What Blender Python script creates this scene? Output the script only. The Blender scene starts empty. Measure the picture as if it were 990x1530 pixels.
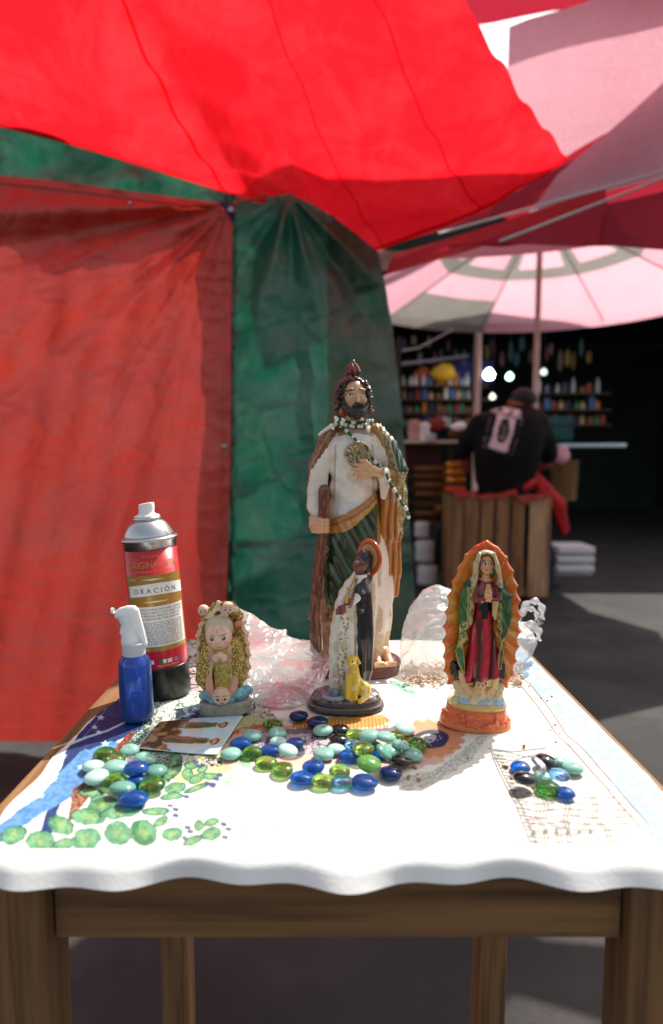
import bpy, bmesh, math, random
import numpy as np
from mathutils import Vector, Matrix, Euler
from mathutils.bvhtree import BVHTree
random.seed(7); np.random.seed(7)
R = math.radians
scene = bpy.context.scene
col = scene.collection

# ------------------------------------------------------------------ camera
FPX, CXP, CYP, PITCH, CAMZ = 975.0, 480.0, 765.0, R(5.3), 1.00
TZ = 0.70                                   # table top height
cam_d = bpy.data.cameras.new('camera'); cam = bpy.data.objects.new('camera', cam_d); col.objects.link(cam)
cam.location = (0, 0, CAMZ); cam.rotation_euler = (R(90) - PITCH, 0, 0)
cam_d.sensor_fit = 'VERTICAL'; cam_d.sensor_height = 36; cam_d.lens = 36*FPX/1530
cam_d.shift_x = 15/1530; cam_d.clip_start = 0.02; cam_d.clip_end = 500
cam_d.dof.use_dof = True; cam_d.dof.focus_distance = 0.75; cam_d.dof.aperture_fstop = 3.3
scene.camera = cam

# ------------------------------------------------------------------ light
SUN_AZ = (0.60, 0.80); SUN_EL = R(50)       # the sun stands behind and to the right of the table
w = bpy.data.worlds.new('World'); scene.world = w; w.use_nodes = True
nt = w.node_tree; bg = nt.nodes['Background']; sky = nt.nodes.new('ShaderNodeTexSky')
sky.sky_type = 'NISHITA'; sky.sun_disc = False; sky.sun_elevation = SUN_EL
sky.sun_rotation = math.atan2(SUN_AZ[0], SUN_AZ[1]); sky.air_density = 1.0; sky.dust_density = 3.0; sky.ozone_density = 0.6
hs = nt.nodes.new('ShaderNodeHueSaturation'); hs.inputs['Saturation'].default_value = .4
nt.links.new(sky.outputs[0], hs.inputs['Color']); nt.links.new(hs.outputs[0], bg.inputs[0]); bg.inputs[1].default_value = 0.13
sl = bpy.data.lights.new('sun', 'SUN'); sl.energy = 4.5; sl.angle = R(0.5); sl.color = (1, .95, .87)
sun = bpy.data.objects.new('sun', sl); col.objects.link(sun)
n_ = math.hypot(*SUN_AZ)
SD = Vector((SUN_AZ[0]/n_*math.cos(SUN_EL), SUN_AZ[1]/n_*math.cos(SUN_EL), math.sin(SUN_EL)))
sun.rotation_euler = SD.to_track_quat('Z', 'Y').to_euler(); sun.location = (2, 3, 5)
scene.view_settings.view_transform = 'Standard'; scene.view_settings.look = 'None'
scene.view_settings.exposure = 0.6; scene.view_settings.gamma = 1

# ------------------------------------------------------------------ helpers
ST, CT = math.sin(PITCH), math.cos(PITCH)
def ray(px, py):
    u = (px-CXP)/FPX; v = (CYP-py)/FPX
    return Vector((u, CT + v*ST, v*CT - ST))
def P(px, py, Y):
    d = ray(px, py); return Vector((0, 0, CAMZ)) + d*(Y/d.y)
def T(px, py, z=TZ):
    d = ray(px, py); return Vector((0, 0, CAMZ)) + d*((z-CAMZ)/d.z)
def unproj(X, Y, Z):                         # arrays -> reference coordinates
    z = Z-CAMZ; dep = Y*CT - z*ST; up = Y*ST + z*CT
    return CXP + FPX*X/dep, CYP - FPX*up/dep
def lin(c):
    c = np.asarray(c, dtype=float)/255.0
    return np.where(c <= .04045, c/12.92, ((c+.055)/1.055)**2.4)
def L4(c): return (*[float(v) for v in lin(c)], 1)

def tag(o, label=None, cat=None, group=None, kind=None):
    if label: o['label'] = label
    if cat: o['category'] = cat
    if group: o['group'] = group
    if kind: o['kind'] = kind
    return o
def empty(name, loc, label, cat, group=None, rot=(0, 0, 0)):
    o = bpy.data.objects.new(name, None); col.objects.link(o); o.location = loc; o.rotation_euler = rot
    o.empty_display_size = .02
    return tag(o, label, cat, group)
def mkobj(name, me, m, parent=None, smooth=True, loc=None, rot=None):
    o = bpy.data.objects.new(name, me); col.objects.link(o)
    if m and not me.materials: me.materials.append(m)
    if smooth:
        me.polygons.foreach_set('use_smooth', [True]*len(me.polygons))
    if parent: o.parent = parent
    if loc is not None: o.location = loc
    if rot is not None: o.rotation_euler = rot
    return o
def mesh_np(name, V, F, colors=None):
    me = bpy.data.meshes.new(name)
    V = np.ascontiguousarray(V, dtype=np.float32); F = np.ascontiguousarray(F, dtype=np.int32)
    n = F.shape[1]
    me.vertices.add(len(V)); me.vertices.foreach_set('co', V.ravel())
    me.loops.add(F.size); me.loops.foreach_set('vertex_index', F.ravel())
    me.polygons.add(len(F)); me.polygons.foreach_set('loop_start', np.arange(0, F.size, n, dtype=np.int32))
    me.update(calc_edges=True)
    if colors is not None:
        a = me.color_attributes.new('paint', 'FLOAT_COLOR', 'POINT')
        c4 = np.ones((len(V), 4), dtype=np.float32); c4[:, :3] = lin(colors)
        a.data.foreach_set('color', c4.ravel())
    return me
class MB:
    def __init__(s): s.v = []; s.f = []
    def add(s, v, f):
        n = len(s.v); s.v += [tuple(p) for p in v]; s.f += [tuple(i+n for i in q) for q in f]; return s
    def box(s, c, d, rot=None, bev=0.0):
        x, y, z = [k/2 for k in d]; M = rot.to_matrix() if rot else None
        if bev <= 0:
            v = [Vector((a*x, b*y, e*z)) for a in (-1, 1) for b in (-1, 1) for e in (-1, 1)]
            f = [(0, 1, 3, 2), (4, 6, 7, 5), (0, 4, 5, 1), (2, 3, 7, 6), (0, 2, 6, 4), (1, 5, 7, 3)]
        else:
            bm = bmesh.new(); bmesh.ops.create_cube(bm, size=1)
            for q in bm.verts: q.co = Vector((q.co.x*d[0], q.co.y*d[1], q.co.z*d[2]))
            bmesh.ops.bevel(bm, geom=list(bm.edges), offset=bev, segments=2, affect='EDGES', profile=.5)
            bm.verts.ensure_lookup_table(); v = [q.co.copy() for q in bm.verts]; f = [tuple(q.index for q in k.verts) for k in bm.faces]; bm.free()
        if M: v = [M @ q for q in v]
        return s.add([q+Vector(c) for q in v], f)
    def tube(s, pts, r, seg=8, cap=True):
        pts = [Vector(p) for p in pts]; n = len(pts)
        rr = r if isinstance(r, (list, tuple)) else [r]*n
        v = []; f = []
        for i, p in enumerate(pts):
            t = (pts[min(i+1, n-1)]-pts[max(i-1, 0)]).normalized()
            a = t.cross(Vector((0, 0, 1)) if abs(t.z) < .9 else Vector((1, 0, 0))).normalized(); b = t.cross(a)
            for k in range(seg):
                q = 2*math.pi*k/seg; v.append(p+(a*math.cos(q)+b*math.sin(q))*rr[i])
        for i in range(n-1):
            for k in range(seg):
                k2 = (k+1) % seg; f.append((i*seg+k, i*seg+k2, (i+1)*seg+k2, (i+1)*seg+k))
        if cap: f.append(tuple(range(seg))); f.append(tuple(range((n-1)*seg, n*seg))[::-1])
        return s.add(v, f)
    def lathe(s, prof, seg=32, c=(0, 0, 0), sx=1, sy=1):
        v = []; f = []; n = len(prof)
        for (r, z) in prof:
            for k in range(seg):
                q = 2*math.pi*k/seg; v.append((c[0]+r*sx*math.cos(q), c[1]+r*sy*math.sin(q), c[2]+z))
        for i in range(n-1):
            for k in range(seg):
                k2 = (k+1) % seg; f.append((i*seg+k, i*seg+k2, (i+1)*seg+k2, (i+1)*seg+k))
        if prof[0][0] > 1e-5: f.append(tuple(range(seg))[::-1])
        if prof[-1][0] > 1e-5: f.append(tuple(range((n-1)*seg, n*seg)))
        return s.add(v, f)
    def mesh(s, name='m'):
        me = bpy.data.meshes.new(name); me.from_pydata(s.v, [], s.f); me.update(); return me
    def build(s, name, m, parent=None, smooth=False, loc=None, rot=None):
        return mkobj(name, s.mesh(name), m, parent, smooth, loc, rot)

def _hash(i, j, k, seed):
    n = (i*374761393 + j*668265263 + k*2147483647 + seed*1274126177) & 0xffffffff
    n = ((n ^ (n >> 13))*1274126177) & 0xffffffff
    return ((n ^ (n >> 16)) & 0xffff)/65535.0
def vnoise(x, y, z, s=1.0, seed=0):
    x, y, z = np.broadcast_arrays(np.asarray(x, dtype=np.float64)/s, np.asarray(y, dtype=np.float64)/s, np.asarray(z, dtype=np.float64)/s)
    i, j, k = np.floor(x).astype(np.int64), np.floor(y).astype(np.int64), np.floor(z).astype(np.int64)
    fx, fy, fz = x-i, y-j, z-k
    fx, fy, fz = fx*fx*(3-2*fx), fy*fy*(3-2*fy), fz*fz*(3-2*fz)
    r = 0
    for a in (0, 1):
        for b in (0, 1):
            for c in (0, 1):
                r = r + _hash(i+a, j+b, k+c, seed)*(fx if a else 1-fx)*(fy if b else 1-fy)*(fz if c else 1-fz)
    return r
def fbm(x, y, z, s=1.0, seed=0, o=3):
    r = 0; a = .5
    for q in range(o): r = r + a*vnoise(x, y, z, s/(2**q), seed+q*17); a *= .5
    return r/(1-.5**o)

# ------------------------------------------------------------------ materials
def nd(t, k): return t.nodes.new('ShaderNode'+k)
def mat(name, color=(200, 200, 200), rough=.5, metal=0, attr=False, trans=0, ior=1.45, coat=0, var=.12, vs=20, bump=0, bs=80, spec=.5, emit=None, es=1, sss=0, color2=None, c2s=12, c2t=.55, stretch=None):
    m = bpy.data.materials.new(name); m.use_nodes = True; t = m.node_tree; p = t.nodes['Principled BSDF']
    tc = nd(t, 'TexCoord'); tco = tc.outputs['Object']
    if stretch:
        mpg = nd(t, 'Mapping'); mpg.inputs['Scale'].default_value = stretch; t.links.new(tco, mpg.inputs[0]); tco = mpg.outputs[0]
    p.inputs['Roughness'].default_value = rough; p.inputs['Metallic'].default_value = metal
    p.inputs['IOR'].default_value = ior; p.inputs['Transmission Weight'].default_value = trans
    p.inputs['Coat Weight'].default_value = coat; p.inputs['Coat Roughness'].default_value = .12
    p.inputs['Specular IOR Level'].default_value = spec
    if attr:
        a = nd(t, 'Attribute'); a.attribute_name = 'paint'; src = a.outputs['Color']
    else:
        rgb = nd(t, 'RGB'); rgb.outputs[0].default_value = L4(color); src = rgb.outputs[0]
    if color2 is not None:
        n = nd(t, 'TexNoise'); n.inputs['Scale'].default_value = c2s; n.inputs['Detail'].default_value = 6; n.inputs['Roughness'].default_value = .65
        t.links.new(tco, n.inputs['Vector'])
        cr = nd(t, 'ValToRGB'); cr.color_ramp.elements[0].position = c2t-.08; cr.color_ramp.elements[1].position = c2t+.1
        t.links.new(n.outputs[0], cr.inputs[0]); mx = nd(t, 'Mix'); mx.data_type = 'RGBA'
        t.links.new(cr.outputs[0], mx.inputs[0]); t.links.new(src, mx.inputs[6]); mx.inputs[7].default_value = L4(color2); src = mx.outputs[2]
    if var:
        n = nd(t, 'TexNoise'); n.inputs['Scale'].default_value = vs; n.inputs['Detail'].default_value = 5
        t.links.new(tco, n.inputs['Vector'])
        mr = nd(t, 'MapRange'); mr.inputs[1].default_value = .3; mr.inputs[2].default_value = .7; mr.inputs[3].default_value = 1-var; mr.inputs[4].default_value = 1+var
        t.links.new(n.outputs[0], mr.inputs[0]); vm = nd(t, 'VectorMath'); vm.operation = 'SCALE'
        t.links.new(src, vm.inputs[0]); t.links.new(mr.outputs[0], vm.inputs['Scale']); src = vm.outputs[0]
    t.links.new(src, p.inputs['Base Color'])
    if bump:
        n = nd(t, 'TexNoise'); n.inputs['Scale'].default_value = bs; n.inputs['Detail'].default_value = 4
        t.links.new(tco, n.inputs['Vector'])
        b = nd(t, 'Bump'); b.inputs['Strength'].default_value = bump; b.inputs['Distance'].default_value = .002
        t.links.new(n.outputs[0], b.inputs['Height']); t.links.new(b.outputs[0], p.inputs['Normal'])
    if sss:
        p.inputs['Subsurface Weight'].default_value = sss; p.inputs['Subsurface Radius'].default_value = (1, .6, .4); p.inputs['Subsurface Scale'].default_value = .006
    if emit: p.inputs['Emission Color'].default_value = L4(emit); p.inputs['Emission Strength'].default_value = es
    return m
def fabric(name, color, dust, tl=.5, weave=260, gloss=.06, dustt=.56, tcol=None):
    """woven plastic tarpaulin: diffuse front + light let through from behind"""
    m = bpy.data.materials.new(name); m.use_nodes = True; t = m.node_tree; out = t.nodes['Material Output']; t.nodes.remove(t.nodes['Principled BSDF'])
    tc = nd(t, 'TexCoord')
    n = nd(t, 'TexNoise'); n.inputs['Scale'].default_value = 5; n.inputs['Detail'].default_value = 8; n.inputs['Roughness'].default_value = .7; n.inputs['Distortion'].default_value = .6
    t.links.new(tc.outputs['Object'], n.inputs['Vector'])
    cr = nd(t, 'ValToRGB'); cr.color_ramp.elements[0].position = dustt-.1; cr.color_ramp.elements[1].position = dustt+.2
    t.links.new(n.outputs[0], cr.inputs[0])
    mx = nd(t, 'Mix'); mx.data_type = 'RGBA'; mx.inputs[6].default_value = L4(color); mx.inputs[7].default_value = L4(dust); t.links.new(cr.outputs[0], mx.inputs[0])
    mp = nd(t, 'Mapping'); mp.inputs['Scale'].default_value = (60, 60, 500); t.links.new(tc.outputs['Object'], mp.inputs[0])
    n2 = nd(t, 'TexNoise'); n2.inputs['Scale'].default_value = 1; n2.inputs['Detail'].default_value = 2; t.links.new(mp.outputs[0], n2.inputs['Vector'])
    mp3 = nd(t, 'Mapping'); mp3.inputs['Scale'].default_value = (500, 60, 40); t.links.new(tc.outputs['Object'], mp3.inputs[0])
    n3 = nd(t, 'TexNoise'); n3.inputs['Scale'].default_value = 1; n3.inputs['Detail'].default_value = 2; t.links.new(mp3.outputs[0], n3.inputs['Vector'])
    ad = nd(t, 'Math'); ad.operation = 'ADD'; t.links.new(n2.outputs[0], ad.inputs[0]); t.links.new(n3.outputs[0], ad.inputs[1])
    mr = nd(t, 'MapRange'); mr.inputs[1].default_value = .6; mr.inputs[2].default_value = 1.4; mr.inputs[3].default_value = .82; mr.inputs[4].default_value = 1.18
    t.links.new(ad.outputs[0], mr.inputs[0]); vm = nd(t, 'VectorMath'); vm.operation = 'SCALE'
    t.links.new(mx.outputs[2], vm.inputs[0]); t.links.new(mr.outputs[0], vm.inputs['Scale'])
    nc = nd(t, 'TexNoise'); nc.inputs['Scale'].default_value = 14; nc.inputs['Detail'].default_value = 6; nc.inputs['Distortion'].default_value = 1.2; t.links.new(tc.outputs['Object'], nc.inputs['Vector'])
    bp0 = nd(t, 'Bump'); bp0.inputs['Strength'].default_value = .16; bp0.inputs['Distance'].default_value = .02; t.links.new(nc.outputs[0], bp0.inputs['Height'])
    bp = nd(t, 'Bump'); bp.inputs['Strength'].default_value = .25; bp.inputs['Distance'].default_value = .002
    t.links.new(ad.outputs[0], bp.inputs['Height']); t.links.new(bp0.outputs[0], bp.inputs['Normal'])
    df = nd(t, 'BsdfDiffuse'); tr = nd(t, 'BsdfTranslucent'); gl = nd(t, 'BsdfGlossy'); gl.inputs['Roughness'].default_value = .45
    t.links.new(vm.outputs[0], df.inputs[0])
    if tcol: tr.inputs[0].default_value = L4(tcol)
    else: t.links.new(vm.outputs[0], tr.inputs[0])
    for q in (df, tr, gl): t.links.new(bp.outputs[0], q.inputs['Normal'])
    a = nd(t, 'MixShader'); a.inputs[0].default_value = tl; t.links.new(df.outputs[0], a.inputs[1]); t.links.new(tr.outputs[0], a.inputs[2])
    b = nd(t, 'MixShader'); b.inputs[0].default_value = gloss; t.links.new(a.outputs[0], b.inputs[1]); t.links.new(gl.outputs[0], b.inputs[2])
    t.links.new(b.outputs[0], out.inputs[0]); return m
def plastic_film(name, tint, see=.45, attr=False):
    m = bpy.data.materials.new(name); m.use_nodes = True; t = m.node_tree; out = t.nodes['Material Output']; t.nodes.remove(t.nodes['Principled BSDF'])
    tc = nd(t, 'TexCoord'); n = nd(t, 'TexNoise'); n.inputs['Scale'].default_value = 26; n.inputs['Detail'].default_value = 2; n.inputs['Distortion'].default_value = 1.0
    t.links.new(tc.outputs['Object'], n.inputs['Vector']); bp = nd(t, 'Bump'); bp.inputs['Strength'].default_value = .36; bp.inputs['Distance'].default_value = .012
    wr = nd(t, 'VectorMath'); wr.operation = 'MULTIPLY_ADD'; wr.inputs[1].default_value = (.05, .05, .05); t.links.new(n.outputs['Color'], wr.inputs[0]); t.links.new(tc.outputs['Object'], wr.inputs[2])
    vo = nd(t, 'TexVoronoi'); vo.feature = 'DISTANCE_TO_EDGE'; vo.inputs['Scale'].default_value = 24; t.links.new(wr.outputs[0], vo.inputs['Vector'])
    vp = nd(t, 'Math'); vp.operation = 'POWER'; vp.inputs[1].default_value = .6; t.links.new(vo.outputs['Distance'], vp.inputs[0])
    t.links.new(vp.outputs[0], bp.inputs['Height'])
    tp = nd(t, 'BsdfTransparent'); df = nd(t, 'BsdfDiffuse'); tl = nd(t, 'BsdfTranslucent'); gl = nd(t, 'BsdfGlossy'); gl.inputs['Roughness'].default_value = .10
    for q in (df, tl):
        q.inputs[0].default_value = L4(tint)
    if attr:
        a = nd(t, 'Attribute'); a.attribute_name = 'paint'
        t.links.new(a.outputs['Color'], df.inputs[0]); t.links.new(a.outputs['Color'], tl.inputs[0])
    for q in (df, tl, gl): t.links.new(bp.outputs[0], q.inputs['Normal'])
    a = nd(t, 'MixShader'); a.inputs[0].default_value = .6; t.links.new(df.outputs[0], a.inputs[1]); t.links.new(tl.outputs[0], a.inputs[2])
    b = nd(t, 'MixShader'); b.inputs[0].default_value = see; t.links.new(a.outputs[0], b.inputs[1]); t.links.new(tp.outputs[0], b.inputs[2])
    lw = nd(t, 'LayerWeight'); lw.inputs[0].default_value = .3; t.links.new(bp.outputs[0], lw.inputs['Normal'])
    mr = nd(t, 'MapRange'); mr.inputs[3].default_value = .08; mr.inputs[4].default_value = .6; t.links.new(lw.outputs['Facing'], mr.inputs[0])
    c = nd(t, 'MixShader'); t.links.new(mr.outputs[0], c.inputs[0]); t.links.new(b.outputs[0], c.inputs[1]); t.links.new(gl.outputs[0], c.inputs[2])
    t.links.new(c.outputs[0], out.inputs[0]); return m

M = {}
M['resin'] = mat('painted_resin', attr=True, rough=.34, coat=.45, var=.05, vs=160, bump=.10, bs=300)
M['resin_gloss'] = mat('glossy_painted_resin', attr=True, rough=.22, coat=.6, var=.06, vs=200, bump=.1, bs=300)
M['wax'] = mat('painted_plaster', attr=True, rough=.55, coat=.05, var=.1, vs=200, bump=.5, bs=500, sss=.15)
M['cloth_print'] = mat('printed_oilcloth', attr=True, rough=.6, var=.03, vs=60, bump=.12, bs=300)
M['card'] = mat('glossy_card', attr=True, rough=.25, coat=.4, var=.03)
M['wood'] = mat('weathered_plank_wood', (140, 100, 62), rough=.75, var=.3, vs=30, bump=.5, bs=60, color2=(98, 70, 45), c2s=40, stretch=(1.6, .08, 1.6))
M['leg_wood'] = mat('weathered_leg_wood', (132, 96, 60), rough=.8, var=.3, vs=30, bump=.5, bs=60, color2=(92, 66, 42), c2s=40, stretch=(1.8, 1.8, .07))
M['crate_wood'] = mat('crate_wood', (150, 112, 72), rough=.8, var=.25, vs=9, bump=.5, bs=50, color2=(112, 78, 50), c2s=7, stretch=(3, 3, .35))
M['crate_wood_pale'] = mat('pale_crate_wood', (186, 150, 112), rough=.8, var=.2, vs=9, bump=.4, bs=50, color2=(150, 112, 80), c2s=7, stretch=(3, 3, .35))
M['asphalt'] = mat('asphalt', (46, 44, 43), rough=.9, var=.3, vs=3, bump=.8, bs=120, color2=(62, 59, 57), c2s=2)
M['red_tarp'] = fabric('red_tarpaulin', (202, 64, 52), (198, 82, 70), tl=.30)
M['green_tarp'] = fabric('green_tarpaulin', (25, 108, 83), (84, 128, 110), tl=.27, dustt=.52)
M['red_canopy'] = fabric('red_canopy_cloth', (226, 24, 36), (240, 48, 56), tl=.66, gloss=.02)
M['maroon_cloth'] = fabric('maroon_awning_cloth', (176, 34, 54), (168, 44, 58), tl=.5, gloss=.02)
M['red_cloth2'] = fabric('red_awning_cloth', (215, 30, 40), (190, 40, 45), tl=.6, gloss=.02)
M['pink_cloth'] = fabric('pink_umbrella_cloth', (236, 178, 190), (230, 168, 180), tl=.58, gloss=.02)
M['grey_cloth'] = fabric('grey_umbrella_cloth', (150, 145, 138), (135, 130, 122), tl=.45, gloss=.02)
M['brown_cloth'] = fabric('rust_brown_tarpaulin', (120, 60, 46), (104, 62, 48), tl=.3)
M['dark_tarp'] = mat('dark_green_tarpaulin', (28, 44, 38), rough=.85, var=.35, vs=2)
M['bag_white'] = plastic_film('clear_white_film', (244, 250, 250), .66)
M['bag_pink'] = plastic_film('white_pink_film', (250, 225, 225), .48, attr=True)
M['steel'] = mat('brushed_can_metal', (205, 205, 205), rough=.28, metal=1, var=.04)
M['white_plastic'] = mat('white_plastic', (238, 238, 236), rough=.35, var=.02, sss=.1)
M['frost_plastic'] = mat('frosted_white_plastic', (225, 228, 232), rough=.35, trans=.25, var=.02)
M['black_plastic'] = mat('black_plastic', (18, 20, 20), rough=.32, var=.2, vs=80, color2=(52, 55, 52), c2s=45, c2t=.62)
def tinted(name, dc, tc_, see, gl_=.08):
    m = bpy.data.materials.new(name); m.use_nodes = True; t = m.node_tree; out = t.nodes['Material Output']; t.nodes.remove(t.nodes['Principled BSDF'])
    tp = nd(t, 'BsdfTransparent'); tp.inputs[0].default_value = L4(tc_); df = nd(t, 'BsdfDiffuse'); tl = nd(t, 'BsdfTranslucent'); gl = nd(t, 'BsdfGlossy'); gl.inputs['Roughness'].default_value = .06
    df.inputs[0].default_value = L4(dc); tl.inputs[0].default_value = L4(dc)
    a = nd(t, 'MixShader'); t.links.new(df.outputs[0], a.inputs[1]); t.links.new(tl.outputs[0], a.inputs[2])
    b = nd(t, 'MixShader'); b.inputs[0].default_value = see; t.links.new(a.outputs[0], b.inputs[1]); t.links.new(tp.outputs[0], b.inputs[2])
    fr_ = nd(t, 'Fresnel'); fr_.inputs[0].default_value = 1.45; c = nd(t, 'MixShader'); t.links.new(fr_.outputs[0], c.inputs[0]); t.links.new(b.outputs[0], c.inputs[1]); t.links.new(gl.outputs[0], c.inputs[2])
    t.links.new(c.outputs[0], out.inputs[0]); return m
M['blue_plastic'] = tinted('clear_blue_plastic', (92, 146, 244), (196, 218, 254), .66)
M['blue_liquid'] = tinted('blue_liquid', (40, 110, 248), (140, 176, 252), .42)
M['tube'] = mat('pale_dip_tube', (150, 190, 250), rough=.3, var=0)
M['pole'] = mat('painted_pole', (205, 180, 170), rough=.5, var=.12, vs=15)
M['rod'] = mat('grey_rod', (190, 185, 180), rough=.4, var=.1)
M['grommet'] = mat('grommet_metal', (150, 155, 165), rough=.35, metal=.9)
M['twine'] = mat('brown_twine', (120, 84, 58), rough=.9)
def flat(name, c, rough=.6, **k): return mat(name, c, rough, **k)

# ------------------------------------------------------------------ SDF sculpting
def smin(a, b, k):
    if k <= 0: return np.minimum(a, b)
    h = np.maximum(k-np.abs(a-b), 0)/k
    return np.minimum(a, b)-h*h*k*.25
def ell(c, r):
    def f(x, y, z):
        a, b, e = (x-c[0])/r[0], (y-c[1])/r[1], (z-c[2])/r[2]
        k0 = np.sqrt(a*a+b*b+e*e); a, b, e = a/r[0], b/r[1], e/r[2]
        return k0*(k0-1)/np.maximum(np.sqrt(a*a+b*b+e*e), 1e-6)
    return f
def cap(a, b, ra, rb=None, fy=1.0):
    rb = ra if rb is None else rb
    a = np.array(a, float); b = np.array(b, float); d = b-a; dd = max(float(d@d), 1e-9)
    def f(x, y, z):
        X, Y, Z = x-a[0], (y-a[1]), z-a[2]
        t = np.clip((X*d[0]+Y*d[1]+Z*d[2])/dd, 0, 1)
        return np.sqrt((X-t*d[0])**2+((Y-t*d[1])/fy)**2+(Z-t*d[2])**2)-(ra+(rb-ra)*t)
    return f
def chain(pts, rs, fy=1.0):
    fs = [cap(pts[i], pts[i+1], rs[i], rs[i+1], fy) for i in range(len(pts)-1)]
    def f(x, y, z):
        r = fs[0](x, y, z)
        for g in fs[1:]: r = smin(r, g(x, y, z), 2.0)
        return r
    return f
def prof(rows, fold=None, pw=2.0):           # rows: z, cx, cy, rx, ry
    rows = sorted(rows); A = np.array(rows, float)
    def f(x, y, z):
        zz = np.asarray(z)
        cx, cy, rx, ry = [np.interp(zz, A[:, 0], A[:, i]) for i in (1, 2, 3, 4)]
        u, v = (x-cx)/rx, (y-cy)/ry
        q = (np.abs(u)**pw+np.abs(v)**pw)**(1/pw)
        d = (q-1)*np.minimum(rx, ry)
        if fold is not None: d = d - fold(np.arctan2(v, u), zz, x, y)
        return np.maximum(d, np.maximum(A[0, 0]-zz, zz-A[-1, 0]))
    return f
def poly2d(x, z, pts):
    x, z = np.broadcast_arrays(x, z); x = x.astype(np.float32); z = z.astype(np.float32)
    d = np.full(x.shape, 1e9, np.float32); ins = np.zeros(x.shape, bool); n = len(pts)
    for i in range(n):
        x0, z0 = pts[i]; x1, z1 = pts[(i+1) % n]; ex, ez = x1-x0, z1-z0
        t = np.clip(((x-x0)*ex+(z-z0)*ez)/max(ex*ex+ez*ez, 1e-9), 0, 1)
        d = np.minimum(d, (x-x0-t*ex)**2+(z-z0-t*ez)**2)
        if z0 != z1:
            c = ((z0 > z) != (z1 > z)) & (x < (x1-x0)*(z-z0)/(z1-z0)+x0); ins ^= c
    return np.where(ins, -1, 1)*np.sqrt(d)
def relief(pts, T_, y0=0, edge=8, back=None, ridge=None):
    """a solid with the outline pts (x,z), domed to thickness T_ about the surface y0"""
    def f(x, y, z):
        d2 = poly2d(x, z, pts)
        th = T_*np.sqrt(np.clip(-d2/edge, 0, 1))
        yy = y0(x, z) if callable(y0) else y0
        if ridge is not None: th = th + ridge(x, z)*(d2 < 0)
        return np.maximum(np.abs(y-yy)-th, d2)
    return f

def surface_nets(V, lo, h):
    S = V < 0
    nx, ny, nz = V.shape
    cnt = np.zeros((nx-1, ny-1, nz-1), np.int8)
    for a in (0, 1):
        for b in (0, 1):
            for c in (0, 1): cnt += S[a:nx-1+a, b:ny-1+b, c:nz-1+c]
    act = (cnt > 0) & (cnt < 8)
    idx = np.full(act.shape, -1, np.int32); I, J, K = np.nonzero(act); idx[act] = np.arange(len(I))
    pos = np.zeros((len(I), 3)); num = np.zeros(len(I))
    co = [(a, b, c) for a in (0, 1) for b in (0, 1) for c in (0, 1)]
    for p in co:
        for ax in range(3):
            if p[ax]: continue
            q = list(p); q[ax] = 1
            va = V[I+p[0], J+p[1], K+p[2]]; vb = V[I+q[0], J+q[1], K+q[2]]
            m = (va < 0) != (vb < 0); t = np.where(m, va/np.where(m, va-vb, 1), 0)
            o = np.array(p, float)[None, :].repeat(len(I), 0); o[:, ax] += t
            pos += o*m[:, None]; num += m
    verts = np.array(lo)+h*(np.stack([I, J, K], 1)+pos/num[:, None])
    F = []
    A = S[:-1, 1:-1, 1:-1]; B = S[1:, 1:-1, 1:-1]; i, j, k = np.nonzero(A != B); fl = A[i, j, k]
    q = np.stack([idx[i, j, k], idx[i, j+1, k], idx[i, j+1, k+1], idx[i, j, k+1]], 1); F.append(np.where(fl[:, None], q, q[:, ::-1]))
    A = S[1:-1, :-1, 1:-1]; B = S[1:-1, 1:, 1:-1]; i, j, k = np.nonzero(A != B); fl = A[i, j, k]
    q = np.stack([idx[i, j, k], idx[i, j, k+1], idx[i+1, j, k+1], idx[i+1, j, k]], 1); F.append(np.where(fl[:, None], q, q[:, ::-1]))
    A = S[1:-1, 1:-1, :-1]; B = S[1:-1, 1:-1, 1:]; i, j, k = np.nonzero(A != B); fl = A[i, j, k]
    q = np.stack([idx[i, j, k], idx[i+1, j, k], idx[i+1, j+1, k], idx[i, j+1, k]], 1); F.append(np.where(fl[:, None], q, q[:, ::-1]))
    F = np.concatenate(F); F = F[(F >= 0).all(1)]
    return verts, F
class Sculpt:
    def __init__(s): s.p = []; s.last = None
    def add(s, f, c, k=4): s.p.append((f, c, k)); return s
    def field(s, x, y, z):
        d = None
        for f, c, k in s.p:
            v = f(x, y, z); d = v if d is None else smin(d, v, k)
        return d
    def build(s, name, lo, hi, h, m, parent, scale, disp=None, paint=None, cut=None):
        ax = [np.arange(lo[i], hi[i]+h, h, dtype=np.float32) for i in range(3)]
        x, y, z = ax[0][:, None, None], ax[1][None, :, None], ax[2][None, None, :]
        V = s.field(x, y, z)
        if disp is not None: V = V-disp(x, y, z)
        if cut is not None: V = np.maximum(V, cut(x, y, z))
        V = np.broadcast_to(V, (len(ax[0]), len(ax[1]), len(ax[2]))).astype(np.float32)
        verts, F = surface_nets(V, lo, h)
        x, y, z = verts[:, 0], verts[:, 1], verts[:, 2]
        C = np.zeros((len(verts), 3)); best = np.full(len(verts), 1e9)
        for f, c, k in s.p:
            v = f(x, y, z); mk = v < best; best = np.where(mk, v, best)
            cc = c(x, y, z) if callable(c) else np.array(c, float)[None, :]
            C = np.where(mk[:, None], cc, C)
        if paint is not None: C = paint(x, y, z, C.copy())
        me = mesh_np(name, verts*scale, F, np.clip(C, 0, 255))
        s.verts, s.F = verts, F
        return mkobj(name, me, m, parent)
def setc(C, m, col, a=1.0):
    col = np.array(col, float)
    mm = np.clip(np.asarray(m, float)*a, 0, 1)[:, None]
    return C*(1-mm)+col*mm
def glitter(C, m, c1, c2, x, y, z, s=1.6, seed=3):
    n = vnoise(x, y, z, s, seed); C = setc(C, m*(n > .62), c1); return setc(C, m*(n < .3), c2)
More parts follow.
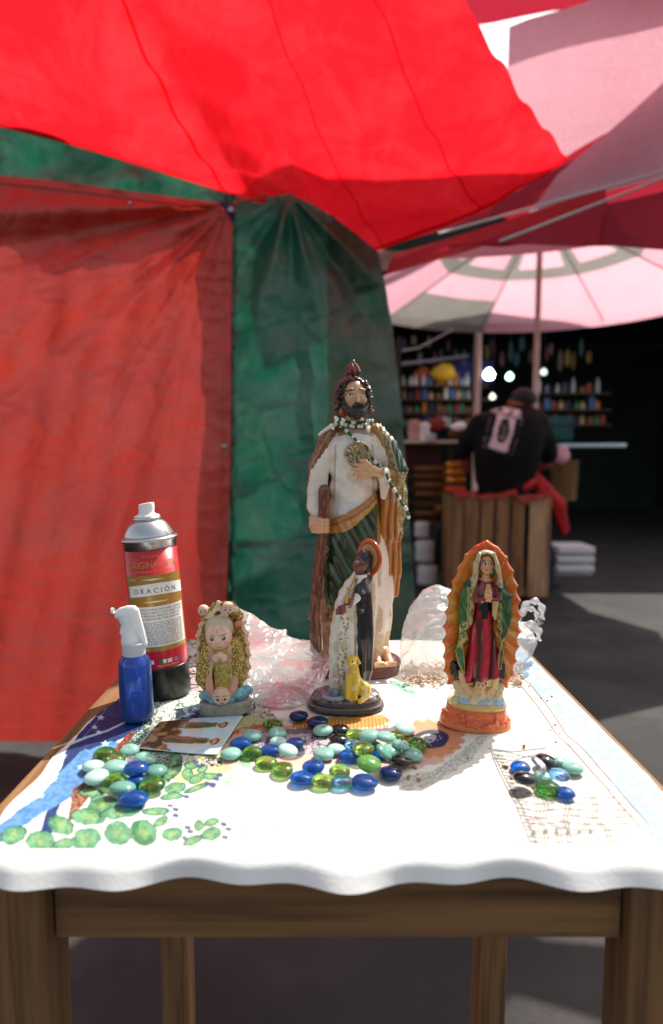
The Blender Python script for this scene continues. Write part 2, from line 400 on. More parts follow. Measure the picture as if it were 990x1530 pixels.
def front_y(sc):
    bv = BVHTree.FromPolygons([tuple(v) for v in sc.verts.tolist()], [tuple(f) for f in sc.F.tolist()])
    def g(x, z, default=-30):
        h = bv.ray_cast(Vector((x, -300, z)), Vector((0, 1, 0)))
        return h[0].y if h[0] is not None else default
    return g

# ================================================================== SETTING
g = MB(); g.add([(-60, -60, 0), (60, -60, 0), (60, 120, 0), (-60, 120, 0)], [(0, 1, 2, 3)])
tag(g.build('ground', M['asphalt']), kind='structure')

def sheet(name, fn, nu, nv, m, parent=None, thick=0):
    V = []; F = []
    for j in range(nv+1):
        for i in range(nu+1): V.append(tuple(fn(i/nu, j/nv)))
    for j in range(nv):
        for i in range(nu):
            a = j*(nu+1)+i; F.append((a, a+1, a+nu+2, a+nu+1))
    me = bpy.data.meshes.new(name); me.from_pydata(V, [], F); me.update()
    o = mkobj(name, me, m, parent)
    if thick:
        s_ = o.modifiers.new('thickness', 'SOLIDIFY'); s_.thickness = thick; s_.offset = 0
    return o
def interp(x, xs, ys): return float(np.interp(x, xs, ys))
def gs(x, c, w_): return math.exp(-((x-c)/w_)**2)

# ---- red tarpaulin on the left
red = empty('red_tarpaulin', (-.8, 2.1, 0), 'faded red woven tarpaulin hung as a wall on the left side', 'tarpaulin')
def red_fn(u, v):
    px = -420+u*767
    top = interp(px, [-420, 118, 250, 330, 340, 347], [215, 275, 293, 303, 309, 324])
    right = interp(v, [0, .05, .5, 1], [347, 347, 344, 332])
    px = -420+u*(right+420)
    bot = 1108
    py = top+(bot-top)*v
    # folds radiate from the tied top right corner
    dx, dy = (342-px), (py-306); r = math.hypot(dx, dy); a = math.degrees(math.atan2(dy, max(dx, .01)))
    k = min(r/70, 1)*max(0, 1-r/900)
    f = .034*gs(a, 11, 5)*k*max(0, 1-abs(r-230)/420) + .018*gs(a, 38, 4.5)*k - .016*gs(a, 46, 4)*k+.012*gs(a, 58, 3)*k - .008*gs(a, 66, 3)*k+.010*gs(a, 76, 2.5)*k-.020*gs(a, 2, 4)*k
    f += .008*math.sin(px*.045+py*.006+1.3*math.sin(py*.008))*min(1, v*2.2)+.004*math.sin(px*.11+py*.02)
    f += .007*math.sin(py*.035+px*.012)*gs(a, 40, 40)
    n = float(fbm(px, py*.6, 0, 70, 5))-.5
    nr_ = (1-abs(2*float(vnoise(a*.22, r*.006, 0, 1, 5))-1))**5*.9+(1-abs(2*float(vnoise(a*.5+9, r*.011, 0, 1, 8))-1))**6*.5
    w2 = (1-abs(2*float(vnoise(px*.02+py*.01, py*.045, 0, 1, 18))-1))**5
    return P(px, py, 2.10+f*1.35+n*.022-.009*nr_*k-.005*w2)
sheet('fabric', red_fn, 270, 210, M['red_tarp'], red)
def grommet(px, py, Y, parent, rpx=4.2):
    c = P(px, py, Y); m = MB(); r = rpx*Y/FPX
    prof_ = [(r*.5, -.002), (r*.55, -.0035), (r*.8, -.004), (r, -.002), (r, .002), (r*.5, .002)]
    m.lathe(prof_, 16)
    o = m.build('grommet', M['grommet'], parent, True); o.location = c-Vector(parent.location); o.rotation_euler = (R(90), 0, 0); return o
grommet(334.5, 667.5, 2.085, red); grommet(194, 303, 2.08, red, 2.6); grommet(339, 953, 2.085, red, 3.6)
def red_hem(u, v):
    p = red_fn(.985+.014*u, v); return p-Vector((0, .004, 0))
sheet('hem', red_hem, 4, 150, M['red_tarp'], red)
def red_top(u, v):
    p = red_fn(u, .002+.012*v); return p-Vector((0, .004, 0))
sheet('top_hem', red_top, 150, 2, M['red_tarp'], red)
for ch in red.children:
    if ch.name.startswith(('fabric', 'hem', 'top_hem')): ch.location = -Vector(red.location)

# ---- green tarpaulin behind it, bent round the stall's corner
grn = empty('green_tarpaulin', (0, 2.3, 0), 'dusty dark green tarpaulin draped over the stall corner behind the tall statue', 'tarpaulin')
gt_x = [-420, -60, 118, 290, 345, 372, 400, 432, 470, 500, 535, 562, 580]
gt_y = [25, 130, 190, 258, 288, 296, 295, 289, 307, 326, 352, 374, 405]
def green_fn(u, v):
    top0 = v
    xr = interp(v, [0, .05, .12, .3, .5, .8, 1], [566, 577, 586, 600, 610, 624, 632])
    xl = -420
    w_ = u if u < .3 else u
    px = xl+(xr-xl)*(1-(1-u)**1.35)
    top = interp(px, gt_x, gt_y)
    bot_ = 1100 if px > 338 else 350
    py = top+(bot_-top)*v
    Y = 2.20
    if px > 486: Y += (px-486)/140*.22
    d = math.hypot(px-432, py-289); a = math.degrees(math.atan2(py-289, px-432))
    k = min(d/60, 1)*max(0, 1-d/620)
    f = .030*gs(a, 122, 8)*k - .028*gs(a, 104, 6)*k+.018*gs(a, 138, 6)*k + .02*gs(a, 88, 5)*k - .02*gs(a, 76, 4)*k+.03*gs(a, 58, 5)*k - .025*gs(a, 44, 5)*k
    f += .016*math.sin(px*.05+py*.004)*max(0, 1-abs(v-.3)*1.4)+.012*gs(px, 487, 7)
    f += .006*math.sin(py*.06+px*.01)*(.4+v)+.01*gs(py, 795+.03*px, 8)-.008*gs(py, 700, 16)+.008*gs(py, 560, 20)
    if px < 345: f += 0.02+.015*math.sin(px*.02+py*.05)
    n = float(fbm(px*1.2, py, 3, 55, 9))-.5
    w2 = (1-abs(2*float(vnoise(px*.014-py*.008, py*.04+px*.01, 0, 1, 28))-1))**5+.6*(1-abs(2*float(vnoise(px*.05, py*.012, 0, 1, 38))-1))**5
    return P(px, py, Y+f*1.3+n*.035-.007*w2+(-.05 if px < 350 else 0))
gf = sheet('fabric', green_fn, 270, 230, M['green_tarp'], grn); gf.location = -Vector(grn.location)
gf.data.materials.append(fabric('olive_tarpaulin', (28, 74, 56), (82, 76, 58), tl=.24, dustt=.5))  # darker olive cloth to the right of the corner bend
nvx = 271
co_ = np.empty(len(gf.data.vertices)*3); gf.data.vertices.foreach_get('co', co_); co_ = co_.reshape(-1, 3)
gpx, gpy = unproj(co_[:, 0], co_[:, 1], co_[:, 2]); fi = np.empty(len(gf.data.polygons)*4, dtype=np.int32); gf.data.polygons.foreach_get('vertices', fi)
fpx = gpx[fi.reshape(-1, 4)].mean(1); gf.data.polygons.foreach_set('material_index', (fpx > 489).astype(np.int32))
st = MB(); a_ = P(492, 315, 2.32)
st.tube([(a_.x, a_.y, 0), (a_.x, a_.y, a_.z-.02)], .018, 10)
q = st.build('corner_post', M['dark_tarp'], grn); q.location = -Vector(grn.location)
# brown patched panel on the corner's outer face
def patch_fn(u, v):
    c = [(474, 326), (553, 372), (577, 470), (500, 480)]
    px = (c[0][0]*(1-u)+c[1][0]*u)*(1-v)+(c[3][0]*(1-u)+c[2][0]*u)*v
    py = (c[0][1]*(1-u)+c[1][1]*u)*(1-v)+(c[3][1]*(1-u)+c[2][1]*u)*v
    return P(px, py, 2.16)
# twine and blue corner tie
tw = MB(); tw.tube([P(338, 316, 2.06), P(349, 311, 2.04), P(356, 303, 2.05), P(372, 299, 2.08), P(398, 292, 2.15)], .0045, 6)
tw.tube([P(345, 318, 2.05), P(351, 306, 2.04), P(352, 298, 2.07)], .004, 6)
tie = tw.build('twine', M['twine']); tag(tie, 'brown twine tying the red tarpaulin corner to the green one', 'twine')
bl = MB(); bl.tube([P(330, 302, 2.05), P(341, 310, 2.045), P(347, 322, 2.05), P(348, 333, 2.06)], [.005, .012, .010, .004], 8)
o = bl.build('corner_tape', flat('blue_tape', (28, 40, 78)), red, True); o.location = -Vector(red.location)
grommet(344.5, 313, 2.03, red, 4.5)

# ---- bright red canopy overhead
bk = [(-420, 70, 2.16), (-60, 175, 2.15), (118, 222, 2.14), (290, 276, 2.14), (380, 304, 2.17), (432, 306, 2.32), (500, 335, 2.5), (556, 373, 2.45), (592, 360, 2.4), (629, 347, 2.34), (665, 337, 2.28), (704, 323, 2.2), (745, 305, 2.12), (775, 284, 2.05), (809, 268, 2.0), (850, 236, 1.93)]
fr = [(-520, -160, 1.66), (-200, -170, 1.66), (-50, -170, 1.66), (60, -170, 1.66), (150, -170, 1.66), (200, -160, 1.66), (260, -160, 1.66), (330, -150, 1.64), (370, -150, 1.64), (410, -140, 1.62), (450, -140, 1.62), (500, -130, 1.6), (545, -120, 1.6), (590, -110, 1.6), (620, -100, 1.6), (650, -90, 1.6)]
B_ = [P(*q) for q in bk]; F_ = [P(*q) for q in fr]
def lerp_list(L, u):
    k = u*(len(L)-1); i = min(int(k), len(L)-2); return L[i].lerp(L[i+1], k-i)
def can_fn(u, v):
    p = lerp_list(B_, u).lerp(lerp_list(F_, u), v)
    p = p.copy(); p.z += -.10*math.sin(math.pi*v)*(.4+.6*math.sin(math.pi*u)) + .012*math.sin(u*16+v*20)*v+.008*math.sin(v*34+u*9)
    return p
cano = sheet('red_canopy', can_fn, 90, 60, M['red_canopy']); tag(cano, 'bright red cloth canopy glowing in the sun overhead', 'canopy')

for u0 in (.24, .5, .76):
    def sm_(u, v, u0=u0): p = can_fn(u0+(u-.5)*.004, v); p.z -= .002; return p
    sheet('seam', sm_, 2, 40, M['red_canopy'], cano)
def hm_(u, v): p = can_fn(u, .002+.02*v); p.z -= .004; return p
sheet('hem', hm_, 80, 2, M['red_canopy'], cano)
# ---- rust brown flap, maroon and red awning with rods at the right
def quad_sheet(name, c, m, parent, nu=16, nv=8, wob=.015):
    c = [P(*q) for q in c]
    def fn(u, v):
        p = c[0].lerp(c[1], u).lerp(c[3].lerp(c[2], u), v); p.z += wob*math.sin(u*9+v*4)*math.sin(math.pi*v)-wob*math.sin(math.pi*u); return p
    o = sheet(name, fn, nu, nv, m, parent)
    return o
fl = quad_sheet('brown_flap', [(540, 366, 2.66), (632, 372, 2.9), (672, 366, 3.0), (570, 405, 2.7)], M['brown_cloth'], None)
fl2 = tag(fl, 'rust brown cloth flap under the edge of the red canopy', 'cloth')
aw = empty('maroon_awning', (1.5, 2.6, 0), 'maroon and red awning on thin grey rods at the right edge', 'awning')
def awp(name, c, m, **k):
    o = quad_sheet(name, c, m, aw, **k); o.location = -Vector(aw.location); return o
awp('red_panel', [(572, 384, 2.8), (905, 278, 2.62), (905, 305, 2.56), (576, 411, 2.7)], M['red_cloth2'], wob=.01)
awp('dark_gap_panel', [(548, 376, 3.3), (738, 318, 3.3), (780, 335, 3.3), (590, 392, 3.3)], M['dark_tarp'], wob=.004)
awp('lower_panel', [(640, 380, 2.6), (905, 300, 2.5), (960, 366, 2.45), (724, 359, 2.5)], M['maroon_cloth'], wob=.012)
awp('upper_panel', [(640, 350, 2.92), (752, 296, 2.9), (1060, 120, 2.8), (1060, 242, 2.7)], M['maroon_cloth'], wob=.01)
awp('pink_panel', [(783, 324, 2.82), (832, 262, 2.82), (1060, 60, 2.7), (1060, 246, 2.6)], M['pink_cloth'], wob=.01)
awp('upper_pink_panel', [(752, 296, 3.0), (760, 40, 3.0), (1000, -60, 2.9), (1060, 120, 2.8)], M['pink_cloth'], wob=.03)
awp('back_panel', [(540, 366, 3.5), (690, 230, 3.5), (1100, -60, 3.4), (1100, 332, 3.4)], M['maroon_cloth'], wob=.004)
awp('top_maroon_panel', [(700, 40, 3.4), (660, -160, 3.4), (1000, -160, 3.0), (1060, 0, 2.9)], M['maroon_cloth'], wob=.03)
awp('side_panel', [(905, 305, 2.5), (1300, 200, 2.3), (1300, 380, 2.3), (900, 366, 2.45)], M['maroon_cloth'])
def rod(name, a, b, r, m, parent):
    mb = MB().tube([P(*a), P(*b)], r, 8); o = mb.build(name, m, parent, True)
    if parent: o.location = -Vector(parent.location)
    return o
rod('rod', (655, 349, 2.60), (1060, 238, 2.50), .005, M['rod'], aw); rod('rod', (745, 361, 2.50), (1060, 240, 2.38), .005, M['rod'], aw)

# ---- pink umbrella
UC = Vector((1.587, 4.9, 0)); UR = 1.353; UH = 2.159; UA = 2.757
ub = empty('pink_umbrella', UC, 'pink market umbrella with grey bands seen from underneath at the right', 'umbrella')
def upt(ang, t, dz=0, nflat=0):              # t 0 apex .. 1 hem
    z = UA-(UA-UH)*(t**1.05)+dz
    return Vector((math.cos(ang)*UR*t, math.sin(ang)*UR*t, z))
ang0 = R(93)
for k in range(8):
    a0, a1 = ang0+k*R(45), ang0+(k+1)*R(45)
    def panel(name, t0, t1, m, sag=.02, ua=0, ub_=1):
        def fn(u, v):
            t = t0+(t1-t0)*v; u2 = ua+(ub_-ua)*u
            p = upt(a0, t).lerp(upt(a1, t), u2)
            p.z -= sag*math.sin(math.pi*u2)*t
            return p
        return sheet(name, fn, 10, 8, m, ub)
    outer_grey = (k in (0, 4))
    panel('grey_centre_panel', .04, .20, M['grey_cloth'])
    panel('grey_ring_band', .47, .56, M['grey_cloth'])
    panel('pink_vent', .20, .47, M['pink_cloth'], ua=.14, ub_=.86)
    panel('grey_rib_strip', .20, .47, M['grey_cloth'], ua=0, ub_=.14); panel('grey_rib_strip', .20, .47, M['grey_cloth'], ua=.86, ub_=1)
    panel('pink_panel', .56, .74 if outer_grey else .97, M['pink_cloth'])
    if outer_grey: panel('grey_hem_band', .74, .97, M['grey_cloth'])
    def val(u, v):
        t = .97+.03*math.sin(v*1.5); p = upt(a0, t).lerp(upt(a1, t), u); p.z -= .02*math.sin(math.pi*u)+.05*v; return p
    sheet('valance', val, 10, 3, M['grey_cloth'] if outer_grey else M['pink_cloth'], ub)
    MB().tube([upt(a0, .03, -.02), upt(a0, .5, -.012), upt(a0, 1.0, -.004)], .007, 6).build('rib', M['rod'], ub, True)
MB().tube([(0, 0, 0), (0, 0, UA+.05)], .021, 14).build('pole', M['pole'], ub, True)
MB().lathe([(.045, UA-.1), (.05, UA-.08), (.045, UA-.03), (.025, UA-.02)], 14).build('hub', M['white_plastic'], ub, True)
MB().lathe([(.22, 0), (.22, .05), (.06, .07), (.03, .16), (.014, .2)], 20).build('base', M['dark_tarp'], ub, True)
# second pole, further back
b2 = P(711.5, 640, 6.4); mp = MB().tube([(b2.x, 6.4, 0), (b2.x-.004, 6.4, 2.7)], .032, 14)
tag(mp.build('stall_pole', M['pole'], None, True), 'pale pinkish stall pole standing left of the person in black', 'pole')

# ---- dark market behind
def addroof(c, d, name, m, label, cat):
    o = MB().box((0, 0, 0), d, None, .01).build(name, m); o.location = c; tag(o, label, cat); return o
addroof((1.4, 8.8, 2.78), (9, 4.8, .03), 'market_roof', M['dark_tarp'], 'dark tarpaulin roof over the shaded market stalls at the back', 'roof')
o = addroof((1.4, 11.1, 1.38), (9, .04, 2.76), 'market_backdrop', M['dark_tarp'], 'dark tarpaulin wall closing the far end of the market', 'tarpaulin')
for (x_, lab) in ((5.7, 'dark side wall at the right of the market'), (-2.9, 'dark side wall behind the red tarpaulin')):
    o = MB().box((0, 0, 0), (.04, 4.8, 2.7)).build('market_side_wall', M['dark_tarp']); o.location = (x_, 8.8, 1.36); tag(o, lab, 'wall')
rod_o = MB().tube([P(600, 544, 6.0), P(640, 540, 6.0), P(700, 532, 6.0)], .016, 8).build('awning_rail', flat('blue_grey_paint', (120, 135, 150)), None, True)
tag(rod_o, 'blue grey awning rail in the dark behind the pink umbrella', 'rail')
rr = MB().tube([P(678, 492, 3.9), P(625, 520, 3.9), P(600, 524, 3.9)], .006, 6).build('guy_line', M['rod'], None, True)
tag(rr, 'thin pale cord hanging under the left tip of the pink umbrella', 'cord')

def thing_box(name, px, py, Y, wpx, hpx, dep, m, label, cat, group=None, rz=0, bev=.006, parent=None):
    s_ = Y/FPX; o = MB().box((0, 0, 0), (wpx*s_, dep, hpx*s_), None, bev).build(name, m, parent, True)
    o.location = P(px, py, Y); o.rotation_euler = (0, 0, rz)
    if not parent: tag(o, label, cat, group)
    return o
# hanging cloths / signs in the back
C_ = lambda n, c, **k: flat(n, c, **k)
my = C_('yellow_cloth', (215, 165, 30)); mo = C_('orange_cloth', (185, 85, 35)); mb_ = C_('navy_cloth', (22, 42, 110)); mt = C_('teal_cloth', (20, 80, 80))
def bag_shape(name, c, rx, rz_, m, label, cat):
    sc = Sculpt(); sc.add(ell((0, 0, 0), (rx, rx*.5, rz_)), (200, 200, 200)); sc.add(ell((rx*.25, 0, rz_*.75), (rx*.45, rx*.3, rz_*.45)), (200, 200, 200), 8)
    s_ = c[2]/FPX
    o = sc.build(name, (-rx-4, -rx*.6-3, -rz_-4), (rx+4, rx*.6+3, rz_*1.4), 1.2, m, None, s_, disp=lambda x, y, z: 1.6*(vnoise(x, y, z, 6, 4)-.5)*2)
    o.location = P(*c); tag(o, label, cat); return o
bag_shape('yellow_bundle', (662, 558, 7.0), 19, 12, my, 'yellow bundle hanging at the back of the dark stall', 'bundle')
bag_shape('orange_bundle', (630, 560, 7.2), 13, 9, mo, 'rust orange bundle left of the yellow one in the dark stall', 'bundle')
bag_shape('red_bundle', (650, 634, 5.6), 16, 9, C_('dark_red_cloth', (120, 30, 28)), 'dark red bundle on the stall counter', 'bundle')
thing_box('navy_banner', 706, 556, 7.4, 62, 34, .02, mb_, 'navy blue banner at the back of the dark stall', 'banner')
thing_box('teal_banner', 836, 640, 7.0, 40, 36, .02, mt, 'dark teal cloth hanging at the right of the person', 'banner')
# lamps
def lamp(px, py, Y, r, e, label, col_=(255, 255, 255)):
    c = P(px, py, Y); t = empty('hanging_lamp', c, label, 'lamp', 'bulbs hanging in the market')
    m = mat('lamp_glow_%d' % px, col_, emit=col_, es=e)
    MB().lathe([(0, -r), (r*.7, -r*.8), (r*1.1, -r*.2), (r, r*.4), (r*.5, r*.9), (r*.3, r*1.3)], 14).build('bulb', m, t, True)
    MB().lathe([(r*.35, r*1.2), (r*.4, r*2.1), (r*.2, r*2.4)], 10).build('socket', M['black_plastic'], t, True)
    MB().tube([(0, 0, r*2.3), (0, 0, 2.6-c.z)], .004, 6).build('flex', M['black_plastic'], t, True)
lamp(730.5, 560, 6.5, .045, 26, 'brightest oval bulb right of the front pole', (250, 252, 255))
lamp(761, 563, 7.0, .033, 7, 'cyan white bulb between the two poles', (190, 245, 240))
lamp(812, 556, 7.0, .03, 1.6, 'dim bulb right of the umbrella pole', (205, 225, 215))
lamp(735.5, 593, 6.8, .028, 1.8, 'small low bulb over the person in black', (235, 225, 190))

# goods on the stall shelves: bottles, jars and packets
sh = empty('shelf_unit', P(655, 600, 7.1), 'dark shelf rack crowded with bottles and jars at the back', 'shelf')
wd = flat('dark_shelf_wood', (70, 52, 40), .7)
rngs = random.Random(3)
base = sh.location.copy()
gcol = [(150, 60, 40), (190, 160, 110), (60, 100, 150), (170, 175, 170), (120, 85, 50), (60, 110, 80), (190, 120, 40), (210, 200, 190), (30, 40, 60)]
gm = [flat('jar_paint_%d' % i, c, .3) for i, c in enumerate(gcol)]
rows_ = [577, 597, 617, 637]
for ri, py in enumerate(rows_):
    a = P(598, py, 7.1); b = P(705, py, 7.1)
    MB().box(((a.x+b.x)/2-base.x, 7.1-base.y, a.z-base.z-.01), (b.x-a.x+.3, .25, .018)).build('shelf', wd, sh)
for sx in (593, 712):
    a = P(sx, 600, 7.1); MB().box((a.x-base.x, 0, 1.1-base.z), (.03, .25, 2.2)).build('upright', wd, sh)
kinds = []; ordn = ['first', 'second', 'third', 'fourth', 'fifth', 'sixth', 'seventh', 'eighth', 'ninth', 'tenth', 'eleventh', 'twelfth', 'thirteenth', 'fourteenth', 'fifteenth', 'sixteenth', 'seventeenth', 'eighteenth', 'nineteenth', 'twentieth', 'twenty-first', 'twenty-second', 'twenty-third', 'twenty-fourth', 'twenty-fifth', 'twenty-sixth']
for j in range(9):
    mb = MB(); r = .018+.003*(j % 3); h = .07+.012*(j % 4)
    mb.lathe([(r, 0), (r, h*.6), (r*.9, h*.7), (r*.4, h*.78), (r*.4, h)], 10) if j % 2 else mb.lathe([(r*1.2, 0), (r*1.25, h*.7), (r*1.1, h*.8), (r*1.15, h*.82), (r*1.15, h*.95)], 10)
    me = mb.mesh('bottle'); me.materials.append(gm[j]); kinds.append(me)
cn = ['brown red', 'tan', 'blue', 'grey', 'brown', 'green', 'amber', 'cream', 'navy']
shn = ['top', 'second', 'third', 'lowest']
for ri, py in enumerate(rows_):
    k = 0; x_ = 602
    while x_ < 706:
        j = rngs.randrange(9)
        o = bpy.data.objects.new('bottle', kinds[j]); col.objects.link(o); p = P(x_, py, 7.05+rngs.uniform(-.03, .03)); p.z = P(598, py, 7.1).z
        o.location = p; o.scale = (1.2, 1.2, rngs.uniform(.9, 1.5)); k += 1
        tag(o, '%s jar, %s from the left on the %s dark back shelf' % (cn[j], ordn[k-1], shn[ri]), 'bottle', 'bottles on the dark shelf rack')
        x_ += rngs.uniform(7, 12)
# counter with things on it
cY = 5.2
ct = empty('stall_counter', (P(640, 660, cY).x, cY, 0), 'stall counter with a pale top left of the person', 'counter')
zt = P(640, 658, cY).z; xw = 96*cY/FPX
MB().box((0, .1, zt-.012), (xw, .5, .024), None, .004).build('counter_top', flat('pale_counter', (200, 190, 165), .4), ct)
for sx in (-1, 1):
    for sy in (-.12, .32): MB().box((sx*(xw/2-.02), sy, (zt-.024)/2), (.03, .03, zt-.024)).build('leg', wd, ct)
MB().box((-.02, .2, zt-.15), (xw*.62, .02, .2)).build('front_cloth', C_('maroon_counter_cloth', (74, 26, 34)), ct)
for i, z_ in enumerate((.02, -.08, -.18, -.29, -.42)):
    pz = P(679, 712+i*0, cY).z+z_
    if pz > .05: MB().box((.0, .12, pz-.02), (xw-.07, .35, .012)).build('shelf', wd, ct)
mg = mat('gold_packet', (225, 150, 40), .22, metal=.5, var=.3, vs=60); mg2 = mat('dull_gold_packet', (130, 85, 30), .35, metal=.3, var=.4, vs=60)
mgr = mat('orange_packet', (225, 90, 40), .3, var=.3, vs=50)
i = 0
for r_, py in enumerate((694, 705, 717, 730)):
    thing_box('gold_packet', 679, py, cY-.12, 27, 8, .12, (mg, mg, mg, mgr)[r_], 'shiny %s packet, %s of the bright stack under the counter' % (('golden', 'golden', 'golden', 'orange')[r_], ('topmost', 'second', 'third', 'lowest')[r_]), 'packet', 'packets under the counter')
for r_, py in enumerate((700, 712, 724, 737, 752, 766, 780)):
    thing_box('dull_packet', 640, py, cY+.02, 44, 8, .12, mg2, 'dull golden packet, %s from the top, left side under the counter' % ordn[r_], 'packet', 'packets under the counter')
thing_box('gold_tray', 664, 760, cY-.1, 30, 12, .1, mg2, 'dark gold tray low behind the wooden crate', 'tray')
thing_box('red_box', 671, 768, cY-.25, 9, 44, .08, C_('coral_red', (205, 60, 45)), 'narrow coral red box beside the wooden crate', 'box')
def tub(px, py, Y, r, h, m, label, name='tub', cat='tub', mat_lid=None):
    c = P(px, py, Y); s_ = Y/FPX; r *= s_; h *= s_
    t = empty(name, c, label, cat)
    MB().lathe([(0, 0), (r*.82, 0), (r*.86, h*.05), (r*.97, h*.9), (r*1.03, h*.92), (r*1.03, h), (r*.9, h), (r*.88, h*.8), (0, h*.75)], 18).build('body', m, t, True)
    MB().lathe([(r*.55, h*.96), (r*.5, h*1.1), (0, h*1.12)], 14).build('contents', mat_lid or m, t, True)
    return t
tub(619, 657, cY, 11, 26, C_('pink_tub', (205, 160, 150)), 'dusty pink tub at the left end of the counter')
tub(634, 658, cY-.05, 8, 24, M['white_plastic'], 'white cup beside the pink tub on the counter')
tub(643, 658, cY-.15, 9, 9, M['white_plastic'], 'low white bowl in front of the white cup')
tub(683, 652, cY-.1, 14, 9, C_('basket_brown', (120, 80, 45)), 'brown basket heaped with bright white paper on the counter', mat_lid=M['white_plastic'])
wp = bag_shape('paper_wad', (684, 638, cY-.1), 12, 5, M['white_plastic'], 'crumpled bright white paper on the brown basket', 'paper')
# stack of white jugs on the ground left of the crate
jm = mat('jug_white', (190, 192, 190), .45, var=.12, vs=9)
for i, (py, h, r) in enumerate(((872, 32, 15), (838, 34, 14), (802, 24, 11))):
    c = P(638-i*4, py, 4.72); s_ = 4.72/FPX; t = empty('white_jug', c, ('widest white jug at the bottom of the stack', 'middle white jug of the stack left of the crate', 'top white jug with a grey mark left of the crate')[i], 'jug', 'white jugs stacked beside the crate')
    MB().lathe([(0, 0), (r*s_, 0), (r*s_*1.04, h*.15*s_), (r*s_, h*.5*s_), (r*s_*1.04, h*.8*s_), (r*s_*.8, h*.92*s_), (r*s_*.35, h*.96*s_), (r*s_*.35, h*1.02*s_)], 18).build('body', jm, t, True)
    MB().lathe([(r*s_*.38, h*.97*s_), (r*s_*.38, h*1.04*s_), (0, h*1.05*s_)], 12).build('cap', flat('grey_cap_%d' % i, (90, 80, 80)), t, True)
bag_shape('black_sack', (655, 820, 4.95), 13, 38, C_('black_sack', (16, 17, 18)), 'black sack standing between the white jugs and the crate', 'sack')

sh2 = empty('shelf_unit', P(835, 600, 7.1), 'dark shelf rack at the right edge behind the person', 'shelf')
for ri, py in enumerate((588, 612, 634)):
    a = P(800, py, 7.1); b = P(905, py, 7.1)
    MB().box(((a.x+b.x)/2-sh2.location.x, 0, a.z-sh2.location.z-.01), (b.x-a.x, .25, .018)).build('shelf', wd, sh2)
    x_ = 804; k = 0
    while x_ < 900:
        j = rngs.randrange(9); o = bpy.data.objects.new('bottle', kinds[j]); col.objects.link(o); p = P(x_, py, 7.05); p.z = P(800, py, 7.1).z; k += 1
        o.location = p; o.scale = (1.3, 1.3, rngs.uniform(.9, 1.6)); tag(o, '%s jar, %s from the left on the %s shelf at the right edge' % (cn[j], ordn[k-1], shn[ri]), 'bottle', 'bottles on the right shelf rack'); x_ += rngs.uniform(8, 15)
hk = [(60, 80, 60), (90, 60, 40), (50, 60, 90), (110, 100, 80), (90, 40, 44), (40, 80, 80), (120, 96, 40)]; hn_ = ['dull green', 'brown', 'slate blue', 'grey beige', 'wine red', 'dark teal', 'ochre']
hmm = [flat('hanging_goods_%d' % i, c, .6) for i, c in enumerate(hk)]
for i in range(26):
    px = 606+i*11+rngs.uniform(-3, 3); py = rngs.uniform(500, 528); j = rngs.randrange(7); hh_ = rngs.uniform(14, 30); Yh = 7.3+rngs.uniform(-.2, .3); ww_ = rngs.uniform(4, 8)
    c = P(px, py+hh_/2, Yh); q = Yh/FPX; o = MB().lathe([(0, hh_*.55*q), (ww_*.2*q, hh_*.5*q), (ww_*.5*q, hh_*.25*q), (ww_*.6*q, -hh_*.2*q), (ww_*.3*q, -hh_*.48*q), (0, -hh_*.5*q)], 10, sy=.4).build('hanging_packet', hmm[j], None, True); o.location = c
    tag(o, '%s packet hanging under the market roof, %s from the left' % (hn_[j], ordn[i]), 'packet', 'packets hanging under the market roof')
# right hand side: bright counter, pink bag, basket, pallet
thing_box('side_counter', 866, 666, 5.0, 94, 5, .5, C_('pale_blue_counter', (190, 230, 230), rough=.3), 'pale blue counter top at the right edge behind the person', 'counter')
bag_shape('pink_sack', (838, 681, 4.7), 13, 11, C_('pink_sack', (225, 170, 180)), 'pale pink bag beside the person at the right edge', 'bag')
bk_ = empty('wicker_basket', P(842, 745, 5.0), 'tall wicker basket at the right edge behind the person', 'basket')
for i in range(12):
    zz = i*.026; MB().lathe([(.085+.001*i, zz-.011), (.095+.001*i, zz), (.085+.001*i, zz+.011)], 18).build('weave_ring', M['crate_wood'], bk_, True)
wb = empty('white_crate', P(850, 858, 5.4), 'white plastic crate in the sun at the right edge', 'crate')
for i in range(4):
    MB().box((0, 0, i*.075), (.30, .3, .055), None, .008).build('slat', M['white_plastic'], wb)

# ---- wooden crate
CY_ = 4.3; s_ = CY_/FPX
cr = empty('wooden_crate', (P(749, 880, CY_).x, CY_+.25, 0), 'tall wooden slatted crate with a red cloth over its top', 'crate')
zt_ = P(749, 742, CY_).z; zb = max(P(749, 892, CY_).z, 0.0)
W_ = 140*s_; H_ = zt_-zb
sl_px = [(678, 14), (693, 22), (717, 20), (739, 22), (763, 20), (789, 33)]
for i, (x0, ww) in enumerate(sl_px):
    cx = P(x0+ww/2, 800, CY_).x-cr.location.x
    m = M['crate_wood_pale'] if i == 5 else M['crate_wood']
    pivot = (1 if i == 5 else 0)
    o = MB().box((cx, -.25, zb+H_/2), ((ww-1.1)*s_, .018, H_), Euler((0, R(-3.5 if i == 5 else (1.5 if i == 0 else -.6)), 0)) if False else None, .004).build('slat', m, cr)
    if i == 5:
        o.data.transform(Matrix.Shear('XZ', 4, (0, 0)));
for i in range(4):
    MB().box((W_/2-.01, -.2+i*.135, zb+H_/2), (.018, .12, H_), None, .004).build('slat', M['crate_wood'], cr)
    MB().box((-W_/2+.01, -.2+i*.135, zb+H_/2), (.018, .12, H_), None, .004).build('slat', M['crate_wood'], cr)
for z_ in (zb+.03, zt_-.03):
    MB().box((0, -.232, z_), (W_-.04, .018, .05), None, .003).build('batten', M['crate_wood'], cr)
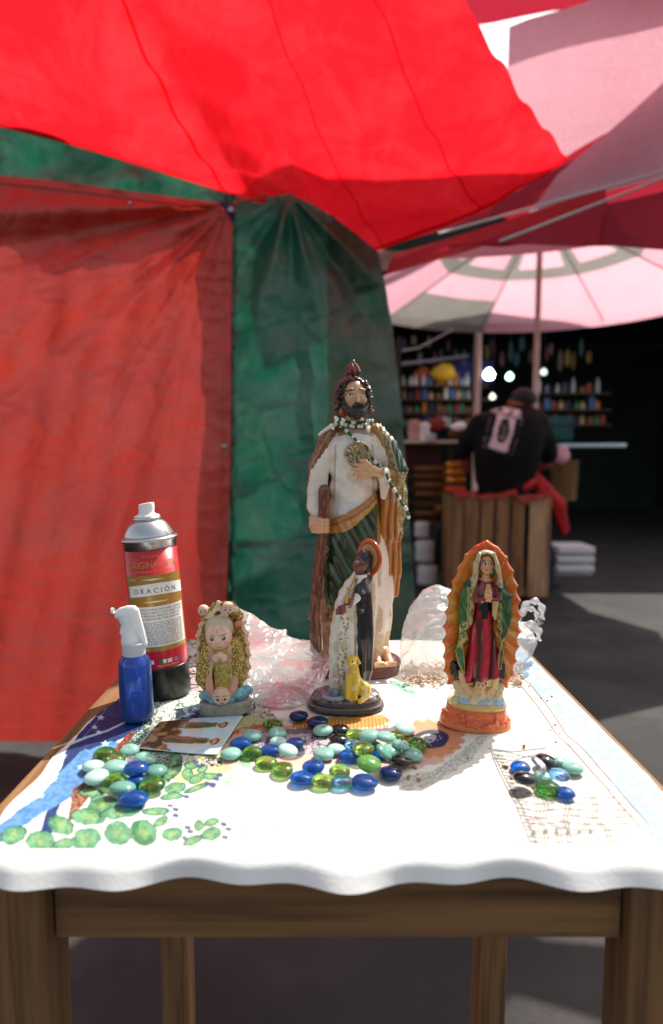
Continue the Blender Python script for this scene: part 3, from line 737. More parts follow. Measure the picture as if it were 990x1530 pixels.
MB().box((0, 0, zb+.02), (W_-.04, .46, .02)).build('floor_board', M['crate_wood'], cr)
if zb > .03: MB().box((0, 0, zb/2), (W_-.06, .44, zb-.002)).build('plinth', wd, cr)
def rc(u, v):
    x = -W_/2-.02+u*(W_+.03); y = -.27+v*.5; z = zt_+.012+.012*math.sin(u*14)+.01*math.sin(u*31+2)
    if v < .12: z -= (.12-v)*(.16+.25*gs(u, .72, .09)); y = -.278
    return Vector((x, y, z))
o = sheet('crate_cloth', rc, 60, 24, fabric('worn_red_cloth', (175, 62, 58), (150, 80, 62), tl=.15, gloss=.02)); o.location = cr.location; tag(o, 'worn red cloth spread over the wooden crate', 'cloth')

# ---- person leaning over the far stall, seen from behind
PY_ = 4.5; ps = PY_/FPX; p0 = P(765, 891, PY_)
per = empty('person', (p0.x-8*ps, PY_+.04, 0), 'person in black t-shirt with white back print, black cap and red apron', 'person')
zo = p0.z/ps                                   # z of py 891 in units
def U(px, py): return (px-765.0, 891.0-py+zo)
sc = Sculpt(); shirt = (13, 13, 14); skin = (150, 84, 60); jean = (22, 34, 62)
def t_(px, py, y): a = U(px, py); return (a[0], y, a[1])
zz = lambda py: 891.0-py+zo
sc.add(prof([(zz(745), -2, -4, 42, 24), (zz(715), -8, -8, 44, 25), (zz(680), -6, -12, 50, 28), (zz(645), -2, -10, 52, 28), (zz(622), 2, -4, 48, 25), (zz(610), 8, 2, 36, 18), (zz(604), 14, 4, 16, 11)],
            fold=lambda a, z, x, y: 1.4*np.sin(a*5+z*.09)*np.clip((zz(700)-z)/30, 0, 1)), shirt, 6)
sc.add(chain([t_(722, 632, 0), t_(706, 655, 8), t_(700, 672, 16)], [17, 15, 13]), shirt, 8)
sc.add(chain([t_(806, 632, 2), t_(820, 656, 4), t_(826, 676, 6)], [18, 16, 14]), shirt, 8)
sc.add(chain([t_(700, 672, 16), t_(704, 692, 30), t_(712, 700, 50)], [8, 7, 5]), skin, 2)
sc.add(chain([t_(826, 676, 6), t_(827, 690, 16), t_(818, 700, 34)], [9, 8, 5.5]), skin, 2)
for q in range(4): sc.add(chain([t_(812-q*1.5, 700+q*1.8, 36), t_(806-q, 703+q*2, 44), t_(804-q, 707+q*2, 50)], [2.2, 2, 1.7]), skin, 1)
sc.add(chain([t_(818, 699, 34), t_(812, 694, 42)], [2.6, 2]), skin, 1)
sc.add(chain([t_(780, 612, 4), t_(785, 600, 12)], [11, 10]), skin, 3)
sc.add(ell(t_(785, 599, 16), (17, 19, 19)), skin, 4)
sc.add(ell(t_(801, 601, 14), (3, 4, 6)), skin, 2); sc.add(ell(t_(768, 601, 16), (3, 4, 6)), skin, 2)
sc.add(prof([(zz(790), -2, 2, 46, 27), (zz(765), 0, 0, 47, 28), (zz(740), 0, -2, 42, 24)]), jean, 4)
sc.add(chain([t_(742, 780, 4), t_(738, 835, 2), t_(736, 905, 6)], [25, 19, 15]), jean, 8)
sc.add(chain([t_(795, 775, 4), t_(818, 835, 0), t_(822, 905, 8)], [27, 21, 15]), jean, 8)
sc.add(ell((736-765, 14, 5), (10, 24, 6)), (40, 38, 36), 2); sc.add(ell((823-765, 16, 5), (10, 24, 6)), (40, 38, 36), 2)
def ppaint(x, y, z, C):
    px = x+765; py = 891+zo-z
    back = y < 2
    # tilted frame of white print
    a = R(17); u = (px-747)*math.cos(a)+(py-640)*math.sin(a); v = -(px-747)*math.sin(a)+(py-640)*math.cos(a)
    pr = (225, 200, 200)
    inside = (np.abs(u) < 13) & (np.abs(v) < 31)
    hole = ((u/8)**2+((v+2-4)/19)**2 < 1)
    C = setc(C, back & inside & ~hole & (v > -20), pr)
    C = setc(C, back & (np.abs(u) < 19) & (v > -35) & (v < -22) & (vnoise(px, py, 0, 3, 5) > .32), pr)
    fig = hole & ((u/3.6)**2+((v-4)/13)**2 < 1); C = setc(C, back & fig & (vnoise(px, py, 0, 2.2, 8) > .45), (150, 140, 140))
    fr = ((np.abs(np.abs(u)-21) < .9) & (np.abs(v) < 30)) | ((np.abs(v-32) < .9) & (np.abs(u) < 21))
    C = setc(C, back & fr & (vnoise(px, py, 0, 4, 2) > .4), (110, 105, 105))
    C = setc(C, back & (np.abs(u+17) < 5) & (v > 16) & (v < 28) & (vnoise(px, py, 0, 2, 6) > .6), (90, 88, 88))
    return C
body = sc.build('body', (-85, -45, -2), (80, 62, 325), 2.2, mat('person_paint', attr=True, rough=.8, var=.1, vs=9), per, ps, paint=ppaint)
body.data.materials[0].node_tree.nodes['Principled BSDF'].inputs['Specular IOR Level'].default_value = .25
cs = Sculpt(); cs.add(ell(t_(789, 594, 15), (20, 21, 18)), (14, 14, 15), 3); cs.add(ell(t_(778, 602, 36), (13, 14, 3)), (14, 14, 15), 3)
cs.build('cap', (-10, -15, zz(612)), (54, 56, zz(566)), 1.6, C_('black_cap', (14, 14, 15)), per, ps, cut=lambda x, y, z: (zz(599)-z)+(.3*(y-8)))
am = C_('red_apron', (190, 22, 28)); pb = front_y(sc)
def strap(pts, w_):
    V = []; F = []
    for i, (px, py) in enumerate(pts):
        a = U(px, py); y = pb(a[0], a[1], 0)-1.5
        for e in (-1, 1):
            V.append((a[0]*ps, (y)*ps, (a[1]+e*w_[i])*ps)); V.append((a[0]*ps, (y+3)*ps, (a[1]+e*w_[i])*ps))
        if i: b = i*4; F += [(b-4, b-2, b+2, b), (b-2, b-1, b+3, b+2), (b-3, b-4, b, b+1), (b-1, b-3, b+1, b+3)]
    return MB().add(V, F)
strap([(728, 740), (745, 736), (765, 731), (785, 724), (798, 715), (808, 712)], [3, 3, 4, 5, 10, 6]).build('apron_tie', am, per, True)
ap = Sculpt(); ap.add(chain([t_(802, 712, -4), t_(818, 728, -12), t_(838, 752, -14), t_(850, 790, -6)], [10, 10, 10, 7], .5), (190, 22, 28), 4)
ap.build('apron', (20, -30, zz(815)), (100, 16, zz(695)), 1.8, am, per, ps, disp=lambda x, y, z: 1.0*np.sin(x*.5+z*.3))

# ================================================================== TABLE
cFL, cFR, cBR, cBL = T(-47, 1268), T(1080, 1268), T(772, 958), T(236, 956)
def tb(u, v): return cFL.lerp(cFR, u).lerp(cBL.lerp(cBR, u), v)
tab = empty('table', (0, .8, 0), 'wooden plank table under the printed cloth, its edge showing at the left', 'table')
NPK = 6
for i in range(NPK):
    u0, u1 = -.018+i*1.03/NPK, -.018+(i+1)*1.03/NPK-.004
    c = [tb(u0, .01), tb(u1, .01), tb(u1, 1.005), tb(u0, 1.005)]
    v = [(p.x, p.y-.8, TZ-.003) for p in c]+[(p.x, p.y-.8, TZ-.026) for p in c]
    MB().add(v, [(0, 1, 2, 3), (7, 6, 5, 4), (0, 4, 5, 1), (1, 5, 6, 2), (2, 6, 7, 3), (3, 7, 4, 0)]).build('plank', M['wood'], tab)
for u, v in ((.05, .06), (.93, .06), (.93, .94), (.05, .94)):
    p = tb(u, v); MB().box((p.x, p.y-.8, (TZ-.03)/2), (.045, .045, TZ-.03), None, .003).build('leg', M['leg_wood'], tab)
a, b = tb(.05, .06), tb(.93, .06); MB().box(((a.x+b.x)/2, a.y-.8, TZ-.06), (b.x-a.x-.05, .02, .06)).build('apron_rail', mat('rail_wood', (132, 96, 60), rough=.8, var=.3, vs=30, bump=.5, bs=60, color2=(92, 66, 42), c2s=40, stretch=(.07, 1.8, 1.8)), tab)

# printed cloth
NU, NV, ND = 900, 620, 40
uu = np.linspace(0, 1, NU+1); vv = np.linspace(0, 1, NV+1)**.85
Ug, Vg = np.meshgrid(uu, vv)
# left hem is drawn in from the wood, wavy
lh = np.interp(vv, [0, .35, .45, .55, .7, .8, 1], [.0, .004, .012, .03, .055, .03, .02])+.004*np.sin(vv*40)
U2 = lh[:, None]+(1-lh[:, None])*Ug
Xc = (cFL.x*(1-U2)+cFR.x*U2)*(1-Vg)+(cBL.x*(1-U2)+cBR.x*U2)*Vg
Yc = (cFL.y*(1-U2)+cFR.y*U2)*(1-Vg)+(cBL.y*(1-U2)+cBR.y*U2)*Vg
Zc = np.full_like(Xc, TZ)
PXc, PYc = unproj(Xc, Yc, Zc)
Zc = Zc+.0018*(fbm(Xc, Yc, 0, .09, 3)-.5)*np.clip(1-Vg*0, 0, 1)+.0008*(fbm(Xc, Yc, 0, .02, 8)-.5)
Zc += .0016*(1-np.abs(2*fbm(Xc, Yc*1.4, 4, .11, 41, 2)-1))**8
Zc += -.003*np.clip(1-U2*60, 0, 1)-.003*np.clip((U2-.99)*100, 0, 1)
C = np.zeros(PXc.shape+(3,)); C[:] = (236, 234, 228)
def _m(x0, x1, y0, y1): return (PXc >= x0) & (PXc <= x1) & (PYc >= y0) & (PYc <= y1)
def reg(x0, y0, x1, y1):
    r = np.any((PYc >= y0) & (PYc <= y1), axis=1); c = np.any((PXc >= x0) & (PXc <= x1) & (PYc >= y0) & (PYc <= y1), axis=0)
    if not r.any() or not c.any(): return None
    a, b = np.nonzero(r)[0][[0, -1]]; d, e = np.nonzero(c)[0][[0, -1]]; return slice(a, b+1), slice(d, e+1)
def put(s_, m, colr, a=1.0):
    m = (np.clip(m, 0, 1)*a)[..., None]; cc = colr if isinstance(colr, np.ndarray) and colr.ndim == 3 else np.array(colr, float)
    C[s_] = C[s_]*(1-m)+cc*m
def dpoly(pts, colr, a=1.0, soft=.8, noise=0, nsc=6, tex=None, wob=0):
    xs, ys = [p[0] for p in pts], [p[1] for p in pts]; s_ = reg(min(xs)-4, min(ys)-4, max(xs)+4, max(ys)+4)
    if s_ is None: return
    x, y = PXc[s_], PYc[s_]
    d = poly2d(x, y, pts)
    if wob: d = d+wob*(vnoise(x, y, 0, 7, 4)-.5)*2+wob*.5*(vnoise(x, y, 0, 2.5, 5)-.5)*2
    m = np.clip(.5-d/soft, 0, 1)
    if noise: m = m*(1-noise*(fbm(x, y, 0, nsc, 11)))
    put(s_, m, colr, a)
    if tex: tex(s_, m, x, y)
def dell(cx, cy, ra, rb, rot, colr, a=1.0, soft=.15, edge=None, mott=None):
    r = max(ra, rb)+3; s_ = reg(cx-r, cy-r, cx+r, cy+r)
    if s_ is None: return
    x, y = PXc[s_]-cx, PYc[s_]-cy; c, q = math.cos(R(rot)), math.sin(R(rot)); u, v = x*c+y*q, -x*q+y*c
    d = np.sqrt((u/ra)**2+(v/rb)**2)+(.22*(vnoise(x+cx, y+cy, 0, 5, 77)-.5) if mott is not None else 0); m = np.clip((1-d)/soft+.5, 0, 1)
    put(s_, m, colr, a)
    if mott is not None: put(s_, m*(fbm(x+cx, y+cy, 0, 7, 21) > .5), mott, .6); put(s_, m*np.clip(1-d*1.4, 0, 1), (232, 215, 140), .45)
    if edge is not None: put(s_, np.clip(1-np.abs(d-.97)*min(ra, rb)/.8, 0, 1), edge, .8)
def dline(pts, w_, colr, a=1.0, breakup=0):
    xs, ys = [p[0] for p in pts], [p[1] for p in pts]; s_ = reg(min(xs)-w_-2, min(ys)-w_-2, max(xs)+w_+2, max(ys)+w_+2)
    if s_ is None: return
    x, y = PXc[s_], PYc[s_]; d = np.full(x.shape, 1e9)
    for i in range(len(pts)-1):
        (x0, y0), (x1, y1) = pts[i], pts[i+1]; ex, ey = x1-x0, y1-y0; t = np.clip(((x-x0)*ex+(y-y0)*ey)/max(ex*ex+ey*ey, 1e-6), 0, 1)
        d = np.minimum(d, np.hypot(x-x0-t*ex, y-y0-t*ey))
    m = np.clip((w_/2-d)/.7+.5, 0, 1)
    if breakup: m = m*(vnoise(x, y, 0, 5, 2) > breakup)
    put(s_, m, colr, a)
def scribble(colr, a=.8, s1=5, th=.05, sd=1):
    def f(s_, m, x, y):
        n = fbm(x, y*1.6, 0, s1*1.6, sd, 2); put(s_, m*(np.abs(n-.5) < th), colr, a)
        n = fbm(x+50, y*1.5, 0, s1, sd+7, 2); put(s_, m*(np.abs(n-.46) < th*.7), colr, a)
    return f
def speck(colr, a=.8, s1=1.6, t=.6, sd=1):
    def f(s_, m, x, y): put(s_, m*(vnoise(x, y*1.3, 0, s1, sd) > t), colr, a)
    return f
# woven scribble field behind the bottle and the little figurine
dpoly([(186, 1150), (200, 1012), (236, 956), (345, 956), (372, 1010), (420, 1085), (345, 1110), (230, 1160)], (206, 214, 204), tex=scribble((58, 72, 82), .75, 6, .045, 3), wob=2)
dpoly([(228, 1085), (300, 1068), (300, 1035), (250, 1020)], (228, 232, 226), tex=scribble((95, 115, 100), .5, 5, .05, 13))
dpoly([(262, 1062), (300, 1052), (300, 1030), (340, 1075), (298, 1080), (262, 1082)], (120, 150, 170), tex=scribble((26, 48, 70), .9, 6, .09, 5))
dpoly([(270, 1000), (345, 975), (350, 1010), (300, 1035), (268, 1030)], (205, 196, 196), tex=scribble((36, 32, 40), .85, 10, .07, 6))
dpoly([(182, 1132), (196, 1100), (232, 1085), (262, 1085), (240, 1110), (262, 1160), (222, 1190), (180, 1180)], (180, 200, 186), tex=speck((70, 90, 88), .8, 1.8, .52, 4), wob=2)
dpoly([(300, 1078), (372, 1070), (425, 1075), (400, 1098), (340, 1122), (330, 1080)], (184, 200, 160), tex=speck((214, 206, 168), .8, 2, .5, 9), wob=1.5)
dpoly([(316, 1110), (360, 1100), (420, 1096), (440, 1086), (380, 1082), (348, 1095)], (190, 120, 84), .8, wob=2)
# denim print
dpoly([(60, 1245), (100, 1120), (118, 1098), (188, 1014), (236, 990), (240, 1012), (212, 1050), (212, 1088), (165, 1112), (110, 1135), (60, 1300)], (40, 92, 146), wob=1.2, tex=speck((60, 116, 170), .6, 4, .5, 3))
dpoly([(188, 1014), (232, 990), (236, 1004), (206, 1040), (170, 1040)], (150, 190, 220), wob=1.5)
dpoly([(-60, 1275), (60, 1190), (118, 1124), (165, 1108), (184, 1110), (170, 1140), (150, 1168), (118, 1182), (-60, 1300)], (124, 170, 208), wob=1.5, tex=speck((160, 196, 224), .5, 5, .5, 6))
dline([(100, 1115), (130, 1102), (160, 1092), (185, 1080), (212, 1072)], 3.2, (226, 236, 240), .9)
dline([(118, 1110), (140, 1085), (165, 1050), (196, 1018)], 1.2, (180, 200, 220), .7)
def star(cx, cy, r):
    dpoly([(cx+r*(1 if k % 2 == 0 else .4)*math.sin(k*math.pi/5)*1.15, cy-r*(1 if k % 2 == 0 else .4)*math.cos(k*math.pi/5)*.75) for k in range(10)], (240, 242, 240), .9)
for q in ((150, 1072, 6.5), (141, 1087, 5.5), (147, 1094, 5.5), (157, 1111, 7), (120, 1148, 6), (95, 1130, 6), (80, 1165, 7), (60, 1190, 7)): star(*q)
# brown strap between denim and lace
dpoly([(167, 1122), (196, 1092), (204, 1094), (180, 1122), (172, 1130)], (196, 128, 96), tex=scribble((104, 58, 40), .8, 4, .08, 4), wob=.8)
dpoly([(108, 1180), (128, 1166), (140, 1180), (118, 1210), (100, 1240)], (196, 148, 120), .8, tex=scribble((104, 58, 40), .6, 4, .08, 4), wob=1)
# green hills of the printed landscape
dpoly([(255, 1165), (285, 1135), (330, 1125), (345, 1150), (300, 1175)], (200, 205, 160), .7, wob=2)
# cacti
CG, CE = (116, 172, 142), (52, 96, 78)
cacti = [(262, 1140, 10, 15, 5, (84, 134, 108)), (258, 1154, 16, 7, -38, (72, 126, 100)), (284, 1145, 9, 5, 5, CG), (280, 1158, 8, 9, 0, CG), (295, 1163, 14, 6, -28, CG), (302, 1150, 8, 4, -20, CG), (315, 1160, 11, 5, 0, CG), (293, 1178, 19, 4, -18, CG), (262, 1178, 16, 8, -12, CG), (256, 1190, 17, 5, -8, CG), (135, 1184, 18, 7, 5, CG), (150, 1196, 14, 8, 0, (120, 170, 140)), (152, 1205, 24, 12, -15, (110, 160, 130)),
         (132, 1222, 26, 13, 5, CG), (180, 1215, 33, 9, -8, CG), (128, 1256, 22, 16, -20, CG), (176, 1246, 20, 17, 0, CG), (214, 1245, 21, 18, 30, (86, 150, 112)), (232, 1214, 20, 6, -4, CG), (240, 1228, 11, 6, -30, CG), (257, 1247, 16, 10, -6, CG), (297, 1234, 7, 8, 5, CG), (316, 1229, 11, 5, -15, CG), (316, 1246, 15, 9, -15, CG), (288, 1256, 15, 6, -25, CG), (90, 1235, 20, 13, 20, CG), (60, 1258, 22, 14, 0, CG), (20, 1250, 20, 12, -20, CG), (96, 1262, 18, 8, -10, CG)]
for cx, cy, a_, b_, rt, cc in cacti: dell(cx, cy, a_, b_, rt, cc, .86, edge=CE, mott=(164, 208, 178))
for cx, cy, a_, b_, rt, cc in cacti:
    for q in range(int(a_*b_/14)):
        t1_, t2_ = random.uniform(-.7, .7), random.uniform(-.7, .7); c_, s__ = math.cos(R(rt)), math.sin(R(rt)); dell(cx+a_*t1_*c_-b_*t2_*s__, cy+a_*t1_*s__+b_*t2_*c_, 1.0, .8, 0, (60, 110, 84), .7)
for cx, cy in ((254, 1205), (262, 1211), (262, 1219), (280, 1237), (284, 1243), (276, 1253), (334, 1232), (341, 1239), (336, 1251), (310, 1171), (317, 1175), (328, 1158), (323, 1164), (278, 1190), (292, 1140), (297, 1146), (318, 1172)):
    dell(cx, cy, 5, 2.8, 10, (96, 120, 160), .85)
dline([(276, 1172), (277, 1200), (276, 1260), (274, 1268)], .8, (170, 170, 172), .7)
# flower scribble at the card's lower corner
dell(315, 1140, 16, 6, 0, (215, 215, 205), .9); dpoly([(300, 1134), (330, 1134), (332, 1146), (300, 1146)], (225, 225, 215), .3, tex=scribble((50, 48, 46), .8, 3, .08, 2))
# pink sarape + rays with the veiled head
dpoly([(335, 1150), (330, 1118), (360, 1092), (430, 1082), (470, 1076), (560, 1070), (590, 1090), (640, 1088), (670, 1092), (684, 1108), (684, 1120), (660, 1140), (620, 1152), (560, 1150), (520, 1142), (430, 1152), (370, 1140)], (228, 196, 184), .75, wob=3)
dpoly([(430, 1086), (450, 1074), (570, 1068), (585, 1078), (560, 1086), (470, 1090)], (222, 178, 96), .85, wob=1.2)
for k in range(26): dline([(440+k*5.5, 1074), (437+k*5.7, 1090)], 1.1, (150, 92, 48), .6)
dpoly([(345, 1135), (352, 1100), (420, 1092), (500, 1090), (560, 1092), (560, 1104), (500, 1115), (470, 1128), (430, 1130), (380, 1140)], (206, 200, 206), .9, wob=2, tex=scribble((92, 84, 96), .65, 6, .05, 8))
dpoly([(400, 1092), (470, 1086), (545, 1090), (600, 1086), (600, 1092), (540, 1098), (460, 1096), (400, 1100)], (130, 130, 138), .7, wob=1.5)
s_ = reg(560, 1075, 700, 1160); x, y = PXc[s_], PYc[s_]; an = np.arctan2((y-1104)*1.9, x-640); rr_ = np.hypot(x-640, (y-1104)*1.9)
lim = 48+9*np.abs(np.sin(an*9)); mk = np.clip((lim-rr_)/3, 0, 1); put(s_, mk, (232, 176, 160), .9); put(s_, mk*(np.sin(an*26) > .2)*(rr_ > 26), (226, 190, 120), .9)
dell(643, 1105, 27, 12.5, -4, (72, 84, 112), .95); dell(634, 1106, 20, 9.5, 0, (44, 46, 54), .9); dell(656, 1107, 11, 9, 0, (48, 82, 140), .9)
for q in range(9): dell(650+9*math.sin(q*.7), 1100+q*1.7, .9, .8, 0, (225, 225, 235), .9)
dell(639, 1104, 13, 6.4, -6, (212, 214, 220), .95); dline([(634, 1102), (638, 1101)], 1.2, (40, 40, 50)); dline([(640, 1107), (645, 1107)], 1.2, (40, 40, 50)); dline([(632, 1106), (637, 1105)], .8, (90, 80, 90)); dline([(629, 1104), (630, 1107)], 1.2, (170, 80, 80))
dpoly([(600, 1160), (650, 1152), (700, 1112), (720, 1100), (728, 1104), (700, 1140), (640, 1175), (600, 1185)], (222, 222, 214), .7, wob=2, tex=speck((190, 196, 186), .7, 2.2, .5, 5))
dpoly([(345, 1134), (365, 1122), (378, 1150), (362, 1148)], (170, 196, 176), .7, wob=1)
for q in ((338, 1166), (348, 1160), (342, 1172)): dell(q[0], q[1], 6, 4, 0, (188, 220, 196), .7, edge=(150, 180, 160))
# line drawing at the right
PL = (134, 128, 128)
poly_r = [(731, 1119), (765, 1124), (815, 1118), (842, 1122), (1000, 1130), (1090, 1268), (790, 1262), (770, 1200), (745, 1160)]
dpoly(poly_r, (220, 217, 212), .95)
dline([(731, 1119), (745, 1155), (770, 1205), (792, 1262)], 2.0, PL, .95); dline([(735, 1122), (752, 1160), (778, 1205), (800, 1256)], 1.6, PL, .85)
dline([(731, 1119), (765, 1124), (815, 1118)], 2.0, PL, .95); dline([(734, 1134), (765, 1137), (800, 1128)], 1.6, PL, .85)
for k in range(26):
    a_, b_ = k/26.0, (k+1)/26.0; x0 = 733+60*a_**.9; y0 = 1122+140*a_
    dline([(x0, y0), (x0+16+6*a_, y0+2)], 1.6, PL, .85)
    if k % 2: dpoly([(x0+4, y0+3), (x0+12, y0+4), (x0+9, y0)], (130, 126, 126), .8)
for k in range(8):
    y0 = 1190+k*10
    dline([(765+k*4, y0), (800+k*2, y0+3), (842, y0-2), (880, y0+2), (940, y0)], 1.6, PL, .85, breakup=.2)
for x0, x1 in ((795, 812), (806, 832), (838, 846), (880, 905)):
    for e in (0, 5): dline([(x0+e, 1188), (x0+8+e, 1204), (x0+4+e, 1222), (x1+e, 1240), (x1+3+e, 1262)], 1.6, PL, .8)
for cx_, cy_ in ((820, 1205), (860, 1212), (840, 1232), (800, 1228), (880, 1235), (790, 1170), (770, 1150), (815, 1165)):
    for rr2 in (9, 6, 3): dline([(cx_+rr2*1.3*math.cos(t*.7+cx_), cy_+rr2*.8*math.sin(t*.7+cx_)) for t in range(8)], 1.2, PL, .75)
for k in range(6): dpoly([(792+k*17, 1248), (802+k*17, 1247), (797+k*17, 1239)], (128, 124, 122), .85)
for k in range(9): dline([(740+k*8, 1128+(k % 2)*3), (744+k*8, 1132)], 1.4, PL, .8)
dline([(731, 1119), (790, 1132), (810, 1124)], 1.5, PL, .7)
# brown double border line and pale blue denim at the right edge
rb = [(755, 1000), (766, 1016), (778, 1024), (800, 1052), (818, 1078), (832, 1100), (850, 1116), (900, 1170), (960, 1240)]
dpoly([(770, 960), (786, 974), (1085, 1275), (990, 1275), (905, 1170), (855, 1112), (838, 1090), (826, 1066), (800, 1036), (784, 1018), (768, 1000)], (176, 204, 224), .95, wob=1.5, tex=speck((206, 222, 234), .6, 6, .5, 2))
dpoly(rb+[(972, 1240), (910, 1165), (862, 1110), (842, 1090), (830, 1066), (806, 1040), (790, 1018), (766, 1000)], (236, 230, 222), .95, wob=.6)
dline(rb, 1.8, (140, 100, 84), .9); dline([(x+13, y-3) for x, y in rb], 1.8, (140, 100, 84), .85)
for k in range(22): x, y = rb[1][0]+k*8+7, rb[1][1]+k*9.6; dell(x+2, y, 2, 1.1, 30, (190, 140, 110), .7)
for q in ((817, 1047), (824, 1041), (808, 1043), (829, 1084), (836, 1097), (790, 1025), (830, 1110), (822, 1092)): dell(q[0], q[1], 2.0, 1.4, 0, (52, 46, 44), .9)
# green sprig by the tall statue's base
for q in ((590, 1022, 8, 3, 20), (600, 1028, 7, 3, 40), (612, 1034, 7, 3, 10), (606, 1024, 6, 2.4, -20)): dell(*q, (150, 206, 180), .8, edge=(110, 160, 140))
for q in ((640, 1073), (613, 1071), (575, 1085), (593, 1082), (610, 1073)): dell(q[0], q[1], 1.2, .8, 0, (60, 40, 40), .9)
# faint dirt over everything
n = fbm(Xc, Yc, 0, .05, 31); C *= (1-.05*np.clip(n-.5, 0, 1)*2)[..., None]
C = 255*(np.clip(C, 0, 255)/255)**1.75*np.array([1.0, .995, .98])
# hanging front
th = np.linspace(0, 1, ND+1)[1:]
fr_x = Xc[0]; fr_y = Yc[0]
hx, hy, hz, hc = [], [], [], []
for t in th:
    L = t*.02; r = .008
    if L < r*1.57: a_ = L/r; dy = r*math.sin(a_); dz = r*(1-math.cos(a_))
    else: dy = r; dz = r+(L-r*1.57)
    wv = .006*t*np.sin(fr_x*31+1)+.004*t*np.sin(fr_x*77)
    hx.append(fr_x); hy.append(fr_y-dy-wv-.012*t); hz.append(np.full_like(fr_x, TZ-dz))
    cc = np.repeat(np.array([[236, 234, 228]], float), len(fr_x), 0)
    pxs = np.interp(fr_x, [fr_x[0], fr_x[-1]], [-47, 1080])
    hc.append(cc)
Xa = np.vstack([np.array(hx)[::-1], Xc]); Ya = np.vstack([np.array(hy)[::-1], Yc]); Za = np.vstack([np.array(hz)[::-1], Zc]); Ca = np.concatenate([np.array(hc)[::-1], C])
nr, ncol = Xa.shape; ix = np.arange(nr*ncol).reshape(nr, ncol)
Fq = np.stack([ix[:-1, :-1], ix[:-1, 1:], ix[1:, 1:], ix[1:, :-1]], -1).reshape(-1, 4)
me = mesh_np('table_cloth', np.stack([Xa, Ya, Za], -1).reshape(-1, 3), Fq, Ca.reshape(-1, 3))
tcl = mkobj('table_cloth', me, M['cloth_print']); tag(tcl, 'white oilcloth printed with cacti, denim stars and a veiled head, spread on the table', 'tablecloth')

# ================================================================== THINGS ON THE TABLE
CREAM = (222, 200, 160); FLESH = (214, 166, 124); GOLD = (160, 122, 52)
# ---------- tall bearded saint
SY = T(530, 1003).y; ss = SY/FPX; b0 = T(530, 1003)
sj = empty('saint_statue', (b0.x, b0.y, TZ+.001), 'tallest statue, bearded saint in white and green robes holding a staff, flame on his head', 'statue', rot=(0, 0, 0))
X0, Z0 = 530.0, P(530, 1003, SY).z
def S(px, py, y): return (px-X0, y, 1005.0-py)
def dia(px, py): return (px-X0, 1005.0-py)
WHITE = (236, 232, 220); OCH = (172, 112, 48); GREEN = (34, 60, 28); DG = (20, 44, 36)
tors = [(18, -2, 0, 50, 27), (45, -3, 0, 49, 28), (80, 0, 0, 52, 29), (120, 2, 0, 54, 30), (160, 2, 0, 52, 30), (200, -1, 0, 47, 29), (240, -3, 0, 41, 27), (268, -1, 0, 36, 26), (290, -1, 0, 37, 27), (325, -2, 0, 41, 29), (348, -3, 1, 43, 24), (364, -2, 2, 36, 18), (376, -2, 3, 22, 13), (386, -2, 3, 13, 11)]
def fold1(a, z, x, y):
    lo = np.clip((250-z)/120, 0, 1)
    hi = np.clip((z-255)/20, 0, 1)
    f = lo*2.4*np.sin(a*9+.8*np.sin(z*.03))+lo*1.2*np.sin(a*17+z*.02)
    return f+hi*1.5*np.sin(x*.13+z*.16+1.8*np.sin(z*.045+x*.02))+hi*.7*np.sin(x*.4-z*.1)
sc = Sculpt()
sc.add(prof(tors, fold1, 2.15), WHITE, 5)
sc.add(chain([S(491, 645, -2), S(476, 690, -6), S(473, 728, -12)], [12, 14.5, 14]), WHITE, 3.5)     # near sleeve
sc.add(chain([S(472, 728, -8), S(470, 750, -16), S(473, 762, -21)], [14.5, 13, 10]), WHITE, 5)
sc.add(chain([S(560, 648, 0), S(590, 703, -8), S(568, 706, -28)], [12, 12, 9]), lambda x, y, z: np.where((x < 46)[:, None], np.array(WHITE, float)[None, :], np.array((150, 112, 58), float)[None, :]), 5)
sc.add(chain([S(569, 700, -33), S(570, 720, -31), S(569, 735, -29)], [8, 7, 5], .7), WHITE, 4)       # hanging cuff
sc.add(cap(S(525, 624, 2), S(525, 606, -1), 10.5, 11), FLESH, 3)
# hand with the medallion
sc.add(chain([S(566, 702, -34), S(553, 698, -38)], [6.5, 7.5], .75), FLESH, 2)
sc.add(ell(S(549, 698, -39), (11, 5, 8)), FLESH, 2)
for q, (x1, y1, x2, y2) in enumerate(((545, 690, 526, 689), (544, 695, 522, 696), (545, 700, 525, 703), (547, 705, 531, 708))):
    sc.add(chain([S(x1, y1, -40), S((x1+x2)/2, (y1+y2)/2, -43), S(x2, y2, -41)], [3.3, 3.0, 2.3]), FLESH, .8)
sc.add(chain([S(549, 691, -41), S(541, 684, -43), S(534, 683, -43)], [3.2, 2.9, 2.3]), FLESH, .8)
# fist round the staff
sc.add(chain([S(473, 762, -21), S(471, 771, -24)], [8, 9]), FLESH, 2)
sc.add(ell(S(472, 777, -24), (12, 10, 13)), FLESH, 2)
for q in range(4):
    sc.add(chain([S(466, 769+q*5.4, -33), S(476, 768+q*5.6, -40), S(486, 769+q*5.4, -37), S(489, 770+q*5.2, -30)], [3.2, 3.1, 3.0, 2.6]), FLESH, .8)
sc.add(chain([S(464, 766, -26), S(464, 776, -33), S(470, 783, -37)], [3.6, 3.3, 2.8]), FLESH, 1)
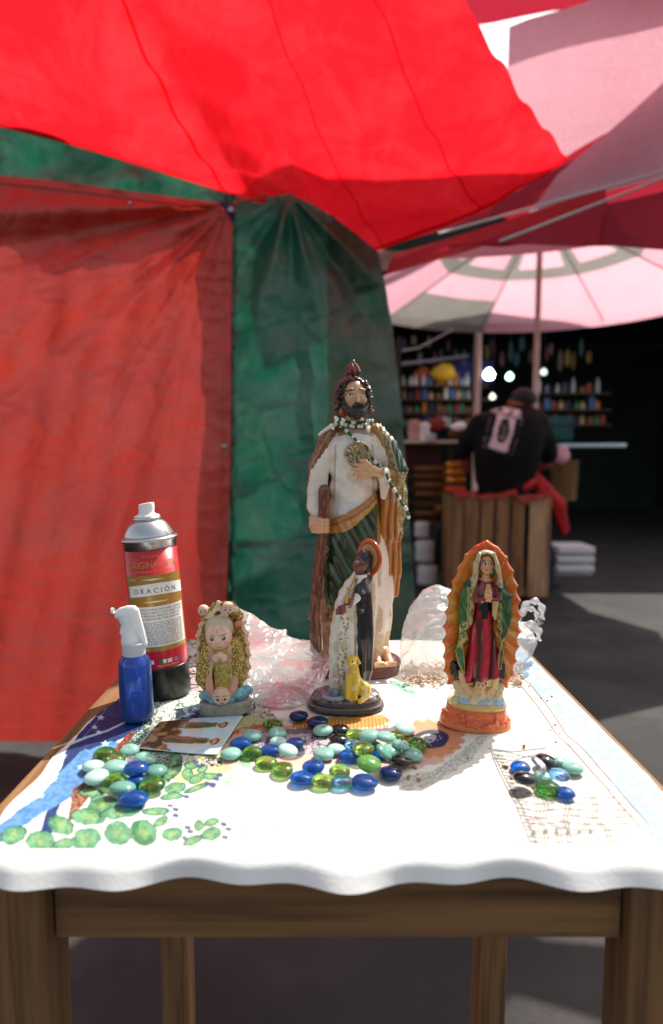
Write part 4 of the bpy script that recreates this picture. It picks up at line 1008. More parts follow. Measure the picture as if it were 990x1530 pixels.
# feet
for fx, fy_ in ((575, -20), (558, -24), (494, -24)):
    sc.add(chain([S(fx, 970, fy_+8), S(fx+3, 979, fy_-2), S(fx+6, 982, fy_-14)], [7, 6.5, 5]), FLESH, 3)
    for q in range(5): sc.add(cap(S(fx-1+q*3.4, 980, fy_-18), S(fx-1+q*3.6, 983.5, fy_-23+q), 2.2, 1.9), FLESH, .6)
def sjp(x, y, z, C):
    px = x+X0; py = 1005-z
    wh = (np.abs(C-np.array(WHITE)).sum(1) < 2)
    low = np.clip((250-z)/20, 0, 1)*wh
    # under tunic: tan, cream and white stripes of paint
    n = fbm(x*1.6, y, z*.35, 14, 4)
    C = setc(C, low*(n > .52), (206, 190, 158)); C = setc(C, low*(px < 505)*np.clip((z-20)/30, 0, 1), (150, 98, 58), .75)
    C = setc(C, low*(px < 500)*(vnoise(x, y, z, 6, 3) > .5), (196, 176, 140), .7)
    C = setc(C, low*(z < 62)*(px > 548), (222, 204, 168))
    # worn dirt, neckline and waist tint of the tunic, crease shade beside the arms
    C = setc(C, wh*(z > 250)*np.clip((fbm(x, y, z*.5, 30, 12)-.45)*4, 0, 1), (214, 190, 158), .5)
    C = setc(C, wh*(z > 362-np.abs(x+2)*.2)*(np.abs(x+2) < 26), (150, 120, 92), .8); C = setc(C, wh*(z > 371)*(np.abs(x+2) < 16), FLESH)
    C = setc(C, wh*(z > 262)*(np.abs(np.abs(x+4)-27-(350-z)*.02) < 1.6)*(z < 345), (150, 134, 108), .5)  # crease shade painted in where the arms meet the torso
    C = setc(C, wh*(z > 240)*(z < 262)*(np.abs(x) < 40), (200, 208, 214), .4)
    C = setc(C, (z < 24)*wh, (120, 70, 50))
    return C
sc.build('body', (-95, -58, 14), (85, 40, 402), 1.35, M['resin'], sj, ss, paint=sjp)
fy1 = front_y(sc)
# green mantle swept across the front
man = Sculpt()
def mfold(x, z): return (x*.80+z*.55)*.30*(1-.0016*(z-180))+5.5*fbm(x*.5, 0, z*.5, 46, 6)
def bodyY(x, z, off=0):
    A = np.array(sorted(tors), float); cx, cy, rx, ry = [np.interp(z, A[:, 0], A[:, i]) for i in (1, 2, 3, 4)]
    u = np.clip(np.abs((x-cx)/rx), 0, .97); return cy-ry*(1-u**2.15)**(1/2.15)-off
pm = [dia(*q) for q in ((486, 772), (505, 764), (528, 752), (545, 740), (558, 727), (566, 735), (570, 760), (566, 800), (558, 850), (540, 880), (520, 888), (506, 896), (500, 914), (486, 926), (482, 915), (486, 900), (478, 870), (474, 840), (476, 800))]
man.add(relief(pm, 4.5, lambda x, z: bodyY(x, z, 2.0), 10, ridge=lambda x, z: .95*np.sin(mfold(x, z))*(.5+fbm(x, 5, z, 30, 19))+.5*np.sin((x*.8+z*.45)*.62+1)), GREEN, 3)
def manp(x, y, z, C):
    px = x+X0; py = 1005-z
    up = np.interp(px, [470, 486, 505, 528, 545, 558, 580], [785, 772, 764, 752, 740, 727, 715])
    d = py-up
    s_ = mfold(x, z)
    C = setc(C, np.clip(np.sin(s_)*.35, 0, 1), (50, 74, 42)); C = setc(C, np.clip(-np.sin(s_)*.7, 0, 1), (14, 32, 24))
    C = setc(C, (d < 21+3*np.sin(px*.1)), (184, 120, 52)); C = setc(C, (np.abs(d-9-(px-500)*.05) < 1.6), (120, 70, 30), .7); C = setc(C, (d < 21)*(d > 13)*(px > 518)*(vnoise(x, y, z, 2.2, 4) > .45), (196, 160, 86))
    C = setc(C, (np.abs(d-22-3*np.sin(px*.1)) < 1), (196, 150, 80))
    C = setc(C, (py > 897)*(px < 505)*1.0, (150, 112, 44)); C = setc(C, (py > 897)*(px < 505)*(vnoise(x, y, z, 3, 6) > .6), (90, 70, 30))
    C = setc(C, (px > 560)*(py > 735)*1.0, OCH); C = setc(C, (vnoise(x, y, z*.5, 9, 14) > .72)*(d > 20), (92, 104, 56), .5)
    return C
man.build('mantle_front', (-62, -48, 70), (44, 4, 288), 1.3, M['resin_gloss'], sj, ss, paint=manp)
# mantle over shoulders and hanging at the right
mr = Sculpt()
mr.add(chain([S(560, 640, 2), S(577, 662, 2), S(592, 698, -3), S(590, 716, -8)], [12, 14, 15, 9], 1.4), (40, 66, 40), 6)
mr.add(chain([S(588, 700, 2), S(596, 730, -4), S(597, 762, -8), S(590, 778, -4)], [11, 9, 8, 6], 1.3), GOLD, 6)
mr.add(chain([S(574, 705, -8), S(579, 745, -12), S(583, 790, -8), S(580, 815, -6)], [12, 17, 17, 9], .9), OCH, 6)
mr.add(chain([S(582, 812, -4), S(584, 850, -4), S(586, 884, -4)], [14, 15.5, 8], .8), OCH, 6)
mr.add(chain([S(570, 880, 2), S(574, 915, 0), S(576, 930, 0)], [9, 9, 6], .9), (214, 168, 104), 6)
mr.add(relief([dia(*q) for q in ((560, 640), (575, 650), (590, 675), (600, 720), (592, 880), (570, 940), (500, 945), (478, 700), (490, 640), (520, 628))], 7, 20, 10), GREEN, 4)
mr.add(chain([S(500, 634, -7), S(483, 655, -9), S(468, 690, -8), S(460, 716, -6)], [7, 9.5, 8, 3], 1.35), (120, 66, 48), 6)
def foldm(x, y, z):
    return 1.5*np.sin(x*.62+y*.25+.7*np.sin(z*.06))*np.clip((330-z)/60, 0.15, 1)+.6*np.sin(x*1.1+z*.05)
def mrp(x, y, z, C):
    px = x+X0; py = 1005-z
    right = px > 548
    sh = right*(py < 726)
    C = setc(C, sh*(px+ (py-640)*-.28 < 574), (168, 118, 56))
    C = setc(C, sh*(px+(py-640)*-.28 > 563)*(px+(py-640)*-.28 < 575), (172, 150, 96))
    C = setc(C, sh*(np.abs(px+(py-640)*-.28-569) < 4)*(vnoise(x, y, z, 2, 5) > .5), (110, 84, 40))
    C = setc(C, sh*(px+(py-640)*-.28 > 577)*1.0, (34, 62, 42))
    low = right*(py >= 724)
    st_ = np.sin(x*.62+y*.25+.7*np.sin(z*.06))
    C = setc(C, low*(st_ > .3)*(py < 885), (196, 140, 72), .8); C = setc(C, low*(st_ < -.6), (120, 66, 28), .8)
    C = setc(C, right*(px > 592)*(py > 700)*(py < 790)*1.0, (150, 128, 80)); C = setc(C, right*(px > 590)*(py > 700)*(py < 790)*(vnoise(x, y, z, 2, 9) > .55), (206, 190, 140))
    C = setc(C, low*(px < 572)*(py > 835)*1.0, (228, 224, 214))
    C = setc(C, right*(y > 12)*1.0, GREEN)
    lf = px < 505
    C = setc(C, lf*(np.abs((px-478)+(py-668)*.55+2) < 2.2)*(y < 0), (150, 120, 70)); C = setc(C, lf*(vnoise(x, y, z, 2.5, 2) > .62)*(py > 640), (160, 132, 86), .8)
    return C
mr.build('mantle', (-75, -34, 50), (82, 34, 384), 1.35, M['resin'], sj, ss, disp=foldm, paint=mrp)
# lightly ridged collar, medallion
md = Sculpt(); c_ = S(530.5, 674, -30)
md.add(lambda x, y, z: np.maximum(np.sqrt(((x-c_[0])/1.0)**2+((z-c_[2])/1.02)**2)-18.5, np.abs(y+34+ (x-c_[0])*.02)-2.6), (150, 128, 88), 0)
md.add(lambda x, y, z: np.sqrt((np.sqrt((x-c_[0])**2+(z-c_[2])**2)-17.3)**2+(y+36.5)**2)-1.6, (178, 156, 112), 1)
md.build('medallion', (c_[0]-22, -42, c_[2]-22), (c_[0]+22, -28, c_[2]+22), .8, M['resin'], sj, ss, disp=lambda x, y, z: 1.1*(vnoise(x, y, z, 3.2, 7)-.5)*2*(y < -33),
         paint=lambda x, y, z, C: setc(setc(C, (vnoise(x, y, z, 3.2, 7) < .42)*1.0, (96, 78, 48)), (vnoise(x, y, z, 2, 9) > .7), (206, 186, 140)))
# head
hd = Sculpt(); HC = (527.5, 590)
def H(px, py, y): return S(px, py, y)
hd.add(ell(H(527.5, 589, -6), (16.8, 18, 23)), FLESH, 3); hd.add(ell(H(529, 604, -11), (11.5, 12, 12)), FLESH, 5)
hd.add(chain([H(530, 585, -23), H(531.5, 598, -28)], [2.0, 3.2]), FLESH, 2.5)
hd.add(chain([H(515, 582.5, -21.5), H(522, 580.5, -24)], [1.6, 1.8]), FLESH, 3); hd.add(chain([H(534, 580.5, -24), H(542, 582, -20)], [1.8, 1.6]), FLESH, 3)
hd.add(ell(H(519, 596, -18), (5, 4, 5)), FLESH, 4); hd.add(ell(H(540, 596, -17), (5, 4, 5)), FLESH, 4)
hd.add(ell(H(503.5, 601, -2), (3, 4, 6)), (190, 84, 54), 1); hd.add(ell(H(509, 612, -2), (6, 6, 9)), (200, 100, 60), 2)
def hdp(x, y, z, C):
    px = x+X0; py = 1005-z; f = y < -6
    for ex, ey, a_, b_ in ((519.5, 588.2, 4.2, 2.3), (538, 587.2, 4.0, 2.6)):
        d = ((px-ex)/a_)**2+((py-ey)/b_)**2; C = setc(C, f*(d < 1), (228, 216, 190)); C = setc(C, f*(((px-ex-.4)/1.7)**2+((py-ey)/2.1)**2 < 1), (34, 26, 20))
        C = setc(C, f*(np.abs(d-1.05) < .38)*(py < ey+.6), (40, 26, 20)); 
    C = setc(C, f*(np.abs(py-582.3+(px-519)*.10) < .9)*(np.abs(px-518.5) < 5.5), (70, 42, 28)); C = setc(C, f*(np.abs(py-581-(px-538)*.12) < .9)*(np.abs(px-538) < 5.5), (48, 30, 22))
    C = setc(C, f*(((px-526)/1)**2+((py-581.5)/1)**2 < 1), (70, 40, 30))
    C = setc(C, f*(((px-532)/4.4)**2+((py-606.5)/1.5)**2 < 1), (170, 74, 60))
    C = setc(C, f*np.clip(1-((px-516)**2+(py-596)**2)/30, 0, 1), (220, 140, 110), .35)
    return C
hd.build('head', (-30, -36, 376), (24, 18, 442), .8, M['resin'], sj, ss, paint=hdp)
hr = Sculpt(); HAIR = (44, 26, 20)
rg = random.Random(5)
hr.add(ell(H(525, 586, 4), (26, 22, 27)), HAIR, 4)
for k in range(46):
    a_ = R(-200+k*220/45); rx_, rz_ = 22+rg.uniform(-1, 3), 24+rg.uniform(-1, 2)
    hr.add(ell((525-X0+rx_*math.cos(a_), rg.uniform(-12, -2), (1005-589)-rz_*math.sin(a_)*1), (4.2, 5, 4.2)), HAIR, 2.2)
for k in range(10): hr.add(ell(H(502+rg.uniform(-3, 4), 588+k*3.2, rg.uniform(-8, 3)), (5, 6, 4.4)), HAIR, 2); hr.add(ell(H(549+rg.uniform(-3, 3), 585+k*3, rg.uniform(-9, 1)), (4.6, 6, 4.2)), HAIR, 2)
facecut = lambda x, y, z: np.where(y < 6, 1, 0)*0-1+0*x
def hcut(x, y, z):
    d = (((x+2.2)/16.2)**2+((z-414)/24)**2-1)*12
    return np.where(y < 2, -d, -5)+0*z
hr.build('hair', (-42, -26, 374), (34, 32, 452), .95, M['resin_gloss'], sj, ss, disp=lambda x, y, z: 1.0*np.sin(x*.9+z*.5)*np.sin(z*1.1-y*.6), cut=hcut,
         paint=lambda x, y, z, C: setc(setc(C, (vnoise(x, y, z, 4, 2) > .66), (96, 60, 44)), (x < -8)*(z > 436)*(z < 447)*(x > -26)*1.0, (110, 22, 24), .8))
br = Sculpt(); BD = (26, 22, 24)
br.add(chain([H(511, 596, -10), H(514, 606, -14), H(522, 614, -19), H(531, 618, -21)], [3.6, 5, 6, 6.5]), BD, 3)
br.add(chain([H(544, 597, -10), H(543, 606, -15), H(538, 613, -20), H(532, 617, -22)], [3, 4, 6, 6]), BD, 3)
br.add(chain([H(523, 606, -24), H(528, 602.5, -27.5), H(531.5, 601.8, -28.5), H(536, 602.5, -26.5), H(540.5, 606, -23)], [1.8, 2.6, 2.4, 2.6, 1.8]), BD, 1.5)
br.add(ell(H(531, 613, -23), (10, 6, 7)), BD, 3)
br.build('beard', (-26, -36, 374), (20, -2, 412), .8, M['resin_gloss'], sj, ss, disp=lambda x, y, z: .9*np.sin(x*1.3+z*.4)*np.cos(z*.9))
fm = Sculpt(); fm.add(ell(H(524.5, 553, -2), (10.8, 10, 11)), (122, 26, 24), 2); fm.add(chain([H(524.5, 547, -2), H(525.5, 538, -3)], [7, 1.6]), (122, 26, 24), 5)
fm.build('flame', (-22, -16, 438), (12, 12, 474), .8, M['resin_gloss'], sj, ss, disp=lambda x, y, z: .8*np.sin(np.arctan2(y+2, x+5)*7+z*.25),
         paint=lambda x, y, z, C: setc(C, (vnoise(x, y, z, 3, 2) > .62), (60, 14, 16)))
# staff
sf = Sculpt(); sf.add(chain([S(483, 726, -33), S(482, 760, -33), S(479.5, 800, -32), S(473, 850, -31), S(469, 905, -31), S(470, 960, -30)], [8.2, 7.2, 7.6, 7.2, 7.0, 8.5]), (92, 50, 32), 3)
sf.add(ell(S(464.5, 911, -31), (5, 5, 6)), (120, 74, 48), 4); sf.add(ell(S(487, 812, -34), (4, 4, 5)), (92, 50, 32), 4); sf.add(ell(S(476, 880, -36), (4, 3, 7)), (92, 50, 32), 3)
sf.build('staff', (-78, -48, 36), (-32, -18, 292), 1.1, M['resin'], sj, ss, disp=lambda x, y, z: .9*np.sin(x*1.2+1.8*np.sin(z*.05))*np.cos(y)+1.2*(vnoise(x*2, y*2, z*.4, 6, 3)-.5),
         paint=lambda x, y, z, C: setc(setc(C, (vnoise(x*2, y*2, z*.4, 4, 3) > .58), (132, 82, 56)), (vnoise(x, y, z, 1.6, 8) > .88), (150, 112, 84)))
# base and rock
bs = Sculpt(); bs.add(prof([(0, 0, 0, 66, 44), (4, 0, 0, 68, 46), (10, 0, 0, 64, 43), (13, 0, 0, 62, 42), (17, 0, 0, 66, 44), (23, 0, 0, 63, 42), (25, 0, 0, 58, 38)], None, 2.3), (104, 60, 50), 2)
for px, py, y, r in ((480, 975, -16, 16), (512, 982, -12, 14), (575, 986, -12, 12), (548, 988, -20, 12), (590, 985, 2, 11)): bs.add(ell(S(px, py+6, y), (r, r*.9, r*.8)), (190, 165, 130), 8)
bs.build('base', (-74, -52, -1), (74, 52, 48), 1.5, M['resin'], sj, ss, disp=lambda x, y, z: 1.3*(vnoise(x, y, z, 7, 4)-.5)*(z > 24), paint=lambda x, y, z, C: setc(C, (vnoise(x, y, z, 4, 5) > .7), (140, 96, 80), .6))

# bead strands resting on the saint
rb_ = random.Random(11)
def strand(pts, dens, off=2.4, alt=(3, 2)):
    out = []; P2 = [pts[0]]
    L = 0; acc = []
    for i in range(len(pts)-1):
        (x0, y0), (x1, y1) = pts[i], pts[i+1]; d = math.hypot(x1-x0, y1-y0); n = max(1, int(d/.5))
        for k in range(n): acc.append((x0+(x1-x0)*k/n, y0+(y1-y0)*k/n))
    lastp = None; res = []; ylast = -25
    for (px, py) in acc:
        a = dia(px, py); y = fy1(a[0], a[1], None)
        y = (ylast if y is None else min(y, -8))
        y = ylast*.85+y*.15; ylast = y
        q = (a[0], y-off-1.5, a[1])
        if lastp is None or math.dist(q, lastp) >= dens: res.append(q); lastp = q
    return res
beads = empty('bead_necklace', sj.location, 'necklace of green and white seed beads round the tall saint\'s neck and arm', 'necklace')
strands = [strand([(497, 622), (505, 624), (520, 628), (535, 628), (547, 625), (552, 628)], 3.0), strand([(500, 628), (512, 631), (525, 634), (540, 634), (550, 629), (553, 625)], 3.6),
           strand([(499, 622), (506, 634), (515, 640), (525, 650), (537, 664), (548, 675), (558, 688), (569, 696), (575, 712), (583, 725), (592, 740), (600, 752), (604, 762), (603, 772), (600, 778)], 2.9, 4.5),
           strand([(493, 633), (486, 638), (480, 642), (474, 648)], 3.4, 3), strand([(495, 636), (505, 625)], 3.2)]
pats = ['ggggwwg', 'wgwwgw', 'wwgggwgggg', 'wwwww', 'wwg']
bw, bgm = MB(), MB()
for q, (sr, pt) in enumerate(zip(strands, pats)):
    for i, p in enumerate(sr):
        w_ = pt[i % len(pt)] == 'w'; r = (3.0 if w_ else 2.4)*ss*rb_.uniform(.9, 1.1)
        (bw if w_ else bgm).lathe([(0, -r), (r*.75, -r*.75), (r, 0), (r*.75, r*.75), (0, r)], 7, (p[0]*ss, (p[1]+rb_.uniform(-.4, .4))*ss, p[2]*ss))
bw.build('white_beads', flat('white_bead', (235, 232, 222), .25), beads, True); bgm.build('green_beads', flat('green_bead', (36, 110, 40), .15, trans=.3), beads, True)
th_ = MB()
for sr in strands[:3]: th_.tube([(p[0]*ss, p[1]*ss, p[2]*ss) for p in sr], .0003, 4)
th_.build('thread', flat('thread', (220, 220, 210)), beads)

# ---------- dark skinned saint with black cape, dog and halo
def base_T(px, py): p = T(px, py); return p, p.y/FPX
pm_, sm = base_T(516, 1056)
mt_ = empty('small_saint_statue', (pm_.x, pm_.y, TZ+.001), 'small statue of a saint in white robe and black cape with yellow dog', 'statue')
def Q(px, py, y): return (px-516.0, y, 1058.0-py)
sk = (112, 62, 52)
sc = Sculpt()
rob = [(26, 2, -2, 26, 20), (50, 1, -2, 25, 19), (90, 1, -2, 25, 18), (130, 1, -2, 23, 17), (160, 3, -1, 20, 15), (180, 8, 0, 18, 13), (195, 14, 1, 15, 11), (204, 18, 1, 10, 8), (212, 20, 1, 6.5, 6)]
sc.add(prof(rob, lambda a, z, x, y: 1.5*np.clip((150-z)/50, 0, 1)*np.sin(a*9+.4)+.4*np.sin(z*.3+x*.2), 2.2), (222, 216, 200), 3)
sc.add(chain([Q(523, 868, -8), Q(511, 890, -14), Q(509, 905, -19)], [9, 8.5, 7]), (222, 216, 200), 5)
sc.add(chain([Q(511, 905, -19), Q(509, 901, -24)], [5, 5]), sk, 2)
sc.add(ell(Q(508, 901, -25), (6, 4.5, 7)), sk, 2)
for q in range(4): sc.add(chain([Q(504, 896+q*3.2, -28), Q(509, 894+q*3.2, -31), Q(514, 893+q*3.2, -28)], [1.9, 1.8, 1.5]), sk, .6)
sc.add(ell(Q(517, 888, -24), (5, 4, 6)), sk, 2)
for q in range(4): sc.add(chain([Q(514, 884+q*2.8, -27), Q(518, 882+q*2.8, -29), Q(522, 884+q*2.7, -27)], [1.7, 1.6, 1.3]), sk, .6)
sc.add(chain([Q(522, 892, -24), Q(531, 884, -18)], [5, 7]), (222, 216, 200), 3)
# head looking left
sc.add(ell(Q(540, 834, -2), (11.5, 10, 14.5)), sk, 2); sc.add(ell(Q(534, 838, -3), (8, 8, 10)), sk, 3)
sc.add(chain([Q(532, 832, -7), Q(528, 836.5, -8)], [1.8, 2.4]), sk, 2); sc.add(ell(Q(531, 841.5, -7), (3, 4, 2)), sk, 1.5); sc.add(ell(Q(532.5, 847, -6), (4, 4, 3.5)), sk, 2)
sc.add(chain([Q(539, 845, 0), Q(538, 856, 0)], [6.5, 7]), sk, 2); sc.add(ell(Q(546, 834, -9), (2.4, 2, 4)), sk, 1)
def mp_(x, y, z, C):
    px = x+516; py = 1058-z; rb_m = np.abs(C-np.array((222, 216, 200))).sum(1) < 3; hm = np.abs(C-np.array(sk)).sum(1) < 3
    lo = rb_m*(py > 905)
    C = setc(C, lo*(np.abs(px-(514-(py-905)*.06)) < 7)*(vnoise(x, y, z, 2, 3) > .58), (140, 112, 58), .8)
    C = setc(C, lo*(np.abs(px-530) < 1.6), (120, 112, 98), .6); C = setc(C, lo*(vnoise(x, y, z*.4, 8, 5) > .7), (190, 176, 150), .6)
    C = setc(C, rb_m*(py < 900)*(np.abs(px-(521+ (900-py)*.25)) < 2.4), (120, 70, 66), .8)
    C = setc(C, hm*(z > 150)*(((px-532)/2.4)**2+((py-831)/1.4)**2 < 1), (205, 190, 170)); C = setc(C, hm*(z > 150)*(((px-531.5)/1.1)**2+((py-831)/1.3)**2 < 1), (20, 14, 12))
    C = setc(C, hm*(z > 150)*(np.abs(py-827.6) < .8)*(np.abs(px-532.5) < 3.4), (26, 16, 14))
    C = setc(C, hm*(((px-530)/3)**2+((py-842)/1.4)**2 < 1)*(z > 150), (140, 56, 52))
    return C
sc.build('body', (-36, -38, 22), (50, 26, 246), .95, M['resin'], mt_, sm, paint=mp_)
cp = Sculpt(); BLK = (26, 27, 32)
cp.add(prof([(44, 24, 4, 14, 18), (60, 25, 3, 17, 20), (110, 25, 2, 18, 20), (150, 25, 2, 17, 18), (180, 24, 1, 15, 15), (198, 22, 2, 10, 10), (205, 20, 3, 7, 7)], lambda a, z, x, y: 1.2*np.sin(a*7)*np.clip((160-z)/60, 0, 1), 2.3), BLK, 4)
cp.add(chain([Q(528, 866, -6), Q(536, 880, -14), Q(537, 900, -16)], [5, 7, 5]), BLK, 5)
cp.add(relief([(x-516.0, 1058-y) for x, y in ((505, 890), (515, 868), (536, 858), (550, 862), (556, 1000), (520, 1010), (498, 1005), (500, 920))], 6, 12, 8), BLK, 3)
cp.add(chain([Q(524, 868, -11), Q(516, 885, -16), Q(503, 905, -12), Q(502, 935, -2)], [2.2, 2.2, 2.5, 3]), (70, 34, 34), 3)
cp.build('cape', (-30, -32, 40), (50, 28, 210), 1.0, M['resin_gloss'], mt_, sm, paint=lambda x, y, z, C: setc(setc(C, (np.abs(y+16)<1.2)*(x < 40)*0, GOLD), (vnoise(x, y, z*.3, 5, 4) > .72), (58, 44, 46), .6))
ha = Sculpt(); hcx, hcy, hcz = Q(552, 827, 8)
na = R(-54)                                    # disc normal swings towards the left
def hu(x, y): return (x-hcx)*math.cos(na)+(y-hcy)*math.sin(na)
def hn(x, y): return -(x-hcx)*math.sin(na)+(y-hcy)*math.cos(na)
def hr2(x, y, z): return np.sqrt(hu(x, y)**2+((z-hcz))**2)
ha.add(lambda x, y, z: np.maximum(hr2(x, y, z)-26.5, np.abs(hn(x, y))-1.6), (206, 120, 50), 0)
ha.add(lambda x, y, z: np.sqrt((hr2(x, y, z)-25.5)**2+hn(x, y)**2)-2.3, (212, 78, 40), .5)
ha.build('halo', (hcx-30, hcy-30, hcz-30), (hcx+30, hcy+30, hcz+30), .9, M['resin_gloss'], mt_, sm,
         disp=lambda x, y, z: .5*np.sin(np.arctan2(z-hcz, hu(x, y))*30)*(hr2(x, y, z) > 10)*(hr2(x, y, z) < 22), paint=lambda x, y, z, C: setc(setc(C, (hr2(x, y, z) < 20)*1.0, (205, 150, 92)), (np.abs(hr2(x, y, z)-21) < 1)*1.0, (150, 60, 34)))
hh = Sculpt(); hh.add(ell(Q(543.5, 829, 1), (12.5, 12.5, 14.5)), (28, 26, 28), 3)
hh.add(ell(Q(549, 843, 0), (5, 9, 9)), (28, 26, 28), 4)
hh.build('hair', (8, -18, 196), (46, 20, 250), .85, M['resin_gloss'], mt_, sm, disp=lambda x, y, z: .8*np.sin(x*1.1+z*.7)*np.sin(z*1.1+y), cut=lambda x, y, z: np.where((y < 8), np.maximum((z*-1.0+228)*.8 + (x-14)*-1.3+4, -99), -9.)*1.0)
cl = Sculpt(); cl.add(lambda x, y, z: np.sqrt((np.sqrt((x-22)**2+(y+1)**2)-8.5)**2+((z-204-(x-22)*.12)*.8)**2)-2.2, (228, 224, 214), 0)
cl.build('collar', (8, -14, 196), (36, 14, 212), .8, M['resin'], mt_, sm)
gb = Sculpt(); gb.add(chain([Q(516, 886, -30), Q(520, 872, -24), Q(527, 858, -17), Q(529, 852, -14)], [1.6, 1.4, 1.4, 1.6]), (176, 132, 60), 1); gb.add(chain([Q(516, 868, -24), Q(526, 873, -24)], [1.3, 1.3]), (176, 132, 60), 1); gb.add(ell(Q(515, 884, -30), (4, 2.5, 6)), (196, 150, 70), 2)
gb.build('crucifix', (-10, -36, 160), (20, -8, 212), .7, M['resin'], mt_, sm)
dg = Sculpt(); YL = (222, 184, 52)
dg.add(chain([Q(524, 1030, -30), Q(528, 1005, -28), Q(527, 986, -29)], [9, 9.5, 7]), YL, 4); dg.add(ell(Q(525, 975, -31), (6.5, 7, 6.5)), YL, 4); dg.add(chain([Q(524, 974, -35), Q(521, 978, -42)], [4, 2.8]), YL, 3)
dg.add(chain([Q(531, 971, -29), Q(535, 980, -29)], [2.2, 2.6]), YL, 1); dg.add(chain([Q(519, 972, -29), Q(517, 979, -29)], [2, 2.3]), YL, 1)
dg.add(chain([Q(519, 1000, -34), Q(517, 1030, -37)], [4.5, 3.6]), YL, 2); dg.add(chain([Q(530, 1000, -35), Q(529, 1031, -38)], [4.5, 3.6]), YL, 2)
dg.add(ell(Q(543, 1024, -27), (10, 9, 10)), YL, 3); dg.add(chain([Q(546, 1030, -32), Q(536, 1035, -40)], [5, 4]), YL, 2); dg.add(chain([Q(536, 1012, -27), Q(546, 1018, -26)], [7, 6]), YL, 4)
dg.build('dog', (-14, -50, 14), (46, -14, 98), .85, M['resin_gloss'], mt_, sm, paint=lambda x, y, z, C: setc(setc(C, (vnoise(x, y, z, 6, 3) > .62), (238, 222, 140), .8), (((x-8.6)/1.4)**2+((z-83)/1.4)**2 < 1)*(y < -34), (30, 24, 16)))
ct_ = Sculpt(); ct_.add(lambda x, y, z: np.sqrt((np.sqrt(((x+18)/1.25)**2+(y+28)**2)-11)**2+(z-26)**2)-3.4, (140, 150, 162), 0)
ct_.add(ell(Q(497, 1034, -28), (13, 11, 4)), (96, 106, 120), 2); ct_.add(ell(Q(499, 1026, -26), (7, 6, 6)), (122, 132, 144), 3); ct_.add(ell(Q(493, 1022, -29), (3.6, 3.6, 3.6)), (122, 132, 144), 1.5)
ct_.build('grey_cat', (-36, -44, 18), (2, -12, 46), .8, M['resin'], mt_, sm)
ms = Sculpt(); ms.add(chain([Q(500, 1020, -20), Q(501, 1010, -22)], [6, 5]), (196, 186, 170), 3); ms.add(ell(Q(501, 1008, -25), (5, 4.5, 4.5)), (206, 196, 180), 2); ms.add(ell(Q(497, 1003, -23), (1.8, 1.4, 2.2)), (190, 160, 150), .8); ms.add(ell(Q(505, 1003, -23), (1.8, 1.4, 2.2)), (190, 160, 150), .8)
ms.build('mouse', (-24, -34, 30), (-6, -12, 60), .7, M['resin'], mt_, sm, paint=lambda x, y, z, C: setc(C, ((np.abs(np.abs(x+15)-2) < .8)*(np.abs(z-50) < .9)*(y < -27)), (40, 30, 26)))
b_ = Sculpt(); b_.add(prof([(0, 0, 0, 58, 40), (3, 0, 0, 60, 42), (8, 0, 0, 58, 40), (10, 0, 0, 55, 38), (13, 0, 0, 55, 38), (17, 0, 0, 53, 36), (18.5, 0, 0, 50, 34)], None, 2.2), (46, 34, 34), 1)
b_.add(prof([(17, 0, 0, 50, 34), (22, 0, 0, 46, 31), (28, 0, 2, 34, 22), (31, 0, 3, 20, 14)], None, 2.2), (104, 98, 96), 3)
for q in range(16): a_ = q*.4; b_.add(ell((44*math.cos(a_), 30*math.sin(a_), 20), (8, 7, 4)), (96, 88, 88), 4)
b_.build('base', (-66, -48, -1), (66, 48, 36), 1.1, M['resin'], mt_, sm, disp=lambda x, y, z: .9*(vnoise(x, y, z, 4, 4)-.5)*(z > 18),
         paint=lambda x, y, z, C: setc(setc(C, (np.abs(z-9) < 1.2)+(np.abs(z-17.5) < 1)*1.0, (150, 128, 104), .5), (z > 18)*(vnoise(x, y, z, 4, 6) > .62), (150, 146, 148), .7))
# glass top edge etc none

# ---------- praying lady with orange scalloped aureole
pg_, sg = base_T(709, 1083)
gu = empty('praying_lady_statue', (pg_.x, pg_.y, TZ+.001), 'statue of a praying lady in green mantle and crimson dress before an orange scalloped aureole', 'statue', rot=(0, R(2.6), R(-3)))
def G(px, py, y):
    z = 1085.0-py; return (px-709.0-z*.064, y, z)
def scallop(cx, hw, z0, z1, n, tipz, amp=4):
    """closed outline, pointed scallops; hw(t) half width"""
    pts = []
    for side in (1, -1):
        seg = []
        for k in range(n):
            for e in range(5):
                t = (k+e/5)/n; th_t = t*math.pi*.5
                zc = z0+(tipz-z0)*t if hw is None else None
                seg.append((t, e))
        L = []
        for t, e in seg:
            z, w_ = z1(t), hw(t); bulge = amp*(1-math.sin(math.pi*(e/5)) if e else 1)
            L.append((cx+side*(w_+bulge-amp*.4), z))
        pts.append(L)
    return pts[0]+[(cx, tipz)]+pts[1][::-1]
hwz = [(60, 44), (75, 50), (100, 54), (130, 56), (170, 56), (200, 53), (225, 47), (245, 40), (261, 32), (273, 23), (280, 14)]
def gpath(t):
    L = [0]; 
    for i in range(len(hwz)-1): L.append(L[-1]+math.dist(hwz[i], hwz[i+1]))
    d = t*L[-1]; return float(np.interp(d, L, [q[0] for q in hwz])), float(np.interp(d, L, [q[1] for q in hwz]))
out_g = scallop(0, lambda t: gpath(t)[1], 0, lambda t: gpath(t)[0], 10, 287, 4.5)
mdl = Sculpt(); OR = (208, 100, 18)
def mg_y(x, z): return 6-((x/58)**2)*10
mdl.add(relief(out_g, 6.5, mg_y, 4, ridge=None), OR, 0)
def rayphase(x, z): return np.arctan2(z-150, x*1.6)
